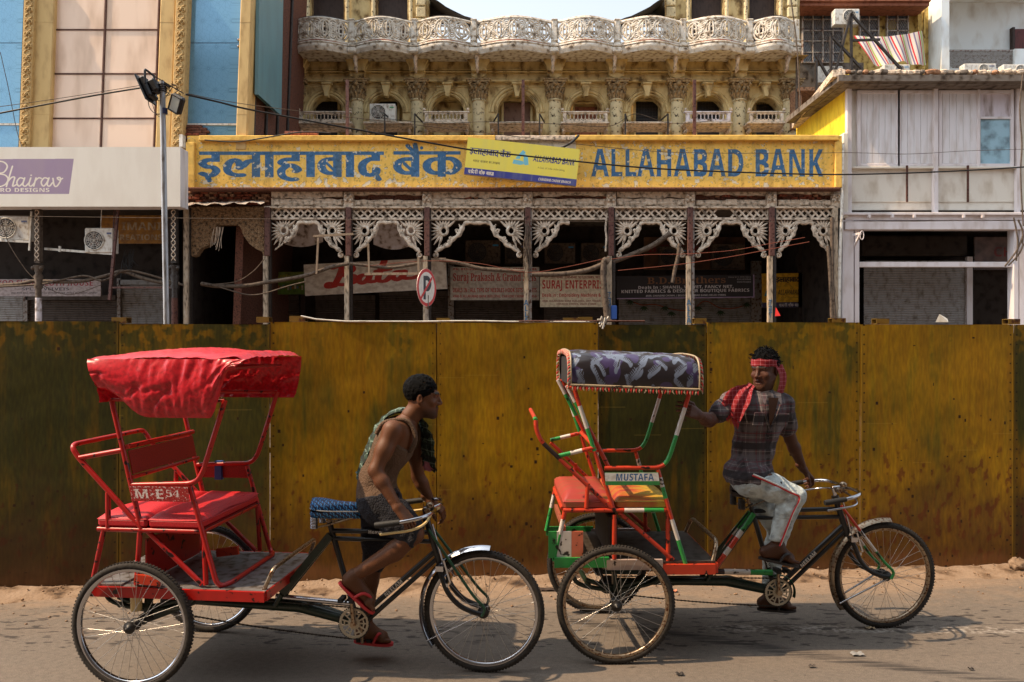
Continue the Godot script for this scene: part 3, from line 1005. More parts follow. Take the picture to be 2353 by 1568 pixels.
func bank_ground_floor() -> void:
	bank = thing("bank_building", "old bank with yellow name band over a carved arcade and arched upper floor", "building")
	var D := 22.0
	# the name band
	var fp := fascia_picture()
	var fm := imgmat("painted_fascia", fp[0], 0.75, fp[1], 1.0)
	var m := MB.new()
	var a := at(430, 431, 21.8)
	var b := at(1935, 312, 21.8)
	m.quad(Vector3(a.x, a.y, -21.8), Vector3(b.x, a.y, -21.8), Vector3(b.x, b.y, -21.8), Vector3(a.x, b.y, -21.8))
	var face_ := part("fascia_face", m, fm, bank, "yellow band painted with the bank's name in blue")
	mk("fascia_yellow", c8(236, 190, 92), 0.8, "faint", Vector3(0.5, 0.5, 0.5), "bumpy", 0.5)
	var fw := part("fascia", MB.new().box(Vector3((a.x + b.x) * 0.5, (a.y + b.y) * 0.5, -22.003), Vector3(b.x - a.x - 0.01, b.y - a.y - 0.004, 0.40)), K.fascia_yellow, bank)
	m = MB.new()
	slab(m, 456, 311, 1138, 323, 21.66, 0.139, 0.015)
	slab(m, 1322, 310, 1928, 322, 21.66, 0.139, 0.015)
	part("coping", m, K.fascia_yellow, fw)
	part("coping", slab(MB.new(), 1138, 311, 1322, 322, 21.67, 0.129, 0.015), K.grey_stone, fw)
	m = MB.new()
	part("end_pilaster", slab(MB.new(), 426, 326, 446, 432, 21.7, 0.099, 0.02), K.fascia_yellow, fw)
	part("end_pilaster", slab(MB.new(), 1920, 325, 1936, 431, 21.7, 0.099, 0.02), K.fascia_yellow, fw)
	part("ledge", slab(MB.new(), 428, 430, 1932, 436, 21.62, 0.38, 0.02), K.brick_dark, fw)
	# cornice with broken plaster over brickwork
	var core := part("cornice", slab(MB.new(), 404, 437, 1930, 476, 22.05, 0.45), K.brick_dark, bank, "crumbling plaster cornice over brick")
	var posts := [430, 613, 800, 981, 1213, 1405, 1587, 1775, 1925]
	var rg := RandomNumberGenerator.new()
	rg.seed = 71
	var bk := [MB.new().cbox(Vector3.ZERO, Vector3(0.225, 0.07, 0.10), 0.008).mesh(), MB.new().cbox(Vector3.ZERO, Vector3(0.20, 0.068, 0.10), 0.012).mesh(), MB.new().cbox(Vector3.ZERO, Vector3(0.11, 0.07, 0.10), 0.01).mesh()]
	var bm := [K.brick, K.brick_dark, K.brick_pale]
	# courses of brick where the plaster has fallen: [x0, x1, y0, rows]
	for r in [[404, 606, 440, 5], [1040, 1128, 446, 2], [1010, 1060, 462, 1], [1340, 1400, 447, 2], [1790, 1880, 447, 3], [1640, 1720, 448, 2], [700, 742, 446, 1], [1500, 1570, 446, 1]]:
		for row in r[3]:
			var x: float = r[0] + (row % 2) * 7.0
			while x < r[1]:
				if rg.randf() < 0.9:
					var o := part("brick", bk[rg.randi() % 3], bm[rg.randi() % 3], core)
					o.position = at(x + 9, r[2] + 3 + row * 6.4, 22.02) + Vector3(0, 0, rg.randf_range(-0.03, 0.03))
					o.rotation = Vector3(0, rg.randf_range(-0.06, 0.06), rg.randf_range(-0.03, 0.03))
				x += 19.0
	for i in range(1, 8):
		var x0: float = posts[i] + 12
		var x1: float = posts[i + 1] - 12
		var w := x1 - x0
		# upper plaster slab with a ragged lower edge, lower slab with a raised bar
		var up := PackedVector2Array()
		var lo := PackedVector2Array()
		up.append(Vector2(at(x0, 438, D).x, at(x0, 438, D).y)); up.append(Vector2(at(x1, 438, D).x, at(x1, 438, D).y))
		var cut: float = [0, 456, 449, 456, 452, 456, 449, 447][i]
		for s in 13:
			var x := x1 - w * s / 12.0
			var y := cut + rg.randf_range(-3.5, 2.5)
			up.append(Vector2(at(x, y, D).x, at(x, y, D).y))
		part("plaster_slab", MB.new().prism(up, -22.06, -21.93), K.grey_stone, core)
		for s in 13:
			var x := x0 + w * s / 12.0
			var y: float = 459 + rg.randf_range(-2.5, 1.0) + (3.0 if cut < 450 else 0.0)
			lo.append(Vector2(at(x, y, D).x, at(x, y, D).y))
		lo.append(Vector2(at(x1, 474, D).x, at(x1, 474, D).y)); lo.append(Vector2(at(x0, 474, D).x, at(x0, 474, D).y))
		var ls := part("plaster_slab", MB.new().prism(lo, -22.06, -21.92), K.grey_stone, core)
		m = MB.new()
		slab(m, x0 + 12, 465, x1 - 12, 468, 21.895, 0.025)
		slab(m, x0 + w * 0.42, 458, x0 + w * 0.58, 471, 21.885, 0.034, 0.01)
		slab(m, x0 + 4, 460, x0 + 16, 471, 21.885, 0.034, 0.01)
		slab(m, x1 - 16, 460, x1 - 4, 471, 21.885, 0.034, 0.01)
		part("raised_moulding", m, K.grey_stone, ls)
		m = MB.new()
		slab(m, x1 + 1, 440, x1 + 23, 475, 21.86, 0.19, 0.02)
		for q in [[6, 449], [17, 449], [6, 461], [17, 461], [11.5, 455]]:
			m.ball(at(x1 + q[0], q[1], 21.84), Vector3(0.06, 0.05, 0.045), 8)
		part("rosette_block", m, K.grey_stone, core)
	part("soffit_board", slab(MB.new(), 606, 474, 1930, 478, 21.80, 0.38), K.grey_stone, bank)
	# bay by bay: lattice, sunburst brackets, arch rib
	for i in range(1, 8):
		arch_bay(posts[i] + 9.0, posts[i + 1] - 9.0, i)
	# the first bay is roughly plastered over, under a bent sheet
	var pl := PackedVector2Array()
	for q in [[432, 476], [608, 476], [608, 592], [603, 579], [590, 573], [575, 562], [561, 543], [553, 522], [545, 517], [502, 518], [497, 536], [490, 551], [481, 564], [462, 572], [452, 588], [443, 590], [438, 582], [432, 592]]:
		var e := at(q[0], q[1], 21.9)
		pl.append(Vector2(e.x, e.y))
	part("plastered_arch", MB.new().prism(pl, -22.1, -21.85), K.rough_plaster, bank, "arch buried in rough grey plaster")
	m = MB.new()
	m.grid(24, 4, func(u: float, v: float) -> Vector3:
		var e := at(397 + 210 * u, 472 - 6 * u - 5.5 * v, 21.3 + 0.75 * v)
		return e + Vector3(0, 0.03 * sin(u * 31.0) * (1.0 - v) + 0.012 * sin(u * 77.0 + v * 5.0), 0))
	part("bent_sheet", m, K.grey_sheet, bank)
	# posts
	for i in range(0, 9):
		var c: float = posts[i]
		var ps := MB.new()
		if i > 0 and i < 8:
			slab(ps, c - 6, 476, c + 6, 588, 21.72, 0.10, 0.01)
			part("steel_post", ps, K.brown_steel, bank)
		m = MB.new()
		down(m, c - 9, c + 1, 588 if i > 0 and i < 8 else 478, 21.74, 0.14)
		part("peeling_post", m, K.peeling_post, bank)
		m = MB.new()
		down(m, c + 2.5, c + 9, 478, 21.84, 0.12)
		part("dark_post", m, K.grey_steel if i in [4, 6] else K.dark_iron, bank)
	post_letters()
	# interior: back wall, ceiling, side walls, roof
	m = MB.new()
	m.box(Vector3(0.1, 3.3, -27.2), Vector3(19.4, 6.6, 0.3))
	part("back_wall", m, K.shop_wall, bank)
	m = MB.new()
	m.box(Vector3(0.1, 6.2, -25.3), Vector3(19.0, 0.5, 6.2))
	part("roof", m, K.grey_render, bank)
	for x in [-9.45, 9.62]:
		part("side_wall", MB.new().box(Vector3(x, 3.0, -24.7), Vector3(0.2, 6.0, 4.8)), K.shop_wall, bank)
	# beams under the ceiling
	for x in [-6.2, -2.2, 1.6, 5.4]:
		part("ceiling_beam", MB.new().box(Vector3(x, 5.82, -24.6), Vector3(0.22, 0.24, 4.8)), K.dark_wood, bank)

func post_letters() -> void:
	var mt := plainmat("post_letter_blue", c8(70, 104, 134), 0.8)
	for q in [[1209, ["A", "L", "L", "A"]], [1583, ["A", "L", "L", "A"]]]:
		for k in 4:
			var tm := TextMesh.new()
			var f := SystemFont.new()
			f.font_names = PackedStringArray(["Droid Sans"])
			f.font_weight = 700
			tm.font = f; tm.text = q[1][k]; tm.font_size = 48; tm.pixel_size = 0.0042; tm.depth = 0.004
			var o := part("painted_letter", tm, mt, bank)
			o.position = at(q[0], 696 + k * 13.5, 21.735)
	for q in [[1401, 672], [1771, 690]]:
		var m := MB.new()
		var pts := [[[-5, 0], [5, 0]], [[2, 0], [2, 4], [-2, 5], [1, 8], [-2, 12]], [[-5, 14], [5, 14]], [[3, 14], [3, 26]], [[3, 20], [-3, 19], [-4, 23], [-1, 25]], [[-5, 28], [5, 28]], [[0, 28], [0, 40]]]
		for st in pts:
			var path := []
			for e in st: path.append(at(q[0] + e[0] * 0.75 - 1, q[1] + e[1], 21.735))
			m.tube(path, 0.013, 5)
		part("painted_letter", m, mt, bank)

func arch_bay(x0: float, x1: float, i: int) -> void:
	var D := 21.88
	var a := at(x0, 505, D)
	var b := at(x1, 505, D)
	var W := b.x - a.x
	var hw := W * 0.5
	# lattice frieze
	var m := MB.new()
	slab(m, x0, 477, x1, 480.5, D, 0.07)
	slab(m, x0, 500, x1, 505, D, 0.08)
	slab(m, x0, 480.5, x0 + 2.5, 500, D, 0.07)
	slab(m, x1 - 2.5, 480.5, x1, 500, D, 0.07)
	var fr := part("lattice_frieze", m, K.white_carving, bank)
	var n := int(round(W / 0.215))
	var yt := at(0, 480.5, D).y
	var yb := at(0, 500, D).y
	var sl := MB.new()
	for k in n:
		if i == 6 and k in [3, 4]: continue
		var u := a.x + W * (k + 0.5) / n
		var e := W / n * 0.5
		for s in [-1.0, 1.0]:
			sl.bar(Vector3(u - e * s * 1.1, yb, -D - 0.035 - 0.006 * s), Vector3(u + e * s * 1.1, yt, -D - 0.035 - 0.006 * s), 0.05, 0.045, Vector3(0, 0, 1))
	part("lattice", sl, K.white_carving, fr)
	for s in [-1.0, 1.0]:
		if i == 4 and s > 0: continue
		var o := part("sunburst_bracket", sunburst(hw, i == 1 and s < 0, i), K.white_carving, bank)
		o.position = Vector3(a.x + W * 0.5 + s * hw, a.y, -D - 0.05)
		o.scale = Vector3(s, 1, 1)
	if i == 4:
		part("broken_bracket_edge", MB.new().tube([b + Vector3(-0.03, 0, 0), b + Vector3(-0.05, -0.3, 0), b + Vector3(-0.02, -0.5, 0), b + Vector3(-0.05, -0.9, 0)], 0.035, 6), K.white_carving, bank)

func sunburst(hw: float, broken: bool, i: int) -> ArrayMesh:   # a cast bracket: origin at the post, under the frieze; it reaches towards -x
	var m := MB.new()
	var k := hw / 1.06
	var eye := Vector3(-0.36 * minf(k, 1.0), -0.31, 0)
	var flat := Basis.from_scale(Vector3(1, 1, 0.6))
	m.tube(ring(eye, Vector3(0.108, 0, 0), Vector3(0, 0.118, 0), 20), 0.042, 8, true)
	for q in 13:
		var an := deg_to_rad(138.0 - q * 17.5)
		var d := Vector3(cos(an), sin(an), 0)
		var far := 1.0
		if d.y > 0.05: far = minf(far, (0.0 - eye.y) / d.y)
		if d.x > 0.05: far = minf(far, (0.0 - eye.x) / d.x)
		far = minf(far, 0.50) - 0.01
		var p0 := eye + d * 0.11
		var p1 := eye + d * (0.11 + (far - 0.11) * 0.35)
		var p2 := eye + d * far
		m.tube([p0, p1, p1.lerp(p2, 0.5), p2], [0.022, 0.042, 0.030, 0.010], 6)
	var path := []
	for p in [[-1.06, -0.085], [-0.90, -0.075], [-0.78, -0.10], [-0.715, -0.22], [-0.67, -0.36], [-0.60, -0.46], [-0.50, -0.55], [-0.43, -0.67], [-0.29, -0.775], [-0.16, -0.86], [-0.10, -0.93]]:
		path.append(Vector3(p[0] * k, p[1], 0))
	path = curve(path, 5)
	if broken: path = path.slice(0, 34)
	var rr := []
	for q in path.size():
		rr.append(0.055 + 0.014 * sin(q * 0.9) + 0.014 * exp(-pow((q - 20) / 5.0, 2.0)))
	m.tube(path, rr, 8)
	if not broken:
		var sp := []
		for q in 22:
			var an := 1.6 + q * 0.42
			var r := 0.075 - 0.0028 * q
			sp.append(Vector3(-0.10 * k + cos(an) * r, -1.0 + sin(an) * r, 0))
		m.tube(sp, 0.032, 7)
	# curls and leaves along the rib
	for q in [[-0.60, -0.33, 0.062, 0.4], [-0.45, -0.52, 0.05, 2.6], [-0.40, -0.62, 0.035, 1.0]]:
		var sp := []
		for e in 16:
			var an: float = q[3] + e * 0.5
			var r: float = q[2] * (1.0 - e * 0.045)
			sp.append(Vector3(q[0] * k + cos(an) * r, q[1] + sin(an) * r, 0.03))
		m.tube(sp, 0.026, 6)
	for q in [[-0.31, -0.70, -0.9], [-0.22, -0.76, -0.8], [-0.15, -0.82, -0.7], [-0.66, -0.18, -2.0], [-0.84, -0.02, 0.3], [-0.95, -0.03, 0.3], [-1.0, -0.11, 0.0]]:
		var d := Vector3(cos(q[2]), sin(q[2]), 0)
		var p := Vector3(q[0] * k, q[1], 0.02)
		m.tube([p - d * 0.07, p, p + d * 0.07], [0.008, 0.03, 0.006], 6)
	return m.mesh()

# ---------------------------------------------------------------- the upper floor, set back behind the name band
func bank_upper_floor() -> void:
	var D := 28.0
	var cols := [680, 820, 958, 1100, 1275, 1417, 1557, 1700, 1815]
	var cx := [750, 887, 1028, 1188, 1347, 1487, 1628, 1760]
	var hw := [37, 38, 38, 45, 38, 38, 38, 32]
	var uw := part("upper_wall", slab(MB.new(), 640, 180, 1838, 345, 28.75, 0.25), K.cream_plaster, bank)
	for i in 8:
		var xl: float = 640 if i == 0 else cols[i]
		var xr: float = 1838 if i == 7 else cols[i + 1]
		var pl := PackedVector2Array()
		var r: float = hw[i]
		var top := [[xl, 345], [xl, 180], [xr, 180], [xr, 345], [cx[i] + r, 345]]
		for s in 13:
			var an := PI * s / 12.0
			top.append([cx[i] + r * cos(an), 258 - r * sin(an) * 1.02])
		top.append([cx[i] - r, 345])
		for q in top:
			var e := at(q[0], q[1], D)
			pl.append(Vector2(e.x, e.y))
		var w := part("arched_wall", MB.new().prism(pl, -28.5, -28.0), K.cream_plaster, bank)
		var m := MB.new()
		for q in [[1.10, 0.035, 27.99], [1.26, 0.055, 27.985], [1.40, 0.03, 27.99]]:
			var arc := []
			for s in 25:
				var an := PI * s / 24.0
				arc.append(at(cx[i] + r * q[0] * cos(an), 258 - r * q[0] * 1.0 * sin(an), q[2]))
			m.tube(arc, q[1], 7)
		part("archivolt", m, K.cream_plaster, w)
		m = MB.new()
		var kk := PackedVector2Array()
		for q in [[-10, 190], [10, 190], [9, 198], [5, 214], [4, 222], [-4, 222], [-5, 214], [-9, 198]]:
			var e := at(cx[i] + q[0], q[1], 27.8)
			kk.append(Vector2(e.x, e.y))
		m.prism(kk, -27.99, -27.72)
		slab(m, cx[i] - 12, 188, cx[i] + 12, 192, 27.66, 0.3)
		part("keystone", m, K.cream_plaster, w)
		for q in [[xl + 22, cx[i] - 14], [xr - 22, cx[i] + 14]]:
			part("panel_moulding", MB.new().tube([at(q[0], 236, 27.99), at(q[0], 200, 27.99), at(q[1], 200, 27.99)], 0.022, 5), K.cream_plaster, w)
		# inner window
		var wi := MB.new()
		var ww: float = r * 0.68
		slab(wi, cx[i] - ww - 5, 232, cx[i] - ww, 345, 28.55, 0.19)
		slab(wi, cx[i] + ww, 232, cx[i] + ww + 5, 345, 28.55, 0.19)
		slab(wi, cx[i] - ww - 8, 228, cx[i] + ww + 8, 232, 28.52, 0.22)
		var fr := part("window", wi, K.cream_plaster, bank)
		var fill: Material = [K.window_dark, K.window_dark, K.cream_plaster, K.board_brown, K.board_red, K.window_dark, K.window_dark, K.window_dark][i]
		part("pane", slab(MB.new(), cx[i] - ww, [234, 234, 236, 236, 246, 233, 233, 240][i], cx[i] + ww, 340, 28.62, 0.12), fill, fr)
		if i in [0, 5, 6, 7]:
			m = MB.new()
			for s in 9:
				var x = cx[i] - ww + ww * 2.0 * s / 8.0
				m.bar(at(x, 234, 28.59), at(x, 300, 28.59), 0.012, 0.012)
			for s in 9:
				m.bar(at(cx[i] - ww, 236 + s * 6.5, 28.58), at(cx[i] + ww, 236 + s * 6.5, 28.58), 0.012, 0.012)
			part("wire_grille", m, K.dark_iron, fr)
	# columns with leafy capitals
	var shaft := MB.new()
	var R := 0.225
	var y0 := at(0, 345, 27.9).y
	var y1 := at(0, 233, 27.9).y
	var pr := []
	var yy := y0
	for k in 6:
		var ya := lerpf(y0, y1, k / 6.0)
		var yb := lerpf(y0, y1, (k + 1) / 6.0)
		pr.append_array([Vector2(R, ya + 0.03), Vector2(R * 0.985, yb - 0.03), Vector2(R * 0.94, yb - 0.012), Vector2(R * 0.94, yb + 0.006)])
	pr.append_array([Vector2(R * 1.12, y1), Vector2(R * 1.12, y1 + 0.05), Vector2(R * 0.95, y1 + 0.07)])
	shaft.lathe(pr, Transform3D.IDENTITY, 18)
	var sm := shaft.mesh()
	var cap := MB.new()
	var cb := y1 + 0.06
	cap.lathe([Vector2(0.21, cb), Vector2(0.22, cb + 0.2), Vector2(0.26, cb + 0.38), Vector2(0.34, cb + 0.52)], Transform3D.IDENTITY, 14)
	for k in 12:
		var an := TAU * k / 12.0
		var d := Vector3(cos(an), 0, sin(an))
		cap.tube([d * 0.21 + Vector3(0, cb + 0.02, 0), d * 0.25 + Vector3(0, cb + 0.16, 0), d * 0.33 + Vector3(0, cb + 0.22, 0), d * 0.34 + Vector3(0, cb + 0.15, 0)], [0.05, 0.06, 0.045, 0.015], 6)
		var d2 := Vector3(cos(an + 0.26), 0, sin(an + 0.26))
		cap.tube([d2 * 0.22 + Vector3(0, cb + 0.16, 0), d2 * 0.27 + Vector3(0, cb + 0.32, 0), d2 * 0.37 + Vector3(0, cb + 0.38, 0), d2 * 0.37 + Vector3(0, cb + 0.31, 0)], [0.045, 0.055, 0.04, 0.012], 6)
	for sx in [-1.0, 1.0]:
		for sz in [-1.0, 1.0]:
			var sp := []
			for e in 14:
				var an := e * 0.5
				var r := 0.10 * (1.0 - e * 0.05)
				var dd := Vector3(sx, 0, sz).normalized()
				sp.append(dd * (0.36 + cos(an) * r) + Vector3(0, cb + 0.46 + sin(an) * r, 0))
			cap.tube(sp, 0.035, 6)
	cap.ball(Vector3(0, cb + 0.52, 0.32), Vector3(0.10, 0.12, 0.07), 8)
	cap.box(Vector3(0, cb + 0.60, 0), Vector3(0.80, 0.07, 0.66))
	cap.box(Vector3(0, cb + 0.66, 0), Vector3(0.90, 0.05, 0.72))
	var cm := cap.mesh()
	var dia := PackedVector2Array([Vector2(-0.26, 0), Vector2(0, -0.13), Vector2(0.26, 0), Vector2(0, 0.13)])
	for x in cols:
		var o := part("column", sm, K.cream_column, bank)
		var e := at(x, 300, 27.9)
		o.position = Vector3(e.x, 0, -27.95)
		part("capital", cm, K.cream_capital, o)
		var m := MB.new()
		slab(m, x - 17, 164, x + 17, 184, 27.72, 0.27)
		var q := at(x, 174, 27.71)
		m.prism(dia, -27.72, -27.67, Transform3D(Basis.IDENTITY, Vector3(q.x, q.y, 0)))
		part("pedestal_block", m, K.cream_plaster, bank)
		m = MB.new()
		var fl := PackedVector2Array()
		for z in [[-17, 164], [17, 164], [18, 155], [26, 138], [-26, 138], [-18, 155]]:
			var w := at(x + z[0], z[1], 27.6)
			fl.append(Vector2(w.x, w.y))
		m.prism(fl, -27.98, -27.5)
		part("flared_block", m, K.cream_plaster, bank)
		m = MB.new()
		var h := at(x - 4, 128, 27.1)
		m.tube([h, h + Vector3(0, -0.14, -0.02), h + Vector3(0, -0.28, -0.10), h + Vector3(0, -0.42, -0.10), h + Vector3(0.0, -0.5, -0.3)], [0.10, 0.085, 0.05, 0.07, 0.03], 8)
		part("scroll_corbel", m, K.grey_stone, bank)
	# entablature
	var en := MB.new()
	slab(en, 640, 183, 1838, 187, 27.80, 0.22)
	slab(en, 640, 176, 1838, 183, 27.92, 0.10)
	slab(en, 640, 140, 1838, 176, 27.99, 0.5)
	slab(en, 640, 163, 1838, 166, 27.84, 0.16)
	slab(en, 640, 159, 1838, 161, 27.88, 0.12)
	part("entablature", en, K.cream_plaster, bank)
	var cv := MB.new()
	cv.grid(40, 8, func(u: float, v: float) -> Vector3:
		var an := v * PI * 0.5
		return Vector3(lerpf(at(640, 0, 28).x, at(1838, 0, 28).x, u), lerpf(at(0, 140, 28).y, at(0, 127.5, 27.2).y, sin(an)), -27.98 + 0.85 * (1.0 - cos(an))))
	part("cove", cv, K.cream_plaster, bank)
	balcony()

func wave(u: float) -> float:   # how far a balcony front swells out between two piers
	return 0.45 * pow(sin(PI * u), 1.3)

func balcony() -> void:
	var P := [662, 809, 951, 1089, 1274, 1418, 1569, 1722, 1829]
	var D := 27.0
	var yt := at(0, 51, D).y
	var yb := at(0, 105, D).y
	var H := yt - yb
	var fl := part("balcony", MB.new().box(Vector3((at(640, 0, D).x + at(1838, 0, D).x) * 0.5, yb - 0.13, -27.75), Vector3(at(1838, 0, D).x - at(640, 0, D).x, 0.14, 1.5)), K.grey_stone, bank, "bowed balcony with pierced stone panels")
	for i in 8:
		var xa := at(P[i], 0, D).x
		var xb := at(P[i + 1], 0, D).x
		var prof := [Vector2(0.0, 0.0), Vector2(0.07, -0.005), Vector2(0.07, -0.05), Vector2(0.03, -0.06), Vector2(0.06, -0.10), Vector2(0.05, -0.20), Vector2(-0.02, -0.26), Vector2(0.0, -0.29), Vector2(-0.03, -0.32), Vector2(-0.25, -0.30)]
		var m := MB.new()
		m.grid(26, 9, func(u: float, v: float) -> Vector3:
			var q: Vector2 = prof[clampi(roundi(v * 9.0), 0, 9)]
			return Vector3(lerpf(xa, xb, u), yb + q.y, -D + wave(u) + q.x))
		# deck behind the swell
		m.grid(26, 2, func(u: float, v: float) -> Vector3:
			return Vector3(lerpf(xa, xb, u), yb - 0.02, lerpf(-D + wave(u), -D - 0.1, v)))
		m.grid(26, 2, func(u: float, v: float) -> Vector3:
			return Vector3(lerpf(xa, xb, u), yb - 0.29 + 0.02 * v, lerpf(-D + wave(u) - 0.1, -D - 0.8, v)))
		part("moulded_edge", m, K.balcony_stone, fl)
		m = MB.new()
		var line := []
		for s in 27: line.append(Vector3(lerpf(xa + 0.1, xb - 0.1, s / 26.0), yb + 0.012, -D + wave(s / 26.0) + 0.055))
		m.tube(line, 0.018, 5)
		part("red_band", m, K.terracotta, fl)
		# pierced panel: rings and crossed ovals bent round the swell
		var w := xb - xa
		var on := func(x: float, y: float, dz: float) -> Vector3:
			var u := clampf(x / w, 0.0, 1.0)
			return Vector3(xa + x, yb + 0.03 + y * (H - 0.03), -D + wave(u) + dz)
		m = MB.new()
		for y in [0.03, 0.97]:
			var rail := []
			for s in 29: rail.append(on.call(0.09 + (w - 0.18) * s / 28.0, y, 0.0))
			m.tube(rail, 0.045, 6)
		for x in [0.09, w - 0.09]:
			m.tube([on.call(x, 0.0, 0.0), on.call(x, 1.0, 0.0)], 0.04, 6)
		var n := int(round((w - 0.2) / 0.56))
		var st := (w - 0.2) / n
		for k in n:
			var c := 0.1 + st * (k + 0.5)
			for q in [[st * 0.44, 0.40, 0.040, 0.0], [st * 0.13, 0.33, 0.036, 0.02], [st * 0.36, 0.12, 0.036, -0.015], [st * 0.30, 0.27, 0.032, 0.01]]:
				var loop := []
				for s in 22:
					var an := TAU * s / 22.0
					loop.append(on.call(c + q[0] * cos(an), 0.5 + q[1] * sin(an), q[3]))
				m.tube(loop, q[2], 5, true)
		for k in n + 1:
			var c := 0.1 + st * k
			for y in [0.22, 0.78]:
				for q in [[0.125, 0.15, 0.036], [0.055, 0.05, 0.032]]:
					if c - q[0] < 0.05 or c + q[0] > w - 0.05: continue
					var loop := []
					for s in 16:
						var an := TAU * s / 16.0
						loop.append(on.call(c + q[0] * cos(an), y + q[1] * sin(an), 0.0))
					m.tube(loop, q[2], 5, true)
			if c > 0.15 and c < w - 0.15:
				for e in [-1.0, 1.0]:
					m.tube([on.call(c - 0.1 * e, 0.36, 0.0), on.call(c, 0.5, 0.015), on.call(c + 0.1 * e, 0.64, 0.0)], 0.036, 5)
		part("pierced_panel", m, K.balcony_stone, fl)
		m = MB.new()
		var cap_ := []
		for s in 29: cap_.append(Vector3(xa + 0.06 + (w - 0.12) * s / 28.0, yt + 0.03, -D + wave(s / 28.0) - 0.03))
		m.tube(cap_, 0.035, 6)
		part("handrail", m, K.white_carving if i in [3, 4, 5, 6] else K.dark_iron, fl)
	for i in 9:
		var m := MB.new()
		var e := at(P[i], 0, D)
		m.cbox(Vector3(e.x, (yt + yb) * 0.5 + 0.03, -D + 0.03), Vector3(0.17, H + 0.06, 0.17), 0.015)
		m.cbox(Vector3(e.x, yb + 0.14, -D + 0.04), Vector3(0.23, 0.05, 0.23), 0.015)
		m.cbox(Vector3(e.x, yb - 0.03, -D + 0.05), Vector3(0.27, 0.10, 0.27), 0.02)
		m.cbox(Vector3(e.x, yb - 0.19, -D + 0.04), Vector3(0.32, 0.20, 0.28), 0.05)
		if i < 8: m.cbox(Vector3(e.x, yt + 0.05, -D + 0.03), Vector3(0.22, 0.05, 0.22), 0.015)
		part("pier", m, K.balcony_stone, fl)
	# rooms behind the balcony, with the sky between them
	var top := at(0, -70, 28.2).y
	for q in [[640, 985, [[715, 790], [866, 936]]], [1533, 1838, [[1589, 1662], [1722, 1786]]]]:
		var x0: float = q[0]
		var wl := MB.new()
		var ds: Array = q[2]
		var xs := [x0, ds[0][0], ds[0][1], ds[1][0], ds[1][1], q[1]]
		for k in [0, 2, 4]:
			wl.box(Vector3((at(xs[k], 0, 28.2).x + at(xs[k + 1], 0, 28.2).x) * 0.5, (yb + top) * 0.5, -28.4), Vector3(at(xs[k + 1], 0, 28.2).x - at(xs[k], 0, 28.2).x, top - yb, 0.4))
		for k in [1, 3]:
			slab(wl, xs[k], -70, xs[k + 1], -22, 28.25, 0.3)
		var wp := part("top_floor_wall", wl, K.cream_plaster, bank)
		for k in ds:
			part("door", MB.new().box(Vector3((at(k[0], 0, 28.4).x + at(k[1], 0, 28.4).x) * 0.5, yb + 1.4, -28.52), Vector3(at(k[1], 0, 28.4).x - at(k[0], 0, 28.4).x, 2.8, 0.08)), K.dark_wood, wp, "dark brown double door")
			var pm := MB.new()
			for e in [k[0] - 8, k[1] + 8]:
				var c := at(e, 0, 28.1)
				pm.lathe([Vector2(0.1, yb), Vector2(0.1, yb + 0.1), Vector2(0.075, yb + 0.13), Vector2(0.075, top)], Transform3D(Basis.IDENTITY, Vector3(c.x, 0, -28.1)), 10)
			part("door_column", pm, K.cream_column, wp)
		for e in [x0 + 43 if x0 < 700 else x0 + 9, q[1] - 18 if x0 < 700 else q[1] - 16]:
			for k in 6:
				var c := at(e, 0, 28.0)
				part("quoin", MB.new().cbox(Vector3(c.x, yb + 0.35 + k * 0.42, -28.1), Vector3(0.36, 0.38, 0.24), 0.03), K.cream_column, wp)
	for q in [[985, 1], [1533, -1]]:
		var s: float = q[1]
		var m := MB.new()
		m.grid(14, 8, func(u: float, v: float) -> Vector3:
			var e := at(q[0] - 4 * s + s * 124 * u, -12 + 66 * pow(u, 0.85), 27.4)
			return e + Vector3(0, 0.05 * sin(u * 9.0 + v * 4.0) + 0.25 * v, -1.6 * v))
		m.grid(14, 6, func(u: float, v: float) -> Vector3:
			var yy := lerpf(-12 + 66 * pow(u, 0.85), 56.0, v)
			return at(q[0] - 4 * s + s * 124 * u, yy, 28.6 + 0.05 * sin(u * 14.0)))
		part("tarpaulin", m, K.black_cloth, bank, "black tarpaulin slung beside the top-floor rooms")
	# little balconies under the arches
	var spec := [[0, 745, 126], [2, 1025, 108], [4, 1345, 112], [6, 1628, 112], [7, 1762, 88], [1, 890, 112], [3, 1187, 124], [5, 1489, 112]]
	for q in spec:
		var x: float = q[1]
		var hw: float = q[2] * 0.5
		var m := MB.new()
		slab(m, x - hw, 279, x + hw, 284, 27.2, 0.8, 0.02)
		slab(m, x - hw + 3, 284, x + hw - 3, 290, 27.3, 0.7, 0.03)
		slab(m, x - hw + 6, 290, x + hw - 6, 294, 27.4, 0.6, 0.02)
		for e in [-1.0, 1.0]:
			slab(m, x + e * (hw - 7) - 4, 294, x + e * (hw - 7) + 4, 304, 27.45, 0.5, 0.05)
		var bl := part("balconette", m, K.grey_stone if q[0] != 0 else K.white_carving, bank)
		if q[0] in [1, 3, 5]: continue
		m = MB.new()
		slab(m, x - hw, 255, x + hw, 259, 27.2, 0.12, 0.02)
		slab(m, x - hw + 5, 259, x - hw + 12, 279, 27.22, 0.1)
		slab(m, x + hw - 12, 259, x + hw - 5, 279, 27.22, 0.1)
		slab(m, x - hw + 12, 259, x + hw - 12, 261.5, 27.23, 0.07)
		slab(m, x - hw + 12, 275, x + hw - 12, 279, 27.23, 0.07)
		var x0 := at(x - hw + 13, 0, 27.25).x
		var x1 := at(x + hw - 13, 0, 27.25).x
		var y0 := at(0, 275, 27.25).y
		var y1 := at(0, 261.5, 27.25).y
		var n := int((x1 - x0) / 0.125)
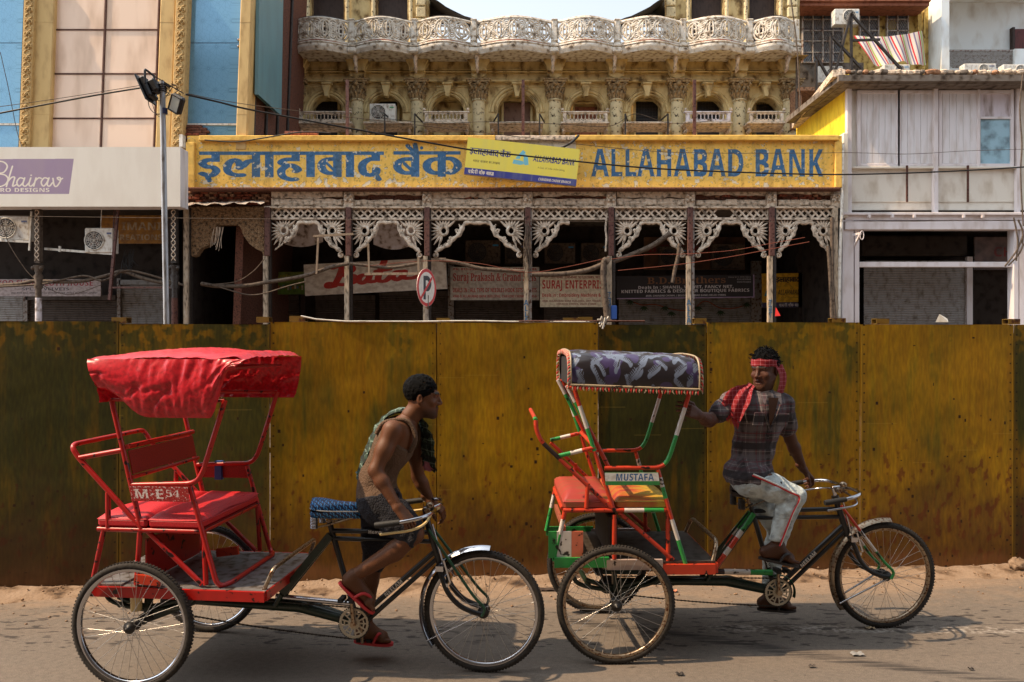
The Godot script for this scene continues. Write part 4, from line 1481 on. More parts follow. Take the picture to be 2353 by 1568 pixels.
		for k in n:
			var c := Vector3(x0 + (x1 - x0) * (k + 0.5) / n, (y0 + y1) * 0.5, -27.26)
			m.tube(ring(c, Vector3((x1 - x0) / n * 0.55, 0, 0), Vector3(0, (y1 - y0) * 0.5, 0), 12), 0.016, 5, true)
		part("balustrade", m, K.white_carving if q[0] != 6 else K.lilac_white, bl)
		m = MB.new()
		for e in [-1.0, 1.0]:
			m.ball(at(x + e * (hw - 4), 252, 27.26), Vector3(0.06, 0.07, 0.06), 8)
		part("finial", m, K.grey_stone, bl)
	# rusty uprights on the parapet
	for q in [[798, 184], [1202, 184], [1596, 184]]:
		var m := MB.new()
		var e := at(q[0], q[1], 22.1)
		m.box(Vector3(e.x, (e.y + 7.7) * 0.5, -22.1), Vector3(0.085, e.y - 7.7, 0.07))
		part("rusty_upright", m, K.brown_steel, bank)
	var tt := MB.new()
	for k in 4:
		tt.tube([at(655 + k * 19, 308, 22.2), at(673 + k * 19, 309, 22.2)], 0.09, 10)
	part("clay_pipes", tt, K.terracotta, bank)
	for q in [[884, 1], [953, 1], [1145, -1], [1240, 1], [1437, 1], [1535, -1]]:
		var m := MB.new()
		var p := at(q[0], 262, 27.0)
		m.bar(p, p + Vector3(0, -0.75, 0), 0.05, 0.05)
		m.bar(p, p + Vector3(0.2 * q[1], -0.1, -0.7), 0.04, 0.04)
		part("iron_bracket", m, K.dark_iron, bank)

# ---------------------------------------------------------------- the building on the left
func shear_x(o: Node3D, k: float, y0: float) -> void:   # this front leans a little, as in the photograph
	o.transform = Transform3D(Basis(Vector3(1, 0, 0), Vector3(k, 1, 0), Vector3(0, 0, 1)), Vector3(-k * y0, 0, 0))

func left_building() -> void:
	var D := 22.0
	var o := thing("clad_building", "tall building with pink cladding, gold stone pillars and blue glass", "building")
	# etched glass
	var p := Painter.new(512, 1024, c8(116, 164, 194)).map(0, 0, 1.25, 2.5)
	var lc := c8(92, 134, 158)
	for gy in 5:
		for gx in 4:
			var c := Vector2(gx * 0.42 + (0.21 if gy % 2 else 0.0), gy * 0.62 + 0.1)
			for k in 12:
				var an := TAU * k / 12.0
				var q := c + Vector2(cos(an), sin(an)) * 0.10
				var q2 := c + Vector2(cos(an + TAU * 5 / 12.0), sin(an + TAU * 5 / 12.0)) * 0.10
				var far := c + Vector2(cos(an), sin(an)) * 0.33
				p.pen([q, q2], 0.002, 0.002, lc)
				p.pen([q, far], 0.002, 0.002, lc)
				p.pen([far, c + Vector2(cos(an + TAU / 12.0), sin(an + TAU / 12.0)) * 0.22], 0.002, 0.002, lc)
	var gm := imgmat("etched_glass", p.im, 0.14)
	gm.metallic = 0.25
	var m: MB
	for q in [[-70, -60, 41, 98], [-70, 99.5, 41, 283], [-70, 288, 41, 345], [421, -60, 541, 98], [421, 99.5, 541, 283], [421, 288, 541, 345]]:
		m = MB.new()
		var a := at(q[0], q[3], D)
		var b := at(q[2], q[1], D)
		m.quad(Vector3(a.x, a.y, -22.0), Vector3(b.x, a.y, -22.0), Vector3(b.x, b.y, -22.0), Vector3(a.x, b.y, -22.0), Vector2(0, (b.y - a.y) / 2.5), Vector2((b.x - a.x) / 1.25, 0))
		m.quad(Vector3(a.x, b.y, -22.012), Vector3(b.x, b.y, -22.012), Vector3(b.x, a.y, -22.012), Vector3(a.x, a.y, -22.012))
		part("glass_pane", m, gm, o)
	m = MB.new()
	slab(m, -70, 283.5, 41, 287.5, 21.97, 0.08)
	slab(m, 421, 283.5, 541, 287.5, 21.97, 0.08)
	part("white_transom", m, K.ac_white, o)
	m = MB.new()
	for e in [423, 538]:
		for y in [91, 106]: m.ball(at(e, y, 21.97), Vector3(0.045, 0.045, 0.03), 8)
	part("glass_stud", m, K.chrome, o)
	for q in [[66, 112, 21.80], [355.6, 391, 21.80], [540, 566, 21.78]]:
		var pi := part("gold_pillar", slab(MB.new(), q[0], -60, q[1], 345, q[2], 0.6, 0.03), K.gold_stone, o)
		for y in [50, 262]:
			part("stone_joint", slab(MB.new(), q[0] + 1, y, q[1] - 1, y + 1.2, q[2] - 0.004, 0.02), K.gold_carving, pi)
	for q in [[41.6, 66, 0], [391, 418, 0]]:
		var pi := part("carved_pillar", slab(MB.new(), q[0], -60, q[1], 345, 21.70, 0.6, 0.02), K.gold_carving, o, "gold pillar carved with twining leaves")
		m = MB.new()
		var c: float = (q[0] + q[1]) * 0.5
		for k in 14:
			var y := -40 + k * 28.0
			for s in [-1.0, 1.0]:
				var pts := []
				for e in [[0, 0], [7, 3], [8, 9], [3, 12], [1, 14], [6, 18], [7, 24], [1, 27]]: pts.append(at(c + s * e[0], y + e[1], 21.69))
				m.tube(curve(pts, 4), 0.020, 5)
				m.tube([at(c + s * 3, y + 6, 21.69), at(c + s * 5, y + 8, 21.66), at(c + s * 3, y + 10, 21.69)], [0.01, 0.035, 0.01], 5)
			m.tube([at(c, y, 21.69), at(c, y + 4, 21.66), at(c, y + 7, 21.69)], [0.015, 0.045, 0.01], 5)
		part("carving", m, K.gold_carving, pi)
	var ys := [-130, -32, 68, 169.5, 272, 375]
	for r in 5:
		for q in [[113, 229], [232, 352]]:
			part("pink_panel", slab(MB.new(), q[0] + 0.8, ys[r] + 1.0, q[1] - 0.8, ys[r + 1] - 1.0, 21.95, 0.05, 0.012), K.pink_panel, o)
	m = MB.new()
	for y in ys: slab(m, 112, y - 1.2, 353, y + 1.2, 21.93, 0.03)
	for x in [112, 230.5, 353]: slab(m, x - 1.3, -130, x + 1.3, 345, 21.925, 0.035)
	part("rusty_joint_strip", m, K.rust_bar, o)
	part("core", slab(MB.new(), -70, -160, 572, 345, 22.03, 0.1), K.brick_dark, o)
	part("side_wall", MB.new().box(Vector3(-7.72, 8.4, -24.9), Vector3(0.22, 15.0, 5.6)), K.brick_dark, o)
	m = MB.new()
	for z in [-22.5, -23.6, -24.7, -25.8]: m.tube([Vector3(-7.57, 6.5, z), Vector3(-7.57, 15.0, z)], 0.05, 6)
	part("drain_pipe", m, K.dark_iron, o)
	shear_x(o, 0.036, at(0, 345, 22).y)
	# the sign board fixed to the side wall
	var sp := Painter.new(128, 512, c8(108, 150, 160)).map(0, 0, 1, 4)
	sp.text("DESIGNS", 0.2, 1.5, 0.95, 1.75, c8(146, 150, 148), true, false)
	sp.soil(66, 0.22, c8(90, 110, 120), Vector2(1, 0.2))
	m = MB.new()
	m.quad(Vector3(-7.28, 9.0, -22.1), Vector3(-7.24, 9.0, -24.2), Vector3(-7.14, 15.2, -24.2), Vector3(-7.20, 15.2, -22.1))
	m.quad(Vector3(-7.34, 9.0, -24.2), Vector3(-7.38, 9.0, -22.1), Vector3(-7.30, 15.2, -22.1), Vector3(-7.24, 15.2, -24.2))
	m.quad(Vector3(-7.38, 9.0, -22.1), Vector3(-7.28, 9.0, -22.1), Vector3(-7.20, 15.2, -22.1), Vector3(-7.30, 15.2, -22.1))
	single("side_sign_board", m, imgmat("side_board", sp.im, 0.35), "tall pale blue-green sign board on the side of the clad building", "sign")
	# broken brick parapet between the two buildings
	var bp := thing("broken_brick_wall", "broken stub of dark brick wall left of the yellow name band", "wall")
	var bm := MB.new().cbox(Vector3.ZERO, Vector3(0.22, 0.07, 0.11), 0.008).mesh()
	var rg := RandomNumberGenerator.new()
	rg.seed = 72
	for k in 12:
		var wid := 30.0 - k * 0.4
		for j in 3:
			if k > 7 and j > 12 - k: continue
			var b := part("brick", bm, [K.brick, K.brick_dark, K.brick_dark][rg.randi() % 3], bp)
			b.position = at(432 + j * 17 + (k % 2) * 6, 360 - k * 6.3, 21.95 + rg.randf_range(-0.02, 0.02))
			b.rotation.y = rg.randf_range(-0.1, 0.1)
	part("core", slab(MB.new(), 424, 286, 470, 440, 22.1, 0.4), K.brick_dark, bp)
	for k in 9:
		var b := part("brick", bm, K.brick_dark, bp)
		b.position = at(478 + k * 9, 296 + k * 3.4, 22.3)
		b.rotation.z = -0.35
	part("white_block", slab(MB.new(), 411, 309, 419, 337, 21.2, 0.2), K.ac_white, bp)

func sign_board(called: String, label: String, im: Image, x0: float, y0: float, x1: float, y1: float, d: float, deep: float, tilt := 0.0, edge: Material = null, group := "") -> Node3D:
	# a flat board of that measured size: printed face in front of a solid box
	var a := at(x0, y1, d)
	var b := at(x1, y0, d)
	var o := thing(called, label, "sign", Vector3((a.x + b.x) * 0.5, (a.y + b.y) * 0.5, -d), 0.0, group)
	o.rotation.z = tilt
	var w := (b.x - a.x) * 0.5
	var h := (b.y - a.y) * 0.5
	part("printed_face", _face(w, h), imgmat(called + "_print" + str(taken[called]), im, 0.55), o)
	part("board", MB.new().cbox(Vector3(0, 0, -deep * 0.5 - 0.004), Vector3(w * 2, h * 2, deep), 0.01), edge if edge else K.grey_steel, o)
	return o

func _face(w: float, h: float) -> MB:
	var m := MB.new()
	m.quad(Vector3(-w, -h, 0), Vector3(w, -h, 0), Vector3(w, h, 0), Vector3(-w, h, 0))
	return m

func left_shops() -> void:
	# the white shop board
	var p := Painter.new(1024, 320, c8(226, 220, 208)).map(-60, 338, 414, 475)
	p.poly([Vector2(-60, 366), Vector2(169, 365), Vector2(158, 446), Vector2(-60, 446)], c8(150, 130, 156))
	var cr := c8(228, 220, 206)
	for s in [[-40, 385, -16, 372, 6, 372, 16, 382, 8, 396, -8, 399, 10, 402, 18, 412, 10, 425, -10, 430, -30, 424], [-4, 372, -14, 400, -24, 432],
		[28, 382, 21, 405, 14, 429], [17, 418, 26, 408, 33, 408, 30, 420, 29, 428, 38, 424], [54, 411, 45, 409, 38, 419, 43, 428, 52, 420, 56, 409], [56, 409, 52, 424, 58, 428, 66, 420], [70, 409, 66, 424, 71, 428, 79, 420],
		[82, 409, 77, 428], [80, 416, 88, 409, 94, 410], [110, 411, 101, 409, 94, 419, 99, 428, 107, 420, 112, 409], [112, 409, 108, 424, 113, 428, 120, 420], [121, 410, 124, 426, 130, 428, 138, 416, 137, 408, 131, 409, 136, 414, 143, 410]]:
		p.pen(cr2(vv(s), 5), 1.9, 1.5, cr)
	p.disc(71, 403, 2.0, 1.8, cr)
	p.text("RO DESIGNS", 0, 432, 113, 441.5, cr, true)
	p.soil(67, 0.14, c8(190, 176, 160), Vector2(1, 0.3), 0.01)
	var o := sign_board("shop_board", "big white shop board with a mauve panel and cream script lettering", p.im, -60, 338, 414, 475, 20.5, 0.5, 0.0, K.white_board)
	# building behind the shops
	var b := thing("corner_shops", "dark shop row under the white board on the left", "building")
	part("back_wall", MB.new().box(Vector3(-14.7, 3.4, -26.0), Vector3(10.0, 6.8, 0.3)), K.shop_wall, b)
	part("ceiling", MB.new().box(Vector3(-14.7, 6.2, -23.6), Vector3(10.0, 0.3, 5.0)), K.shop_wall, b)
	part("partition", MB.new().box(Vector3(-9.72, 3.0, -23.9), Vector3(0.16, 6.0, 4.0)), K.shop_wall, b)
	for q in [[-40, 52, K.shutter_grey], [62, 268, K.shutter_brown], [276, 398, K.shutter_grey]]:
		shutter(b, q[0], q[1], 690 if q[0] == 62 else 655, 25.6, q[2])
	for q in [[52, 62], [268, 276]]:
		part("shutter_jamb", down(MB.new(), q[0], q[1], 640, 25.5, 0.1), K.grey_steel, b)
	# cast-iron columns
	for q in [[88, "left"], [401, "right"]]:
		var m := MB.new()
		var x: float = q[0]
		var e := at(x, 0, 21.0)
		var top := at(0, 478, 21).y
		var mid := at(0, 610, 21).y
		m.box(Vector3(e.x, (top + mid) * 0.5 + 0.03, -21.0), Vector3(0.15, top - mid - 0.05, 0.15))
		var shp := MB.new()
		for k in 9:
			var y := mid + 0.12 + k * 0.165
			for s in [-1.0, 1.0]:
				shp.bar(Vector3(e.x - s * 0.06, y, -20.92), Vector3(e.x + s * 0.06, y + 0.15, -20.92 + 0.002 * s), 0.02, 0.02)
			shp.ball(Vector3(e.x, y + 0.075, -20.915), Vector3(0.03, 0.035, 0.02), 6)
		m.lathe([Vector2(0.075, 0), Vector2(0.075, mid - 0.65), Vector2(0.12, mid - 0.6), Vector2(0.08, mid - 0.5), Vector2(0.12, mid - 0.3), Vector2(0.075, mid - 0.22), Vector2(0.13, mid - 0.05), Vector2(0.13, mid)], Transform3D(Basis.IDENTITY, Vector3(e.x, 0, -21.0)), 14)
		for s in [-1.0, 1.0]: m.ball(Vector3(e.x + s * 0.11, mid - 0.08, -20.93), Vector3(0.06, 0.06, 0.05), 8)
		m.box(Vector3(e.x, top, -21.0), Vector3(0.24, 0.12, 0.24))
		var c := thing("iron_column", "ornate cast-iron column under the white shop board, %s" % ("left of the bracketed air conditioner" if q[1] == "left" else "beside the tall lamp pole"), "column", Vector3.ZERO, 0.0, "iron columns under the shop board")
		part("shaft", m, K.cable_grey if q[1] == "left" else K.dark_iron, c)
		part("lattice_ornament", shp, K.grey_stone, c)
		part("painted_foot", MB.new().lathe([Vector2(0.082, 0), Vector2(0.082, at(0, 685, 21).y)], Transform3D(Basis.IDENTITY, Vector3(e.x, 0, -21.0)), 14), K.lilac_white if q[1] == "left" else K.rust_bar, c)
	var m2 := MB.new()
	m2.bar(at(271, 478, 21.1), at(251, 690, 21.1), 0.07, 0.07)
	m2.bar(at(262, 478, 21.3), at(256, 640, 21.3), 0.03, 0.03)
	m2.bar(at(256, 661, 21.1), at(400, 661, 21.1), 0.05, 0.05)
	single("leaning_angle_iron", m2, K.brown_steel, "leaning brown angle iron beside the small air conditioner", "post")
	m2 = MB.new()
	m2.bar(at(102, 572, 21.2), at(260, 584, 21.2), 0.04, 0.06)
	m2.bar(at(137, 566, 21.2), at(137, 579, 21.2), 0.05, 0.05)
	m2.bar(at(-10, 552, 21.2), at(68, 556, 21.2), 0.04, 0.06)
	m2.bar(at(72, 486, 21.2), at(67, 576, 21.2), 0.045, 0.045)
	m2.tube([at(233, 480, 21.2), at(231, 526, 21.2)], 0.012, 5)
	single("white_bracket_rails", m2, K.ac_white, "white steel rails that carry the two air conditioners on the left", "bracket")
	# signs
	p = Painter.new(900, 150, c8(188, 176, 176)).map(-60, 642, 231, 681)
	p.text("KAKOO SHAH CLOTH HOUSE", -30, 644, 213, 657, c8(158, 40, 46))
	p.text("SPL IN VELVETS", 50, 661, 158, 667.5, c8(60, 54, 66))
	p.text("4944, MAIN ROAD, NEAR TOWN HALL, CHANDNI CHOWK, DELHI-6  Ph. 23935551, 23948401", 24, 671, 222, 676, c8(70, 60, 66), true, false, 0.3)
	p.soil(68, 0.4, c8(110, 90, 84), Vector2(1, 1.4))
	sign_board("cloth_shop_sign", "grimy white shop sign with red and grey lettering behind the left iron column", p.im, -60, 642, 231, 681, 24.4, 0.08)
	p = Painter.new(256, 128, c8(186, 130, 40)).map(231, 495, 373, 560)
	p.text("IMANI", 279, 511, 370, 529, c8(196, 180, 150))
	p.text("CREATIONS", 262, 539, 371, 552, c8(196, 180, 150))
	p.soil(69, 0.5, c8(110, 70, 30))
	sign_board("yellow_shop_sign", "dim yellow shop sign in the shade between lamp pole and air conditioner", p.im, 231, 495, 373, 560, 25.3, 0.08)

var slat_mesh := {}
func shutter(parent: Node3D, x0: float, x1: float, top: float, d: float, mat: Material) -> void:   # a rolling shutter of curved slats
	var a := at(x0, top, d)
	var b := at(x1, 740, d)
	var w := b.x - a.x
	var sh := part("rolling_shutter", MB.new().box(Vector3(a.x + w * 0.5, a.y + 0.08, -d + 0.02), Vector3(w, 0.16, 0.16)), mat, parent)
	var pitch := 0.076
	var y := a.y
	var key := "%.2f" % w
	if not slat_mesh.has(key):
		var m := MB.new()
		m.grid(1, 5, func(u: float, v: float) -> Vector3:
			return Vector3((u - 0.5) * w, v * pitch * 0.97, 0.020 * sin(v * PI)))
		slat_mesh[key] = m.mesh()
	while y > 2.3:
		y -= pitch
		var s := part("slat", slat_mesh[key], mat, sh)
		s.position = Vector3(a.x + w * 0.5, y, -d)
	var low := MB.new()
	var rows := int(y / pitch)
	low.grid(1, rows * 4, func(u: float, v: float) -> Vector3:
		return Vector3(a.x + u * w, v * y, -d + 0.018 * absf(sin(v * rows * PI))))
	var lp := part("lower_slats", low, mat, sh)
	lp.set_meta("kind", "stuff")

# ---------------------------------------------------------------- the white house on the right
func right_house() -> void:
	var D := 22.3
	var o := thing("white_boarded_house", "white house on the right with boarded upper windows over an open shop", "building")
	var m := MB.new()
	slab(m, 1950, 200, 2420, 500, 22.36, 0.2)
	part("front_wall", m, K.white_wall, o)
	# side wall of yellow boards
	var xs := at(1945, 0, D).x
	for k in 8:
		var z0 := -22.4 - k * 0.47
		part("yellow_board", MB.new().cbox(Vector3(xs + 0.02, 8.2, z0 - 0.232), Vector3(0.04, 3.2, 0.455), 0.008), K.yellow_wall, o)
	part("side_core", MB.new().box(Vector3(xs + 0.10, 4.9, -24.4), Vector3(0.1, 9.7, 3.9)), K.yellow_wall, o)
	# upper storey boards
	for q in [[1979, 2062, 6], [2071, 2146, 5], [2166, 2246, 5]]:
		var n: int = q[2]
		var w: float = (q[1] - q[0]) / float(n)
		m = MB.new()
		slab(m, q[0] - 8, 207, q[0], 382, 22.26, 0.1, 0.01)
		slab(m, q[1], 207, q[1] + 7, 382, 22.26, 0.1, 0.01)
		slab(m, q[0] - 1, 207, q[1] + 1, 214, 22.265, 0.08, 0.01)
		slab(m, q[0] - 1, 376, q[1] + 1, 382, 22.265, 0.08, 0.01)
		var fr := part("window_frame", m, K.white_paint, o)
		for k in n:
			part("plank", slab(MB.new(), q[0] + w * k + 0.25, 214, q[0] + w * (k + 1) - 0.25, 376, 22.29, 0.05, 0.008), K.white_board, fr)
	m = MB.new()
	slab(m, 2248, 205, 2254, 384, 22.24, 0.12, 0.01); slab(m, 2324, 205, 2331, 384, 22.24, 0.12, 0.01)
	slab(m, 2254, 207, 2324, 215, 22.25, 0.1); slab(m, 2254, 268, 2324, 273, 22.25, 0.1); slab(m, 2254, 376, 2324, 384, 22.25, 0.1)
	var wf := part("window_frame", m, K.white_paint, o)
	part("upper_pane", slab(MB.new(), 2254, 215, 2324, 268, 22.30, 0.03), K.lilac_board, wf)
	part("lower_pane", slab(MB.new(), 2254, 273, 2324, 376, 22.30, 0.03), K.pale_blue_pane, wf)
	for q in [[2147, 2157], [1947, 1958], [2338, 2346]]:
		part("post", slab(MB.new(), q[0], 198, q[1], 492, 22.2, 0.15, 0.01), K.white_paint, o)
	m = MB.new()
	slab(m, 1958, 382, 2345, 387, 22.22, 0.12, 0.01)
	slab(m, 1958, 462, 2345, 464, 22.33, 0.03)
	part("ledge", m, K.white_wall, o)
	for x in [2086, 2226]:
		part("iron_upright", slab(MB.new(), x - 2, 380, x + 1.5, 464, 22.1, 0.05), K.rust_bar, o)
	# beam, columns, shop opening
	m = MB.new()
	slab(m, 1935, 488, 2420, 494, 22.0, 0.35, 0.01)
	slab(m, 1942, 495, 2420, 506, 22.1, 0.25, 0.01)
	slab(m, 1942, 508, 2420, 528, 22.05, 0.30, 0.015)
	part("steel_beam", m, K.white_paint, o)
	m = MB.new()
	for x in [1999, 2052, 2102, 2216, 2260]: slab(m, x - 2, 494, x + 3, 500, 21.95, 0.1)
	part("beam_hook", m, K.white_paint, o)
	for q in [[1937, 1962], [1965, 1975], [2331, 2341], [2344, 2380]]:
		part("column", down(MB.new(), q[0], q[1], 506, 22.12 if q[0] != 1965 else 22.2, 0.3), K.white_paint, o)
	part("cross_bar", slab(MB.new(), 1976, 602, 2336, 614, 22.2, 0.12, 0.01), K.white_paint, o)
	part("back_wall", MB.new().box(Vector3(14.0, 3.2, -25.4), Vector3(9.2, 6.4, 0.2)), K.shop_wall, o)
	part("ceiling", MB.new().box(Vector3(14.0, 5.6, -23.85), Vector3(9.2, 0.25, 3.0)), K.shop_wall, o)
	part("far_partition", MB.new().box(Vector3(18.5, 2.7, -23.9), Vector3(0.2, 5.4, 3.0)), K.shop_wall, o)
	part("side_partition", MB.new().box(Vector3(9.85, 2.7, -24.0), Vector3(0.14, 5.4, 2.8)), K.shop_wall, o)
	part("roller_box", slab(MB.new(), 1978, 540, 2225, 588, 24.6, 0.5, 0.05), K.shop_wall, o)
	shutter(o, 1985, 2222, 612, 24.6, K.shutter_grey)
	part("shutter_jamb", down(MB.new(), 2223, 2236, 590, 24.5, 0.12), K.white_paint, o)
	# roof slab with rubble edge
	m = MB.new()
	slab(m, 1928, 172, 2440, 186, 21.6, 4.2)
	slab(m, 1940, 186, 2440, 192, 21.75, 3.9)
	var rf := part("roof", m, K.grey_render, o, "stained concrete roof edge")
	m = MB.new()
	m.bar(at(1928, 168, 21.7), at(1832, 288, 26.1), 0.34, 0.20)
	part("verge_beam", m, K.grey_stone, rf)
	m = MB.new()
	m.grid(60, 1, func(u: float, v: float) -> Vector3:
		return at(1945 + 500 * u, 187 + 9 * v + 2 * sin(u * 40.0), 21.75 + 0.4 * v) + Vector3(0, 0.03 * sin(u * 160.0), 0.0))
	part("corrugated_eave", m, K.brown_steel, rf)
	var rg := RandomNumberGenerator.new()
	rg.seed = 73
	var st := [MB.new().cbox(Vector3.ZERO, Vector3(0.22, 0.13, 0.2), 0.03).mesh(), MB.new().cbox(Vector3.ZERO, Vector3(0.15, 0.11, 0.2), 0.035).mesh()]
	var x := 1932.0
	while x < 2420:
		var b := part("stone", st[rg.randi() % 2], [K.grey_stone, K.grey_render, K.brick_pale, K.grey_stone][rg.randi() % 4], rf)
		b.position = at(x, 167 + rg.randf_range(-1.5, 1.5), 21.8)
		b.rotation = Vector3(rg.randf_range(-0.2, 0.2), rg.randf_range(-0.4, 0.4), rg.randf_range(-0.2, 0.2))
		x += rg.randf_range(12, 17)
	# pier between bank and house, drain pipes
	m = MB.new()
	slab(m, 1938, 305, 1950, 500, 22.05, 0.4, 0.02)
	part("rough_pier", m, K.white_wall, o)
	m = MB.new()
	m.tube([at(1937, 330, 21.75), at(1935, 480, 21.75), at(1930, 600, 21.75), at(1928, 745, 21.75)], 0.045, 8)
	single("drain_pipe", m, K.ac_white, "thin white drain pipe at the right end of the bank", "pipe")
	m = MB.new()
	for q in [[1903, 566, 1908, 640, 1912, 742], [1912, 500, 1913, 640, 1919, 742], [1908, 590, 1909, 650, 1915, 742]]:
		m.tube(curve([at(q[0], q[1], 21.7), at(q[2], q[3], 21.7), at(q[4], q[5], 21.7), at(q[4] + 1, 790, 21.7)], 6), 0.05, 8)
	single("conduit_bundle", m, K.cable_grey, "bundle of grey conduits at the bank's last arch", "pipe")
	m = MB.new()
	m.bar(at(1962, 540, 21.9), at(1978, 536, 21.6), 0.06, 0.06)
	m.bar(at(1963, 566, 21.9), at(1977, 538, 21.6), 0.05, 0.05)
	m.tube(ring(at(1981, 541, 21.6), Vector3(0.05, 0, 0), Vector3(0, 0.12, 0), 16), 0.014, 6, true)
	single("white_lamp_arm", m, K.white_paint, "small white bracket with a ring on the house's left column", "bracket")
	m = MB.new()
	for q in [[2330, 500, 2336, 600], [2340, 505, 2350, 560], [2352, 540, 2310, 612], [2353, 560, 2318, 610]]:
		m.tube(curve([at(q[0], q[1], 21.8), at((q[0] + q[2]) * 0.5 + 6, (q[1] + q[3]) * 0.5, 21.8), at(q[2], q[3], 21.8)], 6), 0.025, 6)
	m.tube(curve([at(2351, 170, 21.5), at(2344, 250, 21.5), at(2349, 330, 21.5), at(2346, 400, 21.5), at(2352, 520, 21.5)], 6), 0.02, 6)
	single("tangled_wires", m, K.cable_grey, "tangled wires at the right edge of the white house", "wires")

# ---------------------------------------------------------------- buildings behind, upper right
func rear_buildings() -> void:
	var D := 29.5
	var o := thing("flat_with_grilled_windows", "shabby yellow and grey flat with grilled windows above the white house", "building")
	part("wall", slab(MB.new(), 1826, -60, 2166, 330, D, 0.4), K.old_yellow_wall, o)
	part("wall_patch", slab(MB.new(), 1834, 144, 1985, 330, D - 0.03, 0.05), K.grey_render, o)
	part("wall_patch", slab(MB.new(), 1834, 10, 1846, 150, D - 0.03, 0.05), K.grey_render, o)
	var m := MB.new()
	slab(m, 1830, -8, 2140, 2, D - 1.1, 1.3)
	slab(m, 1834, 2, 2136, 13, D - 1.0, 0.9)
	part("eave", m, K.board_red, o)
	for q in [[1846, 1938, 4, [19, 44, 70, 94, 120, 143]], [1977, 2020, 2, [19, 44, 70, 94]], [2040, 2088, 2, [19, 44, 70, 94]]]:
		var ys: Array = q[3]
		var n: int = q[2]
		m = MB.new()
		for k in n + 1:
			var x: float = lerpf(q[0], q[1], k / float(n))
			slab(m, x - 1.2, ys[0], x + 1.2, ys[ys.size() - 1], D - 0.14, 0.12)
		for y in ys: slab(m, q[0], y - 1, q[1], y + 1, D - 0.13, 0.1)
		var fr := part("window", m, K.grey_sheet, o)
		for k in n:
			for j in ys.size() - 1:
				var xa := lerpf(q[0], q[1], k / float(n)) + 1.2
				var xb := lerpf(q[0], q[1], (k + 1) / float(n)) - 1.2
				part("pane", slab(MB.new(), xa, ys[j] + 1, xb, ys[j + 1] - 1, D - 0.06, 0.03), K.yellow_card if q[0] == 2040 and k == 0 and j == 1 else K.window_glass, fr)
		m = MB.new()
		var n2 := int((q[1] - q[0]) / 5.0)
		for k in n2 + 8:
			for s in [-1.0, 1.0]:
				var x: float = q[0] + (k - 4) * (q[1] - q[0]) / n2
				var h: float = ys[ys.size() - 1] - ys[1]
				var xa := clampf(x, q[0], q[1])
				var xe := clampf(x + s * h * 0.6, q[0], q[1])
				if absf(xe - xa) > 4:
					m.tube([at(xa, ys[1] + absf(xa - x) / 0.6, D - 0.09 - 0.008 * s), at(xe, ys[1] + absf(xe - x) / 0.6, D - 0.09 - 0.008 * s)], 0.012, 4)
		part("diamond_mesh", m, K.grey_steel, fr)
	m = MB.new()
	slab(m, 2110, 12, 2118, 150, D - 0.2, 0.2)
	slab(m, 2124, 12, 2127, 170, D - 0.3, 0.1)
	part("pilaster", m, K.old_yellow_wall, o)
	m = MB.new()
	slab(m, 1828, 205, 1843, 290, 27.2, 2.0)
	slab(m, 1836, 200, 1905, 208, 27.0, 1.6)
	part("brick_pier", m, K.brick_pale, o)
	m = MB.new()
	m.tube([at(1832, 120, 27.4), at(1830, 300, 27.0)], 0.05, 6)
	m.tube(curve([at(1815, -20, 26), at(1830, 90, 26), at(1837, 200, 26), at(1842, 285, 26)], 6), 0.025, 5)
	single("hanging_service_cable", m, K.cable_grey, "pale cable hanging down the corner between the bank and the yellow flat", "cable")
	# steel frames standing on the roof
	m = MB.new()
	for q in [[1956, 30, 1957, 160], [1956, 32, 2072, 160], [1955, 34, 1915, 184], [1960, 93, 2022, 91], [1910, 84, 1910, 190], [1912, 84, 1982, 160], [1876, 140, 1876, 215], [1876, 128, 1910, 190]]:
		m.bar(at(q[0], q[1], 26.6), at(q[2], q[3], 26.6), 0.09, 0.07)
	single("roof_gantry", m, K.dark_iron, "dark triangular steel gantry standing on the white house's roof", "gantry")
	# striped cloth drying
	var p := Painter.new(512, 192, c8(206, 196, 184)).map(0, 0, 1, 1)
	var cs := [c8(196, 40, 52), c8(212, 202, 192), c8(120, 108, 140), c8(206, 198, 186), c8(196, 40, 52), c8(160, 176, 80), c8(206, 198, 186), c8(112, 100, 136)]
	for k in 30: p.rect(k / 30.0, 0, (k + 0.62) / 30.0, 1, cs[k % 8])
	var cm := imgmat("striped_cloth", p.im, 0.9)
	cm.backlight_enabled = true
	cm.backlight = Color(0.25, 0.22, 0.2)
	m = MB.new()
	m.grid(48, 16, func(u: float, v: float) -> Vector3:
		var tx := lerpf(1962, 2119, u)
		var ty := lerpf(82, 71, u) + 7.0 * sin(u * PI)
		var bx := lerpf(1988, 2131, u)
		var by := lerpf(158, 146, u) + 4.0 * sin(u * 9.0)
		var e := at(lerpf(tx, bx, v), lerpf(ty, by, v), 27.6)
		return e + Vector3(0, 0, 0.07 * sin(u * 22.0 + v * 2.0) * (0.3 + v) + 0.5 * v * (1.0 - u)))
	single("striped_cloth", m, cm, "striped red, white and purple cloth hung out above the white house", "cloth")
	# the far white building
	o = thing("far_white_building", "plain white building with a mesh railing at the top right", "building")
	part("wall", slab(MB.new(), 2181, -80, 2460, 330, 31.0, 0.4), K.far_white_wall, o)
	part("pillar", slab(MB.new(), 2164, -80, 2182, 180, 28.6, 2.8), K.far_white_wall, o)
	part("shadow_soffit", slab(MB.new(), 2181, -90, 2460, -62, 28.5, 2.6), K.far_white_wall, o)
	var dr := part("door", slab(MB.new(), 2332, 66, 2380, 175, 30.9, 0.12, 0.02), K.board_red_dark, o, "red-brown door")
	part("door_frame", slab(MB.new(), 2328, 62, 2333, 175, 30.8, 0.2), K.dark_wood, dr)
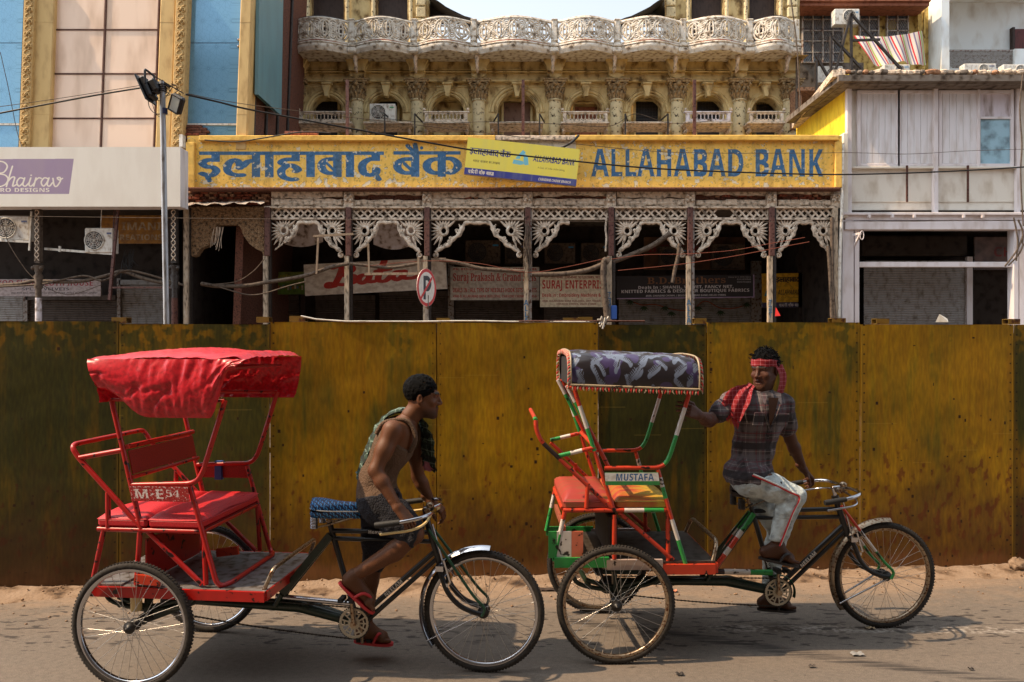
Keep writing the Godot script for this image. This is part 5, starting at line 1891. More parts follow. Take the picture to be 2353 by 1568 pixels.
	part("low_wall", slab(MB.new(), 2332, 112, 2400, 180, 29.5, 0.3), K.far_white_wall, o)
	m = MB.new()
	slab(m, 2183, 114, 2333, 118, 29.6, 0.06)
	for k in 70:
		for s in [-1.0, 1.0]:
			var x: float = 2183 + k * 2.8 - 25
			var xa := clampf(x, 2183, 2333)
			var xe := clampf(x + s * 32, 2183, 2333)
			if absf(xe - xa) > 3: m.tube([at(xa, 118 + absf(xa - x) * 1.2, 29.62 + 0.01 * s), at(xe, 118 + absf(xe - x) * 1.2, 29.62 + 0.01 * s)], 0.011, 4)
	part("mesh_railing", m, K.grey_steel, o)

func further_materials() -> void:
	mk("lilac_board", c8(214, 206, 214), 0.5, "streak", Vector3(0.4, 0.1, 0.4))
	mk("pale_blue_pane", c8(150, 188, 204), 0.25, "blotch", Vector3.ONE * 0.3)
	plainmat("blue_tape_cloth", c8(40, 70, 130), 0.8)
	mk("red_seat", c8(196, 24, 34), 0.55, "grain", Vector3.ONE * 2.0)
	var rp := mk("red_plastic", c8(206, 32, 46), 0.36, "grain", Vector3.ONE * 0.8)
	rp.backlight_enabled = true
	rp.backlight = Color(0.35, 0.05, 0.05)
	plainmat("lamp_glass", c8(176, 182, 176), 0.2)
	mk("yellow_card", c8(206, 176, 84), 0.8)
	mk("board_red_dark", c8(96, 40, 36), 0.6, "streak", Vector3(1, 0.3, 1))

# ---------------------------------------------------------------- signs and shutters under the arcade
func shop_fronts() -> void:
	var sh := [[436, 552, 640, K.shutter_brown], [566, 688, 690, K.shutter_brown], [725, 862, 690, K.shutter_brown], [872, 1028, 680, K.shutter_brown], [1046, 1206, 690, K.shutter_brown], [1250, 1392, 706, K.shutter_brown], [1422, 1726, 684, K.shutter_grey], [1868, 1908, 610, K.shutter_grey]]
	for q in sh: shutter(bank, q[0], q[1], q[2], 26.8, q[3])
	for q in [[553, 564], [1029, 1043], [1208, 1216], [1394, 1404], [1727, 1750], [690, 700], [1860, 1867]]:
		part("shutter_jamb", down(MB.new(), q[0], q[1], 600, 26.65, 0.14), K.grey_steel if q[0] != 690 else K.dark_wood, bank)
	var p := Painter.new(512, 140, c8(232, 226, 216)).map(465, 755, 1690, 1040)
	var red := c8(190, 40, 34)
	var script := [[715, 800, 800, 775, 870, 790, 880, 830, 810, 870, 890, 880, 900, 930, 820, 955, 740, 950, 670, 940, 665, 970, 720, 965], [800, 780, 770, 870, 720, 960],
		[1030, 880, 960, 880, 930, 920, 960, 950, 1010, 920, 1030, 880], [1030, 880, 1015, 935, 1060, 940], [1160, 760, 1120, 850, 1100, 930, 1160, 940, 1210, 900], [1090, 850, 1200, 835], [1330, 865, 1260, 865, 1225, 905, 1260, 935, 1310, 905, 1330, 862], [1330, 862, 1320, 920, 1400, 925, 1480, 900]]
	for s in script: p.pen(cr2(vv(s), 6), 30, 15, red)
	p.soil(81, 0.35, c8(140, 120, 104))
	sign_board("white_shop_sign", "tilted white shop sign with red script lettering in the third arch", p.im, 699, 600, 1026, 672, 24.7, 0.12, 0.05, K.lilac_white)
	p = Painter.new(640, 236, c8(206, 200, 190)).map(1035, 614, 1239, 690)
	p.text("Ph: 011-23944485, 23951118, 9810348181", 1042, 616, 1232, 622, red)
	p.text("Suraj Prakash & Grand Sons", 1041, 627, 1232, 652, red, true, true)
	p.text("DEALS IN : ALL TYPE OF NEEDLES HOOK SETS & PARTS", 1041, 662, 1233, 672, red)
	p.text("4940-B, ALLAHABAD BANK BUILDING, CHANDNI CHOWK, DELHI-6", 1041, 678, 1233, 685, red)
	p.soil(82, 0.35, c8(120, 104, 90))
	sign_board("needle_shop_sign", "white sign with red serif lettering about needles in the fourth arch", p.im, 1035, 614, 1239, 690, 25.3, 0.1)
	p = Painter.new(640, 284, c8(222, 210, 184)).map(1241, 632, 1408, 706)
	p.text("Ph : 23974940, 23954940, 9312223085, 9810112718", 1252, 634, 1404, 641, c8(130, 30, 30))
	p.text("SURAJ ENTERPRISES", 1246, 644, 1404, 669, red)
	p.text("Deals in : Embroidery Machines & Parts", 1246, 674, 1404, 685, red)
	p.text("4940, ALLAHABAD BANK BUILDING, OPP. TIWARI SWEETS", 1246, 690, 1404, 694.5, c8(130, 40, 30))
	p.text("CHANDNI CHOWK, DELHI-110006", 1279, 697, 1370, 701, c8(130, 40, 30))
	p.soil(83, 0.3, c8(140, 120, 90))
	sign_board("machine_shop_sign", "cream sign with big red capitals about embroidery machines", p.im, 1241, 632, 1408, 706, 24.5, 0.1, 0.0, K.olive_tube)
	p = Painter.new(1024, 172, c8(34, 30, 34)).map(1417, 633, 1734, 686)
	p.text("B.D. Brothers", 1488, 636, 1668, 652, c8(126, 84, 50), true, true)
	p.text("Deals In : SHANIL, VELVET, FANCY NET,", 1467, 656, 1686, 664, c8(206, 202, 204))
	p.text("KNITTED FABRICS & DESIGNER BOUTIQUE FABRICS", 1428, 665, 1722, 674, c8(206, 202, 204))
	p.text("4939, CHANDNI CHOWK, ( BELOW ALLAHBAD BANK) DELHI-110006", 1484, 677, 1668, 682, c8(196, 192, 196))
	p.text("Shop 011-49873234", 1674, 637, 1726, 640.5, c8(150, 148, 152))
	p.text("9312439846", 1694, 642, 1726, 645.5, c8(150, 148, 152))
	p.text("9810793483", 1694, 648, 1726, 651.5, c8(150, 148, 152))
	p.rect(1417, 683.6, 1734, 686, c8(150, 130, 160))
	p.rect(1731, 633, 1734, 686, c8(150, 130, 160))
	sign_board("fabric_shop_banner", "black cloth banner with white lettering about fabrics", p.im, 1417, 633, 1734, 686, 24.9, 0.03, 0.012, K.black_cloth)
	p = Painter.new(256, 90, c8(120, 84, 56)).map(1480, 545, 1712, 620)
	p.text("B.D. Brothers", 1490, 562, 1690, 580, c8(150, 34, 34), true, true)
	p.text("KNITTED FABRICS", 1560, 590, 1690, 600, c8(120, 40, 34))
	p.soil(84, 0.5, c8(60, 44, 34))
	sign_board("old_fabric_sign", "dim brown sign with red letters behind two air conditioners", p.im, 1480, 545, 1712, 620, 26.8, 0.06)
	p = Painter.new(400, 256, c8(226, 176, 40)).map(0, 0, 455, 290)
	bank_hindi(p, 125, 20, 280, 60, c8(40, 34, 40), 1.25)
	p.text("ALLAHABAD BANK", 135, 140, 418, 180, c8(40, 34, 40), true, false, 0.15)
	p.text("A Govt. of India Undertaking", 165, 200, 355, 214, c8(110, 86, 40), false)
	p.rect(0, 245, 455, 290, c8(42, 40, 84))
	hindi(p, [["cha", "aa", "da", "na", "ii"], ["cha", "au", "ka"], ["sha", "aa", "kha", "aa"]], 145, 260, 335, 280, 3, 2.5, c8(190, 186, 190))
	p.poly([Vector2(18, 190), Vector2(45, 130), Vector2(62, 100), Vector2(66, 190)], c8(70, 160, 190))
	p.soil(85, 0.35, c8(120, 84, 24))
	sign_board("yellow_bank_sign", "small yellow and blue bank sign in the shade of the last arch", p.im, 1751, 628, 1873, 707, 25.3, 0.1, 0.015)
	p = Painter.new(320, 128, c8(92, 130, 44)).map(568, 625, 700, 677)
	p.rect(618, 625, 700, 650, c8(130, 150, 70))
	p.text("antaler", 624, 630, 672, 643, c8(200, 176, 60), true, false, 0.2)
	for k in 14: p.rect(622 + k * 5.4, 655 + (k * 7 % 5), 626 + k * 5.4, 662 + (k * 5 % 6), [c8(180, 90, 50), c8(200, 190, 170), c8(90, 120, 160)][k % 3])
	p.disc(597, 641, 11, 13, c8(40, 28, 26)); p.disc(597, 643, 7, 9, c8(166, 116, 92)); p.rect(580, 655, 614, 677, c8(176, 34, 40))
	p.soil(86, 0.4, c8(50, 60, 26))
	sign_board("green_poster_board", "green poster board with a dark-haired figure in red behind the first posts", p.im, 568, 625, 700, 677, 25.5, 0.08)
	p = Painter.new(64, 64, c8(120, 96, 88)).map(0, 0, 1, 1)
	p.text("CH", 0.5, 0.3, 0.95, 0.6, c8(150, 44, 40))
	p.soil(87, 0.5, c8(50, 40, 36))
	sign_board("dim_shop_sign", "dim sign with red letters in the dark at the right edge", p.im, 2240, 545, 2330, 620, 25.0, 0.06)
	# the crooked board on the fascia
	p = Painter.new(1024, 336, c8(216, 204, 84)).map(0, 0, 2085, 684)
	var blue := c8(38, 46, 118)
	bank_hindi(p, 60, 150, 760, 165, blue, 1.0)
	hindi(p, [["bha", "aa", "ra", "ta"], ["sa", "ra", "ka", "aa", "ra"], ["ka", "aa"], ["u", "pa", "kra", "ma"]], 145, 405, 640, 440, 4, 3.4, c8(96, 92, 40))
	for q in [[1040, 125, 1095, 168, 1010, 292, 925, 305, 920, 282], [1050, 208, 1095, 200, 1140, 232, 1170, 388, 1102, 405, 1075, 375, 1062, 270], [885, 318, 1000, 326, 1066, 338, 1078, 386, 1020, 408, 870, 395]]:
		p.poly(vv(q), c8(98, 178, 210))
	p.disc(1035, 275, 34, 32, c8(216, 204, 84))
	p.text("ALLAHABAD BANK", 1240, 196, 2010, 312, blue, true, false, 0.18, 1.0)
	p.text("A Govt. of India Undertaking", 1345, 400, 1845, 445, c8(70, 70, 50), false)
	p.rect(0, 560, 2085, 684, c8(44, 52, 132))
	hindi(p, [["cha", "aa", "chandra", "da", "na", "ii"], ["cha", "au", "ka"], ["sha", "aa", "kha", "aa"]], 70, 600, 545, 655, 6, 5, c8(216, 206, 190))
	p.text("CHANDANI CHOWK BRANCH", 1375, 604, 1975, 654, c8(222, 212, 196), true, false, 0.15)
	p.rect(1252, 560, 1258, 684, c8(110, 110, 150))
	p.soil(88, 0.2, c8(190, 188, 130), Vector2(1, 0.12), 0.01)
	var cb := sign_board("crooked_bank_board", "yellow and blue lettered board hanging crooked over the name band", p.im, 1070, 329, 1329, 414, 21.35, 0.14, -0.108, K.grey_sheet)
	var strap := MB.new()
	strap.tube(curve([at(1330, 311, 21.5), at(1312, 328, 21.4), at(1290, 340, 21.42)], 5), 0.035, 6)
	single("torn_strap", strap, K.cable_black, "dark torn strap over the top of the crooked board", "strap")
	# odds and ends in the arches
	var m := MB.new()
	for q in [[720, 543, 812, 538, 0.06], [731, 546, 727, 630, 0.05], [846, 560, 848, 628, 0.05], [838, 630, 975, 629, 0.07], [961, 592, 962, 630, 0.06]]:
		m.bar(at(q[0], q[1], 21.5), at(q[2], q[3], 21.5), q[4], q[4])
	single("hanging_wood_frame", m, K.pale_wood, "broken wooden frame hanging between the second and third posts", "frame")
	for q in [[640, 742, 556, "pale curved valance board behind the second arch"], [858, 952, 562, "pale curved valance board behind the third arch"]]:
		m = MB.new()
		var x0: float = q[0]
		var x1: float = q[1]
		m.grid(16, 4, func(u: float, v: float) -> Vector3:
			return at(lerpf(x0, x1, u), lerpf(512, q[2] + 12.0 * sin(u * PI), v), 23.6 + 0.2 * v))
		single("valance_board", m, K.lilac_white, q[3], "board", "valance boards")
	m = MB.new()
	slab(m, 1404, 702, 1418, 734, 21.55, 0.14, 0.02)
	single("blue_box", m, plainmat("blue_box_paint", c8(44, 84, 156), 0.5), "small blue box fixed to the middle post above the hoarding", "box")
	m = MB.new()
	m.tri(at(1783, 706, 21.6), at(1794, 726, 21.55), at(1781, 727, 21.6))
	single("red_pennant", m, plainmat("pennant_red", c8(206, 40, 36), 0.8), "small red pennant by the last post", "flag")
	m = MB.new()
	var gp := []
	for q in [[1445, 690], [1475, 701], [1505, 700], [1550, 712], [1590, 712], [1620, 692], [1655, 708], [1690, 708], [1722, 698]]: gp.append(at(q[0], q[1], 26.6))
	m.tube(curve(gp, 5), 0.018, 5)
	var gl := thing("leaf_garland", "string of orange marigold and green leaves across the grey shutter", "garland")
	part("string", m, plainmat("marigold", c8(150, 70, 36), 0.9), gl)
	var lm := MB.new()
	for q in [[1448, 698], [1480, 712], [1528, 712], [1543, 724], [1604, 712], [1656, 722], [1716, 704]]:
		for k in 5:
			var an := -0.9 + k * 0.45
			var c := at(q[0], q[1] - 8, 26.58)
			var d := Vector3(sin(an), -cos(an), 0.1)
			lm.tube([c, c + d * 0.09, c + d * 0.2], [0.008, 0.03, 0.004], 5)
	part("leaves", lm, plainmat("mango_leaf", c8(40, 66, 36), 0.7), gl)

# ---------------------------------------------------------------- air conditioners
func ac_proto(label: String, x0: float, y0: float, x1: float, y1: float, d: float, fan_left := true, dark := false) -> Node3D:
	var a := at(x0, y1, d)
	var b := at(x1, y0, d)
	var w := b.x - a.x
	var h := b.y - a.y
	var o := thing("air_conditioner", label, "air conditioner", Vector3((a.x + b.x) * 0.5, a.y, -d), 0.0, "outdoor air-conditioner units")
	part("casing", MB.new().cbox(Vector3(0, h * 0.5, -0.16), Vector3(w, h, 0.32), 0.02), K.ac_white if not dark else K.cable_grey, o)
	var c := Vector3(-w * 0.16 if fan_left else w * 0.1, h * 0.5, 0)
	var r := minf(h * 0.42, w * 0.33)
	part("fan_well", MB.new().prism(PackedVector2Array(_circle(c, r * 0.95, 24)), 0.001, 0.004), K.ac_dark, o)
	var m := MB.new()
	for k in 5:
		var an := k * TAU / 5.0
		var d0 := Vector3(cos(an), sin(an), 0)
		var d1 := Vector3(cos(an + 0.75), sin(an + 0.75), 0)
		m.quad(c + d0 * r * 0.2 + Vector3(0, 0, 0.006), c + d0 * r * 0.86 + Vector3(0, 0, 0.006), c + d1 * r * 0.86 + Vector3(0, 0, 0.016), c + d1 * r * 0.2 + Vector3(0, 0, 0.016))
	m.ball(c + Vector3(0, 0, 0.012), Vector3(r * 0.18, r * 0.18, 0.012), 10)
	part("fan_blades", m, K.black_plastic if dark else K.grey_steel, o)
	m = MB.new()
	for q in [1.0, 0.8, 0.6, 0.4]: m.tube(ring(c + Vector3(0, 0, 0.022), Vector3(r * q, 0, 0), Vector3(0, r * q, 0), 26), 0.005 if q < 1.0 else 0.014, 5, true)
	for k in 8:
		var d0 := Vector3(cos(k * PI / 8), sin(k * PI / 8), 0)
		m.tube([c - d0 * r + Vector3(0, 0, 0.024), c + d0 * r + Vector3(0, 0, 0.024)], 0.004, 4)
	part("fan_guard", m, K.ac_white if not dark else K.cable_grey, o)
	part("badge", MB.new().box(Vector3(w * 0.36, h * 0.78, 0.003), Vector3(w * 0.16, h * 0.07, 0.006)), plainmat("badge%d" % int(x0), [c8(60, 150, 90), c8(40, 130, 180), c8(80, 90, 130)][int(absf(x0)) % 3], 0.5), o)
	return o

func _circle(c: Vector3, r: float, k: int) -> Array:
	var out := []
	for s in k: out.append(Vector2(c.x + r * cos(TAU * s / k), c.y + r * sin(TAU * s / k)))
	return out

func air_units() -> void:
	ac_proto("white air conditioner sitting in the second upper arch of the bank", 849, 238, 908, 278, 27.25)
	ac_proto("air conditioner with a black fan at the photo's left edge under the shop board", -14, 497, 66, 552, 21.2)
	ac_proto("small white air conditioner with a wire fan guard beside the leaning angle iron", 194, 524, 259, 581, 21.15)
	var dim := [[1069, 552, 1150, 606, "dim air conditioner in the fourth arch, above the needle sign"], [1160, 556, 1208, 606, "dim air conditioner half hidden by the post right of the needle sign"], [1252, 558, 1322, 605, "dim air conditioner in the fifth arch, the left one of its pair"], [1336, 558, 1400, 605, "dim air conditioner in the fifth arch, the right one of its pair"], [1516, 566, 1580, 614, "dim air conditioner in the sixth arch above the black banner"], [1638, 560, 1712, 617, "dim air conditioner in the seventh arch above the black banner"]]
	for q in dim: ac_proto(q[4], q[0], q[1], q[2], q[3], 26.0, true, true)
	ac_proto("window air conditioner jutting from the grilled window of the yellow flat", 1918, 20, 1976, 56, 28.2, false)
	ac_proto("louvred air conditioner on the grey wall below the grilled window", 1880, 152, 1938, 190, 28.6, false)
	ac_proto("air conditioner top just showing over the roof edge under the striped cloth", 2032, 148, 2092, 175, 26.9, false)
	ac_proto("white air conditioner behind the roof edge before the mesh railing", 2216, 146, 2290, 172, 28.0, false)
	ac_proto("white air conditioner behind the roof edge near the right border", 2306, 148, 2370, 172, 28.0, false)

# ---------------------------------------------------------------- wires
func wire(pts: Array, d0: float, d1: float, r: float, k := 8) -> MB:
	var p := []
	for i in pts.size(): p.append(at(pts[i][0], pts[i][1], lerpf(d0, d1, float(i) / (pts.size() - 1))))
	return MB.new().tube(curve(p, k), r, 6)

func cables() -> void:
	single("overhead_cable", wire([[-60, 272], [0, 260], [110, 239], [230, 217], [335, 200]], 9.6, 9.5, 0.011), K.cable_black, "thick black cable rising from the left edge to the lamp pole", "cable")
	single("overhead_cable", wire([[426, 217], [500, 234], [574, 252], [760, 287], [952, 322], [1072, 343], [1149, 352], [1325, 371], [1500, 387], [1700, 396], [1838, 400], [1958, 401], [2157, 395], [2353, 384], [2480, 374]], 9.5, 13.0, 0.013), K.cable_black, "thick black cable sagging from the lamp pole across the whole name band", "cable")
	single("overhead_wire", wire([[-60, 252], [0, 245], [150, 224], [330, 195]], 9.6, 9.5, 0.004), K.cable_grey, "thin wire from the left edge to the lamp pole", "cable")
	single("overhead_wire", wire([[430, 215], [574, 241], [911, 282], [1206, 316], [1325, 331], [1545, 350], [1838, 352], [1958, 351], [2090, 354], [2220, 347], [2353, 343], [2480, 338]], 9.5, 13.0, 0.0045), K.cable_grey, "thin grey wire running above the thick cable across the name band", "cable")
	single("overhead_wire", wire([[-40, 496], [200, 499], [480, 502], [1200, 508], [1900, 510], [2353, 506]], 19.0, 20.0, 0.007), K.cable_grey, "long thin wire stretched level below the cornice", "cable")
	single("slack_wire", wire([[0, 120], [18, 200], [38, 300], [50, 338]], 21.5, 21.0, 0.010), K.cable_black, "thin dark wire hanging down the blue glass at the left edge", "cable")
	single("coping_cable", wire([[470, 322], [540, 326], [600, 318], [690, 304], [760, 306]], 21.5, 21.6, 0.02), K.cable_black, "dark cable lying along the left end of the yellow coping", "cable")
	# bundles through the arcade
	var bundles := [
		["conduit", "thick conduit bundle strung through the shop row on the left", [[-20, 657], [40, 653], [80, 646], [130, 648], [190, 646], [250, 632], [282, 624], [330, 640], [375, 650], [412, 652]], 21.3, 0.055, "cable_grey"],
		["conduit", "second grey conduit sagging below the bundle on the left", [[-20, 660], [60, 656], [110, 651], [190, 634], [230, 645], [256, 638], [300, 622], [420, 655]], 21.25, 0.03, "cable_grey"],
		["conduit", "sagging conduit between the first two posts", [[462, 652], [500, 658], [560, 657], [606, 650], [700, 634], [760, 614], [800, 606]], 21.6, 0.06, "cable_grey"],
		["conduit", "conduit between the second and third posts", [[804, 606], [850, 611], [900, 615], [960, 606]], 21.6, 0.05, "cable_grey"],
		["conduit", "dark conduit between the third and fourth posts", [[1010, 597], [1060, 606], [1110, 618], [1205, 624]], 21.6, 0.06, "cable_grey"],
		["conduit", "thick pale conduit rising to the fifth post", [[1222, 631], [1290, 630], [1350, 621], [1392, 604]], 21.6, 0.075, "cable_grey"],
		["conduit", "dark conduit slanting up through the sixth arch", [[1408, 602], [1450, 586], [1500, 564], [1540, 536]], 21.9, 0.075, "cable_grey"],
		["conduit", "flexible conduit hanging beside the fifth post", [[1400, 604], [1390, 598], [1386, 620], [1388, 660], [1395, 728]], 21.55, 0.09, "cable_grey"],
		["conduit", "short thick pipe hanging in the sixth arch", [[1562, 560], [1558, 590], [1551, 620], [1545, 650]], 21.8, 0.055, "cable_grey"],
		["rust_wire", "rust-red wire strung through the third to fifth arches", [[840, 612], [980, 600], [1100, 606], [1210, 626], [1300, 614], [1400, 592]], 21.5, 0.009, "cable_rust"],
		["rust_wire", "rust-red wire strung through the sixth and seventh arches", [[1405, 596], [1480, 586], [1570, 584], [1680, 576], [1770, 560], [1850, 546]], 21.5, 0.009, "cable_rust"],
		["rust_wire", "rust-red wire sagging across the last arches", [[1420, 622], [1560, 608], [1680, 590], [1775, 572], [1860, 556]], 21.5, 0.010, "cable_rust"],
		["sagging_wire", "thin wire sagging between the left iron column and the shop sign", [[0, 500], [20, 560], [60, 622], [85, 645]], 21.0, 0.012, "cable_grey"],
		["sagging_wire", "thin wire looped under the shop sign on the left", [[92, 652], [130, 672], [170, 676], [232, 655]], 21.1, 0.010, "cable_grey"],
		["sagging_wire", "slack wire rising to the second post", [[470, 655], [540, 648], [580, 625], [607, 596]], 21.5, 0.014, "cable_grey"],
		["sagging_wire", "slack wire drooping behind the first posts", [[505, 660], [560, 676], [600, 676], [660, 658], [700, 648]], 21.5, 0.018, "cable_grey"]]
	for b in bundles: single(b[0], wire(b[2], b[3], b[3], b[4]), K[b[5]], b[1], "cable", "cables strung through the arcade")
	single("service_wire", wire([[862, 270], [1003, 283], [1120, 280], [1280, 285], [1400, 290], [1460, 262], [1540, 283], [1640, 278]], 27.0, 27.0, 0.012), K.cable_grey, "thin blue-grey wire looping past the upper arches", "cable")
	var m := MB.new()
	var rg := RandomNumberGenerator.new()
	rg.seed = 75
	for k in 26:
		var x := 1213 + rg.randf_range(-9, 5)
		var y := 515 + rg.randf_range(-10, 60)
		m.tube(curve([at(x, y, 21.6), at(x + rg.randf_range(-5, 5), y + 30, 21.55), at(x + rg.randf_range(-7, 7), y + rg.randf_range(45, 95), 21.6)], 4), 0.010, 4)
	single("wire_tangle", m, K.cable_grey, "frayed tangle of wires round the fourth post", "wires")
	m = MB.new()
	for k in 16:
		var x := 292 + rg.randf_range(-8, 16)
		var y := 575 + rg.randf_range(-8, 12)
		m.tube(curve([at(x, y, 21.5), at(x + rg.randf_range(-10, 10), y + 22, 21.5), at(x + rg.randf_range(-14, 14), y + rg.randf_range(30, 60), 21.5)], 4), 0.010, 4)
	single("wire_tangle", m, K.cable_black, "dark tangle of wires behind the small white air conditioner", "wires")
	m = MB.new()
	for k in 10:
		var x := 503 + rg.randf_range(-12, 14)
		m.tube(curve([at(x, 522, 21.75), at(x - rg.randf_range(0, 8), 550, 21.7), at(x - rg.randf_range(4, 12), rg.randf_range(560, 578), 21.7)], 4), 0.007, 4)
	single("frayed_strands", m, K.grey_stone, "pale frayed strands hanging from the rough plastered arch", "wires")

# ---------------------------------------------------------------- lamp pole, parking sign
func street_furniture() -> void:
	var D := 9.5
	var o := thing("lamp_pole", "tall grey pole with two black floodlights behind the hoarding", "lamp post")
	var b := at(382, 745, D)
	var t := at(372.5, 188, D)
	var foot := b + (b - t).normalized() * (b.y / (t.y - b.y) * b.distance_to(t))
	part("pole", MB.new().tube([foot, t], 0.034, 14), K.pole_steel, o)
	part("tape_band", MB.new().tube([at(378, 262, D), at(377.5, 249, D)], 0.0355, 14), plainmat("blue_tape", c8(36, 44, 84), 0.5), o)
	var m := MB.new()
	for k in 4: m.tube(ring(at(373, 196 + k * 5, D), Vector3(0.042, 0, 0), Vector3(0, 0.008, 0.042), 14), 0.008, 5, true)
	part("wire_wrap", m, K.black_plastic, o)
	# left floodlight, seen from the side; right one, seen from the front
	var f := part("floodlight", MB.new().cbox(Vector3.ZERO, Vector3(0.07, 0.27, 0.22), 0.02), K.black_plastic, o, "black floodlight seen from the side")
	f.position = at(343, 205, D) + Vector3(0, 0, 0.02)
	f.rotation.z = 0.42
	part("rear_housing", MB.new().cbox(Vector3(0.085, -0.01, 0), Vector3(0.10, 0.16, 0.15), 0.02), K.black_plastic, f)
	part("front_rim", MB.new().cbox(Vector3(-0.042, 0.0, 0), Vector3(0.02, 0.34, 0.28), 0.006), K.black_plastic, f)
	m = MB.new()
	m.tube(bend([at(345, 200, D) + Vector3(0, 0, 0.14), at(345, 168, D) + Vector3(0, 0, 0.14), at(345, 168, D) + Vector3(0, 0, -0.1), at(345, 200, D) + Vector3(0, 0, -0.1)], 0.02), 0.014, 6)
	m.bar(at(345, 170, D), at(420, 214, D), 0.035, 0.012)
	m.bar(at(372, 186, D), at(388, 200, D), 0.03, 0.03)
	part("bracket", m, K.black_plastic, o)
	f = part("floodlight", MB.new().cbox(Vector3.ZERO, Vector3(0.17, 0.22, 0.08), 0.02), K.black_plastic, o, "black floodlight facing the street")
	f.position = at(409, 241, D) + Vector3(0, 0, 0.03)
	f.rotation = Vector3(0.25, -0.35, -0.55)
	part("lamp_glass", MB.new().box(Vector3(0, 0, 0.042), Vector3(0.12, 0.17, 0.006)), K.lamp_glass, f)
	part("front_rim", MB.new().tube(bend([Vector3(-0.07, -0.095, 0.042), Vector3(0.07, -0.095, 0.042), Vector3(0.07, 0.095, 0.042), Vector3(-0.07, 0.095, 0.042), Vector3(-0.07, -0.095, 0.042)], 0.01), 0.012, 6), K.black_plastic, f)
	m = MB.new()
	var rg := RandomNumberGenerator.new()
	rg.seed = 77
	for k in 7:
		var c := [at(374 + rg.randf_range(-4, 14), 196 + rg.randf_range(-6, 8), D + 0.03)]
		for s in 4: c.append(c[s] + Vector3(rg.randf_range(-0.09, 0.10), rg.randf_range(-0.10, 0.05), rg.randf_range(-0.02, 0.05)))
		m.tube(curve(c, 6), 0.0045, 5)
	m.tube(curve([at(340, 222, D), at(342, 244, D), at(352, 258, D), at(366, 262, D), at(374, 252, D)], 6), 0.005, 5)
	m.tube(curve([at(350, 240, D), at(357, 260, D), at(370, 268, D), at(378, 240, D)], 6), 0.004, 5)
	part("loose_wires", m, K.cable_black, o)
	# no-parking disc
	D = 10.2
	var p := Painter.new(256, 256, c8(226, 220, 212)).map(-1, -1, 1, 1)
	p.disc(0, 0, 0.99, 0.99, c8(206, 36, 34))
	p.disc(0, 0, 0.82, 0.82, c8(232, 226, 216))
	p.rect(-0.34, -0.60, -0.10, 0.64, c8(30, 30, 34))
	p.pen(cr2(vv([-0.22, -0.48, 0.15, -0.48, 0.36, -0.22, 0.15, 0.06, -0.22, 0.06])), 0.13, 0.12, c8(30, 30, 34))
	p.pen(vv([0.52, -0.52, -0.54, 0.54]), 0.075, 0.075, c8(206, 36, 34))
	p.soil(89, 0.15, c8(150, 130, 110))
	o = thing("no_parking_sign", "round red-rimmed no-parking sign on a pole behind the hoarding", "traffic sign", at(980, 661, D))
	m = MB.new()
	m.prism(PackedVector2Array(_circle(Vector3.ZERO, 0.25, 40)), -0.004, 0.004, Transform3D(Basis(Vector3.UP, deg_to_rad(66)), Vector3.ZERO))
	part("disc", m, imgmat("no_parking", p.im, 0.4), o)
	var y := at(0, 661, D).y
	part("pole", MB.new().box(Vector3(0.0, (-y - 0.1) * 0.5, -0.04), Vector3(0.05, y - 0.1, 0.03)), K.grey_steel, o)
	part("bracket", MB.new().box(Vector3(0, -0.28, -0.03), Vector3(0.03, 0.14, 0.03)), K.grey_steel, o)

# ---------------------------------------------------------------- cycle rickshaws: x forward, z towards the pavement side seen, origin under the rear axle
func cut_path(p: Array, l0: float, l1: float) -> Array:
	var out := []
	var run := 0.0
	for k in p.size() - 1:
		var s: float = p[k].distance_to(p[k + 1])
		var a := clampf((l0 - run) / maxf(s, 1e-6), 0.0, 1.0)
		var b := clampf((l1 - run) / maxf(s, 1e-6), 0.0, 1.0)
		if b > a:
			if out.is_empty(): out.append(p[k].lerp(p[k + 1], a))
			out.append(p[k].lerp(p[k + 1], b))
		run += s
	return out

func path_len(p: Array) -> float:
	var run := 0.0
	for k in p.size() - 1: run += p[k].distance_to(p[k + 1])
	return run

func v3(a: Array) -> Array:
	var o := []
	for k in range(0, a.size(), 3): o.append(Vector3(a[k], a[k + 1], a[k + 2]))
	return o

var BAND := {"r": Color(0.50, 0.042, 0.012), "g": Color(0.025, 0.27, 0.055), "w": Color(0.60, 0.56, 0.52), "k": Color(0.03, 0.015, 0.012)}
func banded(m: MB, p: Array, r: float, bands: String, ends: Array) -> void:   # a tube painted in bands; ends are fractions of its length
	var L := path_len(p)
	var a := 0.0
	for i in bands.length():
		var b: float = ends[i]
		m.tint = BAND[bands[i]]
		var q := cut_path(p, a * L, b * L)
		if q.size() > 1: m.tube(q, r, 8)
		a = b
	m.tint = Color.WHITE

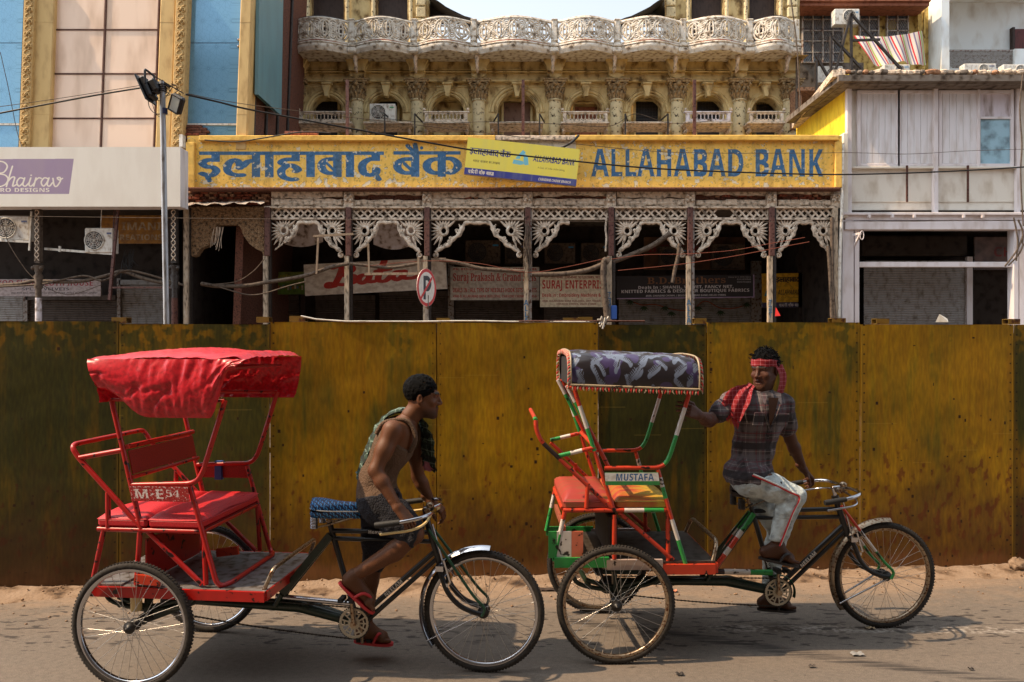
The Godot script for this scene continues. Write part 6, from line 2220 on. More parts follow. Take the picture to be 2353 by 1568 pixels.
var wheel_mesh := {}
func wheel(parent: Node3D, called: String, where: Vector3, rim: Material, turn: float, treads := true, label := "") -> Node3D:
	if wheel_mesh.is_empty():
		var m := MB.new()
		m.tube(ring(Vector3.ZERO, Vector3(0.333, 0, 0), Vector3(0, 0.333, 0), 64), 0.021, 10, true)
		for k in 110:
			var an := TAU * k / 110.0
			var d := Vector3(cos(an), sin(an), 0)
			var t := Vector3(-sin(an), cos(an), 0)
			for s in [-1.0, 1.0]:
				m.box(d * 0.3525 + Vector3(0, 0, 0.007 * s), Vector3(0.006, 0.010, 0.010), Basis(d, t, Vector3(0, 0, 1)).rotated(d, 0.4 * s))
		wheel_mesh.tyre = m.mesh()
		m = MB.new()
		m.lathe([Vector2(0.318, -0.016), Vector2(0.314, -0.017), Vector2(0.303, -0.013), Vector2(0.299, -0.006), Vector2(0.299, 0.006), Vector2(0.303, 0.013), Vector2(0.314, 0.017), Vector2(0.318, 0.016)], Transform3D(Basis(Vector3.RIGHT, PI / 2), Vector3.ZERO), 64)
		wheel_mesh.rim = m.mesh()
		m = MB.new()
		for k in 36:
			var an := TAU * k / 36.0
			var s := 1.0 if k % 2 == 0 else -1.0
			var lean := 1.15 if (k / 2) % 2 == 0 else -1.15
			m.tube([Vector3(cos(an + lean) * 0.028, sin(an + lean) * 0.028, 0.030 * s), Vector3(cos(an) * 0.301, sin(an) * 0.301, 0.0)], 0.00125, 4)
			m.tube([Vector3(cos(an) * 0.287, sin(an) * 0.287, 0.0013 * s), Vector3(cos(an) * 0.300, sin(an) * 0.300, 0.0)], 0.0024, 5)
		wheel_mesh.spokes = m.mesh()
		m = MB.new()
		m.lathe([Vector2(0.0, -0.062), Vector2(0.008, -0.062), Vector2(0.008, -0.045), Vector2(0.018, -0.044), Vector2(0.018, -0.034), Vector2(0.034, -0.033), Vector2(0.034, -0.028), Vector2(0.015, -0.025), Vector2(0.015, 0.025), Vector2(0.034, 0.028), Vector2(0.034, 0.033), Vector2(0.018, 0.034), Vector2(0.018, 0.044), Vector2(0.008, 0.045), Vector2(0.008, 0.062), Vector2(0.0, 0.062)], Transform3D(Basis(Vector3.RIGHT, PI / 2), Vector3.ZERO), 16)
		wheel_mesh.hub = m.mesh()
	var o := Node3D.new()
	o.name = called
	parent.add_child(o, true)
	o.position = where
	o.rotation = Vector3(0, turn, where.x * 1.3 + where.z)
	if label: o.set_meta("label", label)
	part("tyre", wheel_mesh.tyre, K.tyre, o)
	part("rim", wheel_mesh.rim, rim, o)
	part("spokes", wheel_mesh.spokes, K.spoke, o)
	part("hub", wheel_mesh.hub, K.grease, o)
	return o

func decal(parent: Node3D, s: String, size: float, where: Vector3, turn: Basis, mat: Material) -> void:
	var tm := TextMesh.new()
	var f := SystemFont.new()
	f.font_names = PackedStringArray(["Droid Sans"])
	f.font_weight = 700
	tm.font = f; tm.text = s; tm.font_size = 40; tm.pixel_size = size / 30.0; tm.depth = 0.0012; tm.curve_step = 3.0
	var o := part("lettering", tm, mat, parent)
	o.transform = Transform3D(turn, where)

func bicycle(o: Node3D, second: bool) -> void:
	var fx := 1.9
	var tilt := func(a: Vector3, b: Vector3) -> Basis:
		var d := (b - a).normalized()
		return Basis(d, Vector3(0, 0, 1).cross(d), Vector3(0, 0, 1))
	var S := Vector3(0.985, 0.80, 0)
	var BB := Vector3(1.14, 0.275, 0)
	var Ht := Vector3(1.563, 0.875, 0)
	var Hb := Vector3(1.628, 0.665, 0)
	var m := MB.new()
	m.tube([S + Vector3(-0.012, 0.05, 0), BB], 0.0165, 10)
	m.tube([S, Vector3(1.58, 0.805, 0)], 0.0150, 10)
	m.tube([Vector3(1.0, 0.755, 0), Vector3(1.597, 0.752, 0)], 0.0140, 10)
	m.tube([Vector3(1.618, 0.70, 0), BB], 0.0160, 10)
	m.tube([Vector3(1.625, 0.655, 0), BB + Vector3(0.03, -0.03, 0)], 0.0145, 10)
	m.tube([Ht, Hb], 0.0205, 12)
	m.tube([Ht + Vector3(-0.006, 0.018, 0), Ht + Vector3(0, 0.0, 0)], 0.025, 12)
	m.tube([BB + Vector3(0, 0, -0.045), BB + Vector3(0, 0, 0.045)], 0.027, 14)
	part("bicycle_frame", m, K.black_paint, o)
	m = MB.new()
	for z in [-0.05, 0.05]:
		m.bar(S + Vector3(0.0, -0.02, z * 0.5), Vector3(0.70, 0.43, z), 0.012, 0.045, Vector3(0, 0, 1).cross(Vector3(0.6, 0.8, 0)))
		m.tube([Vector3(0.70, 0.43, z), Vector3(0.66, 0.36, z)], 0.018, 8)
	m.tube([Vector3(-0.02, 0.37, 0.03), Vector3(0.55, 0.352, 0.03), Vector3(0.80, 0.350, 0.02), BB + Vector3(0, -0.005, 0.02)], [0.022, 0.024, 0.036, 0.030], 10)
	m.tube([Vector3(0.25, 0.355, -0.05), Vector3(0.85, 0.345, -0.05), BB], 0.018, 8)
	part("rear_struts", m, K.green_black_paint, o)
	if second:
		m = MB.new()
		for z in [-0.062, 0.062]:
			banded(m, [S + Vector3(0, -0.01, z * 0.5), Vector3(0.70, 0.43, z)], 0.017, "gwrwr", [0.3, 0.42, 0.6, 0.72, 1.0])
		banded(m, [Vector3(0.60, 0.425, 0.05), Vector3(1.10, 0.405, 0.05)], 0.019, "kwg", [0.35, 0.7, 1.0])
		part("painted_struts", m, K.striped_paint, o)
	else:
		part("chrome_stay", MB.new().tube([Vector3(0.66, 0.412, 0.04), Vector3(1.115, 0.385, 0.04)], 0.0165, 10), K.chrome, o)
	# fork, steering
	m = MB.new()
	m.tube([Hb + Vector3(0.0, 0.02, 0), Hb + Vector3(0.012, -0.04, 0)], 0.022, 10)
	for z in [-0.062, 0.062]:
		m.tube(curve(v3([1.637, 0.63, z * 0.55, 1.665, 0.56, z, 1.70, 0.475, z, 1.765, 0.405, z, 1.84, 0.370, z, fx, 0.355, z]), 5), 0.0155, 8)
	part("fork", m, K.black_paint, o)
	m = MB.new()
	for z in [-0.085, 0.085]:
		var rod: Array = bend(v3([1.578, 0.835, z * 0.5, 1.86, 0.455, z, 1.925, 0.40, z, fx, 0.353, z]), 0.06)
		if second: banded(m, rod, 0.0095, "rwg", [0.34, 0.62, 1.0])
		else: m.tube(rod, 0.0085, 8)
	part("support_rods", m, K.striped_paint if second else K.rod_green, o)
	m = MB.new()
	m.box(Vector3(1.652, 0.615, 0), Vector3(0.045, 0.03, 0.16)); m.box(Vector3(1.688, 0.52, 0), Vector3(0.03, 0.02, 0.15))
	for z in [-0.06, 0.06]:
		m.bar(Vector3(1.675, 0.66, z), Vector3(1.715, 0.53, z), 0.014, 0.010)
	m.tube([Vector3(1.60, 0.86, 0.025), Vector3(1.66, 0.64, 0.02)], 0.006, 6)
	part("brake_linkage", m, K.chrome, o)
	var fw := wheel(o, "front_wheel", Vector3(fx, 0.355, 0), K.dull_chrome if second else K.chrome, 0.0)
	# mudguard
	m = MB.new()
	var a0 := deg_to_rad(84.0)
	var a1 := deg_to_rad(216.0)
	m.grid(36, 8, func(u: float, v: float) -> Vector3:
		var an := lerpf(a0, a1, u)
		var w := (v - 0.5) * 2.0
		var r := 0.386 - 0.022 * w * w
		return Vector3(fx + cos(an) * r, 0.355 + sin(an) * r, w * 0.034))
	var mg := part("mudguard", m, K.chrome if not second else K.dull_chrome, o)
	m = MB.new()
	for z in [-0.066, 0.066]:
		m.tube([Vector3(fx, 0.355, z), Vector3(fx + cos(3.62) * 0.372, 0.355 + sin(3.62) * 0.372, z * 0.6)], 0.0065 if second else 0.003, 6)
	part("mudguard_stay", m, K.chrome, mg)
	# handlebar
	m = MB.new()
	m.tube([Ht, Vector3(1.545, 0.945, 0)], 0.0125, 10)
	m.tube([Vector3(1.545, 0.945, 0), Vector3(1.60, 0.95, 0)], 0.014, 8)
	for s in [-1.0, 1.0]:
		m.tube(bend(v3([1.60, 0.95, 0, 1.635, 0.955, 0.10 * s, 1.61, 0.955, 0.25 * s, 1.50, 0.935, 0.30 * s, 1.36, 0.915, 0.30 * s]), 0.07), 0.0115, 8)
	var hb := part("handlebar", m, K.chrome, o)
	for s in [-1.0, 1.0]:
		m = MB.new()
		m.tube(v3([1.475, 0.932, 0.30 * s, 1.46, 0.93, 0.30 * s, 1.35, 0.913, 0.30 * s, 1.335, 0.911, 0.30 * s]), [0.015, 0.0165, 0.018, 0.016], 10)
		part("grip", m, K.grip_rubber, hb)
		m = MB.new()
		m.tube(bend(v3([1.60, 0.925, 0.06 * s, 1.60, 0.905, 0.22 * s, 1.545, 0.885, 0.285 * s, 1.36, 0.858, 0.285 * s]), 0.06), 0.0075 if not second else 0.006, 8)
		part("brake_lever", m, K.bone_lever if not second else K.chrome, hb)
	m = MB.new()
	m.tube([Vector3(1.575, 0.935, -0.05), Vector3(1.575, 0.935, 0.05)], 0.019, 8)
	m.tube([Vector3(1.60, 0.93, -0.07), Vector3(1.60, 0.93, 0.07)], 0.010, 8)
	m.ball(Vector3(1.59, 0.975, 0.045), Vector3(0.026, 0.02, 0.026), 10)
	part("stem_clamp", m, K.dull_chrome, hb)
	# saddle on coil springs
	var sx := 1.02 if not second else 1.0
	m = MB.new()
	m.grid(28, 20, func(u: float, v: float) -> Vector3:
		var an := u * TAU
		var t := v
		var x := lerpf(-0.155, 0.145, t)
		var wz := lerpf(0.105, 0.036, smoothstep(0.15, 0.75, t)) * sqrt(maxf(0.0, 1.0 - pow(absf(t * 2.0 - 1.0), 7.0)))
		var hy := 0.048 if not second else 0.030
		var c := cos(an)
		var s := sin(an)
		return Vector3(sx + x, 0.925 + 0.022 * pow(1.0 - t, 2.0) + signf(s) * pow(absf(s), 0.7) * hy - (0.012 * (1.0 - t) if s < 0 else 0.0), signf(c) * pow(absf(c), 0.8) * wz), true)
	var sd := part("saddle", m, K.blue_cover if not second else K.saddle_leather, o)
	if not second:
		m = MB.new()
		m.tube(curve(v3([sx - 0.15, 0.945, 0.0, sx - 0.13, 0.945, 0.085, sx - 0.04, 0.938, 0.098, sx + 0.06, 0.93, 0.06, sx + 0.14, 0.925, 0.03]), 5), 0.0035, 5)
		part("piping", m, K.ac_white, sd)
	for s in [-1.0, 1.0]:
		var coil := []
		for k in 64:
			var an := k * TAU / 8.0
			coil.append(Vector3(sx - 0.115 + 0.02 * cos(an), 0.832 + k * 0.00105, s * 0.075 + 0.02 * sin(an)))
		part("coil_spring", MB.new().tube(coil, 0.004, 5), K.chrome if not second else K.dark_iron, sd)
	m = MB.new()
	m.tube([S + Vector3(-0.012, 0.04, 0), Vector3(sx - 0.045, 0.885, 0)], 0.0125, 8)
	for s in [-1.0, 1.0]:
		m.tube([Vector3(sx - 0.115, 0.832, 0.075 * s), Vector3(sx - 0.03, 0.848, 0.05 * s), Vector3(sx + 0.10, 0.885, 0.02 * s)], 0.0055, 6)
	part("seat_post", m, K.dull_chrome, sd)
	# chainring, cranks, pedals
	var cz := 0.055
	var C := BB + Vector3(0, 0, cz)
	m = MB.new()
	var fl := Transform3D(Basis(Vector3.RIGHT, PI / 2), C)
	m.lathe([Vector2(0.074, -0.002), Vector2(0.090, -0.002), Vector2(0.090, 0.002), Vector2(0.074, 0.002), Vector2(0.074, -0.002)], fl, 48)
	m.lathe([Vector2(0.0, -0.003), Vector2(0.036, -0.003), Vector2(0.036, 0.003), Vector2(0.0, 0.003)], fl, 24)
	for k in 13:
		var an := TAU * k / 13.0
		var d := Vector3(cos(an), sin(an), 0)
		m.box(C + d * 0.056, Vector3(0.044, 0.008, 0.0035), Basis(d, Vector3(0, 0, 1).cross(d), Vector3(0, 0, 1)))
		if k % 2 == 0: m.box(C + d.rotated(Vector3(0, 0, 1), 0.24) * 0.058, Vector3(0.008, 0.026, 0.003), Basis(d, Vector3(0, 0, 1).cross(d), Vector3(0, 0, 1)).rotated(Vector3(0, 0, 1), 0.24))
	var cr := part("chainring", m, K.bone_metal, o, "pale chainring with cut-out spokes")
	m = MB.new()
	for k in 48:
		var an := TAU * k / 48.0
		m.box(C + Vector3(cos(an), sin(an), 0) * 0.0925, Vector3(0.007, 0.0055, 0.005), Basis(Vector3(0, 0, 1), an))
	part("chain_teeth", m, K.grease, cr)
	for s in [-1.0, 1.0]:
		m = MB.new()
		var z0 := 0.068 if s > 0 else -0.062
		var p0 := BB + Vector3(0, 0, z0)
		var p1 := p0 + Vector3(-0.012 * s, 0.165 * s, 0.012 * s)
		m.tube([p0, p1], [0.013, 0.010], 8)
		m.tube([p0 + Vector3(0, 0, -0.012 * s), p0 + Vector3(0, 0, 0.014 * s)], 0.018, 10)
		part("crank", m, K.dull_chrome, o)
		m = MB.new()
		m.tube([p1, p1 + Vector3(0, 0, 0.10 * s)], 0.007, 6)
		for e in [-1.0, 1.0]: m.box(p1 + Vector3(0.032 * e, 0.004, 0.06 * s), Vector3(0.026, 0.022, 0.085))
		part("pedal", m, K.grip_rubber, o)
	# chain
	var run := []
	for k in 15:
		var u := k / 14.0
		run.append(Vector3(lerpf(1.13, 0.02, u), lerpf(0.183, 0.300, u) - 0.012 * sin(u * PI), cz))
	for k in 8: run.append(Vector3(0.0 - 0.055 * sin(PI * (k + 0.5) / 8.0), 0.355 - 0.055 * cos(PI * (k + 0.5) / 8.0), cz))
	for k in 15:
		var u := k / 14.0
		run.append(Vector3(lerpf(0.02, 1.13, u), lerpf(0.41, 0.367, u), cz))
	for k in 9: run.append(BB + Vector3(0.093 * sin(PI * k / 8.0), 0.093 * cos(PI * k / 8.0), cz))
	m = MB.new()
	var L := path_len(run)
	var lk := int(L / 0.0125)
	for k in lk:
		var q := cut_path(run, k * L / lk, (k + 1) * L / lk)
		if q.size() > 1: m.bar(q[0].lerp(q[q.size() - 1], 0.06), q[0].lerp(q[q.size() - 1], 0.94), 0.008 if k % 2 else 0.005, 0.0085, Vector3(0, 0, 1))
	part("chain", m, K.grease, o)
	m = MB.new()
	m.tube([Vector3(0, 0.355, -0.42), Vector3(0, 0.355, 0.42)], 0.0125, 10)
	m.lathe([Vector2(0.0, -0.004), Vector2(0.058, -0.004), Vector2(0.058, 0.004), Vector2(0.0, 0.004)], Transform3D(Basis(Vector3.RIGHT, PI / 2), Vector3(0, 0.355, cz)), 24)
	for z in [-0.26, 0.10, 0.30]: m.tube([Vector3(0, 0.355, z - 0.03), Vector3(0, 0.355, z + 0.03)], 0.032, 10)
	part("axle", m, K.grease, o)
	m = MB.new()
	for z in [-0.28, 0.28]:
		m.tube(bend(v3([-0.26, 0.50, z, -0.24, 0.43, z, 0.0, 0.385, z, 0.26, 0.43, z, 0.30, 0.50, z]), 0.1), 0.014, 6)
		m.tube(bend(v3([-0.18, 0.46, z, 0.0, 0.40, z, 0.18, 0.45, z]), 0.1), 0.014, 6)
		m.bar(Vector3(0, 0.36, z), Vector3(0.0, 0.50, z * 0.95), 0.05, 0.025)
		m.bar(Vector3(0.0, 0.34, z), Vector3(0.24, 0.40, 0.05 * signf(z)), 0.03, 0.03)
	m.tube([Vector3(-0.16, 0.42, -0.3), Vector3(-0.16, 0.42, 0.3)], 0.016, 8)
	part("leaf_springs", m, K.green_black_paint, o)
	var dt: Basis = tilt.call(BB, Vector3(1.618, 0.70, 0))
	decal(o, "NEELAM", 0.026, BB.lerp(Vector3(1.618, 0.70, 0), 0.47) + Vector3(0, 0, 0.0158), dt, K.decal_white)
	if not second: decal(o, "Heavy D", 0.022, Vector3(1.27, 0.8025, 0.0148), Basis.IDENTITY, K.decal_white)
	decal(o, "NEELAM", 0.018, S.lerp(BB, 0.62) + Vector3(0, 0, 0.0165), tilt.call(S, BB), K.decal_white)

func rickshaws() -> void:
	mk("rod_green", c8(24, 74, 46), 0.35, "chip", Vector3.ONE * 2.0)
	mk("bone_metal", c8(196, 186, 164), 0.45, "grain", Vector3.ONE * 4.0, "", 0.0, 0.2)
	plainmat("decal_white", c8(206, 202, 196), 0.5)
	mk("saddle_leather", c8(44, 34, 30), 0.55, "grime", Vector3.ONE * 3.0)
	var sp := mk("striped_paint", Color.WHITE, 0.4, "chip", Vector3.ONE * 0.8)
	sp.vertex_color_use_as_albedo = true
	# blue saddle cover with a wave print
	var p := Painter.new(128, 128, c8(22, 30, 62)).map(0, 0, 1, 1)
	for k in 9:
		for j in 5:
			var o0 := Vector2(k * 0.125, j * 0.22 + (0.1 if k % 2 else 0.0))
			p.pen(cr2([o0, o0 + Vector2(0.05, 0.05), o0 + Vector2(0.04, 0.12), o0 + Vector2(0.10, 0.17)], 4), 0.022, 0.016, c8(40, 132, 206))
			p.pen([o0 + Vector2(0.03, 0.02), o0 + Vector2(0.06, 0.10)], 0.008, 0.008, c8(120, 190, 230))
	var bc := mk("blue_cover", Color.WHITE, 0.5)
	bc.albedo_texture = ImageTexture.create_from_image(p.im)
	bc.uv1_scale = Vector3.ONE * 7.0
	first_rickshaw()
	second_rickshaw()

func side_frame(second: bool, z: float) -> Array:   # the tubes of one side: [path, bands, ends]
	var s := signf(z)
	if not second:
		return [[bend(v3([0.50, 1.60, z, 0.365, 1.185, z, 0.32, 1.135, z, -0.05, 1.12, z]), 0.05), "", []],
			[v3([-0.17, 1.60, z, 0.01, 0.87, z]), "", []], [v3([-0.105, 1.315, z, -0.36, 1.268, z]), "", []], [v3([-0.19, 1.075, z, -0.19, 0.88, z]), "", []],
			[v3([-0.215, 0.865, z, -0.285, 0.555, z]), "", []], [v3([0.04, 0.86, z * 0.97, 0.36, 0.57, z * 0.97]), "", []], [v3([0.37, 0.86, z * 0.96, 0.385, 0.57, z * 0.98]), "", []], [v3([0.0, 0.86, z, -0.02, 0.56, z]), "", []]]
	return [[bend(v3([0.472, 1.66, z, 0.332, 1.21, z, 0.282, 1.162, z, -0.06, 1.160, z]), 0.06), "rwgr", [0.16, 0.36, 0.58, 1.0]],
		[v3([-0.25, 1.66, z, 0.0, 0.90, z]), "rwgr", [0.16, 0.34, 0.52, 1.0]], [v3([-0.285, 1.66, z * 0.93, -0.03, 1.16, z * 0.95]), "wgr", [0.2, 0.5, 1.0]],
		[v3([-0.12, 1.285, z, -0.335, 1.235, z]), "rwg", [0.35, 0.68, 1.0]], [v3([-0.16, 1.07, z, -0.17, 0.92, z]), "r", [1.0]],
		[v3([-0.30, 0.90, z, -0.365, 0.60, z]), "rwg", [0.16, 0.46, 1.0]], [v3([0.03, 0.89, z * 0.97, 0.36, 0.60, z * 0.97]), "r", [1.0]], [v3([0.33, 0.89, z * 0.96, 0.33, 0.58, z * 0.96]), "r", [1.0]],
		[v3([0.265, 1.15, z, 0.34, 0.88, z, 0.435, 0.575, z]), "rwgrwg", [0.08, 0.18, 0.30, 0.52, 0.74, 1.0]], [v3([0.0, 0.88, z, 0.0, 0.56, z]), "r", [1.0]]]

func first_rickshaw() -> void:
	var o := thing("cycle_rickshaw", "red cycle rickshaw with a red plastic-covered canopy on the left", "cycle rickshaw", Vector3(-2.055, 0, -4.69), deg_to_rad(-5.8), "cycle rickshaws")
	var R := 0.0145
	var m := MB.new()
	for z in [-0.36, 0.36]:
		for q in side_frame(false, z): m.tube(q[0], R, 10)
	m.tube(bend(v3([0.01, 0.88, 0.36, -0.37, 1.27, 0.36, -0.415, 1.34, 0.36, -0.415, 1.345, -0.36, -0.37, 1.27, -0.36, 0.01, 0.88, -0.36]), 0.055), R, 10)
	m.tube(bend(v3([0.295, 1.12, 0.36, 0.455, 0.565, 0.36, 0.50, 0.565, 0.30, 0.50, 0.565, -0.30, 0.455, 0.565, -0.36, 0.295, 1.12, -0.36]), 0.05), R, 10)
	m.tube(bend(v3([-0.25, 0.868, 0.36, 0.365, 0.868, 0.36, 0.365, 0.868, -0.36, -0.25, 0.868, -0.36, -0.25, 0.868, 0.30]), 0.04), R, 10)
	m.tube(v3([-0.075, 1.335, 0.36, -0.075, 1.335, -0.36]), R, 10)
	m.tube(v3([-0.04, 1.165, 0.36, -0.04, 1.165, -0.36]), R * 0.8, 8)
	for z in [-0.36, 0.36]:
		m.tube(v3([-0.17, 1.60, z, 0.50, 1.60, z]), R * 0.8, 8)
	part("tube_frame", m, K.red_paint, o)
	part("front_guard", MB.new().tube(bend(v3([0.72, 0.55, 0.35, 0.765, 0.665, 0.33, 0.765, 0.665, -0.33, 0.72, 0.55, -0.35]), 0.05), 0.012, 10), K.dull_chrome, o)
	m = MB.new()
	m.box(Vector3(-0.062, 1.245, 0), Vector3(0.008, 0.135, 0.70), Basis(Vector3(0, 0, 1), 0.2))
	part("backrest", m, K.dark_red_panel, o)
	# number plates under the arm rails
	var p := Painter.new(256, 64, c8(150, 26, 24)).map(0, 0, 1, 0.25)
	var cw := c8(206, 196, 196)
	p.text("M·E", 0.08, 0.045, 0.56, 0.205, cw); p.text("54", 0.61, 0.05, 0.84, 0.17, cw, true, true)
	var nz := noise(91, 0.09, 3)
	for y in 64:
		for x in 256:
			var n := nz.get_noise_2d(x, y)
			if n > 0.42 or (n > 0.1 and y < 5): p.im.set_pixel(x, y, c8(190, 176, 176))
			elif n < -0.38: p.im.set_pixel(x, y, c8(96, 20, 18))
	m = MB.new()
	m.quad(Vector3(-0.035, 1.035, 0.381), Vector3(0.305, 1.035, 0.381), Vector3(0.295, 1.118, 0.381), Vector3(-0.05, 1.118, 0.381))
	var np := part("number_plate", MB.new().box(Vector3(0.128, 1.077, 0.376), Vector3(0.335, 0.083, 0.008)), K.dark_red_panel, o, "worn red plate with white characters")
	part("painted_characters", m, imgmat("plate_print", p.im, 0.5), np)
	part("side_panel", MB.new().box(Vector3(0.128, 1.077, -0.376), Vector3(0.335, 0.083, 0.008)), K.dark_red_panel, o)
	part("blue_cloth_tie", MB.new().box(Vector3(0.10, 1.085, -0.37), Vector3(0.045, 0.12, 0.036)), K.blue_tape_cloth, o)
	# seat
	for q in [[-0.25, 0.045], [0.052, 0.37]]:
		var c := MB.new()
		var x0: float = q[0]
		var x1: float = q[1]
		c.grid(20, 28, func(u: float, v: float) -> Vector3:
			var zz := (v - 0.5) * 2.0
			var xx := (u - 0.5) * 2.0
			var e := pow(maxf(absf(xx), absf(zz)), 8.0)
			return Vector3(lerpf(x0, x1, u), 0.962 - 0.030 * e + 0.006 * sin(zz * 5.0 + xx), zz * 0.372))
		c.cbox(Vector3((x0 + x1) * 0.5, 0.908, 0), Vector3(x1 - x0, 0.055, 0.744), 0.015)
		part("seat_cushion", c, K.red_seat, o)
	part("seat_base", MB.new().box(Vector3(0.06, 0.872, 0), Vector3(0.63, 0.018, 0.70)), K.black_plastic, o)
	m = MB.new()
	m.box(Vector3(0.31, 0.548, 0), Vector3(0.86, 0.012, 0.76))
	m.box(Vector3(-0.20, 0.56, 0), Vector3(0.20, 0.012, 0.76))
	part("footboard", m, K.zinc, o)
	m = MB.new()
	for z in [-0.385, 0.385]: m.box(Vector3(0.22, 0.525, z), Vector3(1.04, 0.055, 0.025))
	m.box(Vector3(0.735, 0.525, 0), Vector3(0.025, 0.054, 0.744)); m.box(Vector3(-0.30, 0.525, 0), Vector3(0.025, 0.054, 0.744)); m.box(Vector3(0.0, 0.68, 0), Vector3(0.01, 0.24, 0.6))
	part("floor_rails", m, K.red_paint, o)
	# canopy of red plastic sheet
	var cn := noise(92, 2.6, 4)
	var fold := noise(93, 7.0, 3)
	m = MB.new()
	m.grid(44, 30, func(u: float, v: float) -> Vector3:
		var x := lerpf(-0.275, 0.64, u)
		var zz := (v - 0.5) * 2.0
		var y := 1.84 + 0.030 * (1.0 - zz * zz) * sin(u * PI) + 0.018 * sin(u * PI) - 0.02 * pow(absf(zz), 8.0)
		y += 0.010 * cn.get_noise_2d(x * 3.0, zz * 2.0) + 0.02 * smoothstep(0.8, 0.95, u) * (1.0 - smoothstep(0.95, 1.0, u))
		return Vector3(x + 0.01 * cn.get_noise_2d(zz * 2.0, 5.0), y, zz * 0.415))
	for s in [1.0, -1.0]:
		m.grid(70, 22, func(u: float, v: float) -> Vector3:
			var t := u if s > 0 else 1.0 - u
			var x := lerpf(-0.275, 0.64, t)
			var drop := 0.325 * (0.52 + 0.48 * smoothstep(0.0, 0.40, t)) * (1.0 - 0.82 * smoothstep(0.80, 0.96, t))
			if s < 0: drop = 0.27
			var y := 1.830 - drop * v
			var cr := absf(cn.get_noise_2d(x * 1.0 + v * 0.3, v * 0.28 + 4.0 * s))
			var cr2_ := absf(cn.get_noise_2d(x * 0.6 - v * 0.4, v * 0.6 + 9.0))
			var fo := 0.008 * smoothstep(0.0, 0.16, cr) * (0.5 + v * (1.0 - v) * 2.0) + 0.003 * smoothstep(0.0, 0.08, cr2_) - 0.015 * smoothstep(0.9, 1.0, v) + 0.012 * fold.get_noise_2d(x * 2.4, v * 0.2) * smoothstep(0.15, 0.5, t)
			x += 0.07 * v * smoothstep(0.4, 0.0, t) - 0.05 * v * smoothstep(0.6, 1.0, t)
			return Vector3(x, y, s * (0.415 + 0.022 * sin(v * PI) + fo)))
	m.grid(30, 14, func(u: float, v: float) -> Vector3:
		var zz := (0.5 - u) * -2.0
		return Vector3(-0.275 + 0.075 * v + 0.02 * fold.get_noise_2d(zz * 2.0, v), 1.822 - 0.235 * v, zz * 0.415))
	part("canopy_cover", m, K.red_plastic, o, "shiny creased red plastic cover")
	part("canopy_lining", MB.new().box(Vector3(0.12, 1.775, 0), Vector3(0.80, 0.012, 0.76)), K.dark_red_panel, o)
	wheel(o, "rear_wheel", Vector3(0, 0.355, 0.43), K.chrome, 0.0)
	wheel(o, "rear_wheel", Vector3(0, 0.355, -0.43), K.chrome, 0.0)
	bicycle(o, false)
	m = MB.new()
	part("bracket_plate", MB.new().bar(Vector3(-0.02, 0.60, 0.37), Vector3(0.13, 0.585, 0.37), 0.03, 0.05), K.orange_paint, o)
	m.bar(Vector3(0.22, 0.62, -0.1), Vector3(0.36, 0.64, -0.1), 0.02, 0.05)
	part("bracket_plate", m, K.orange_paint, o)
	part("plastic_bottle", MB.new().lathe([Vector2(0, 0.40), Vector2(0.03, 0.405), Vector2(0.032, 0.50), Vector2(0.012, 0.54), Vector2(0.012, 0.56)], Transform3D(Basis.IDENTITY, Vector3(-0.04, 0, 0.33)), 12), K.bone_lever, o)

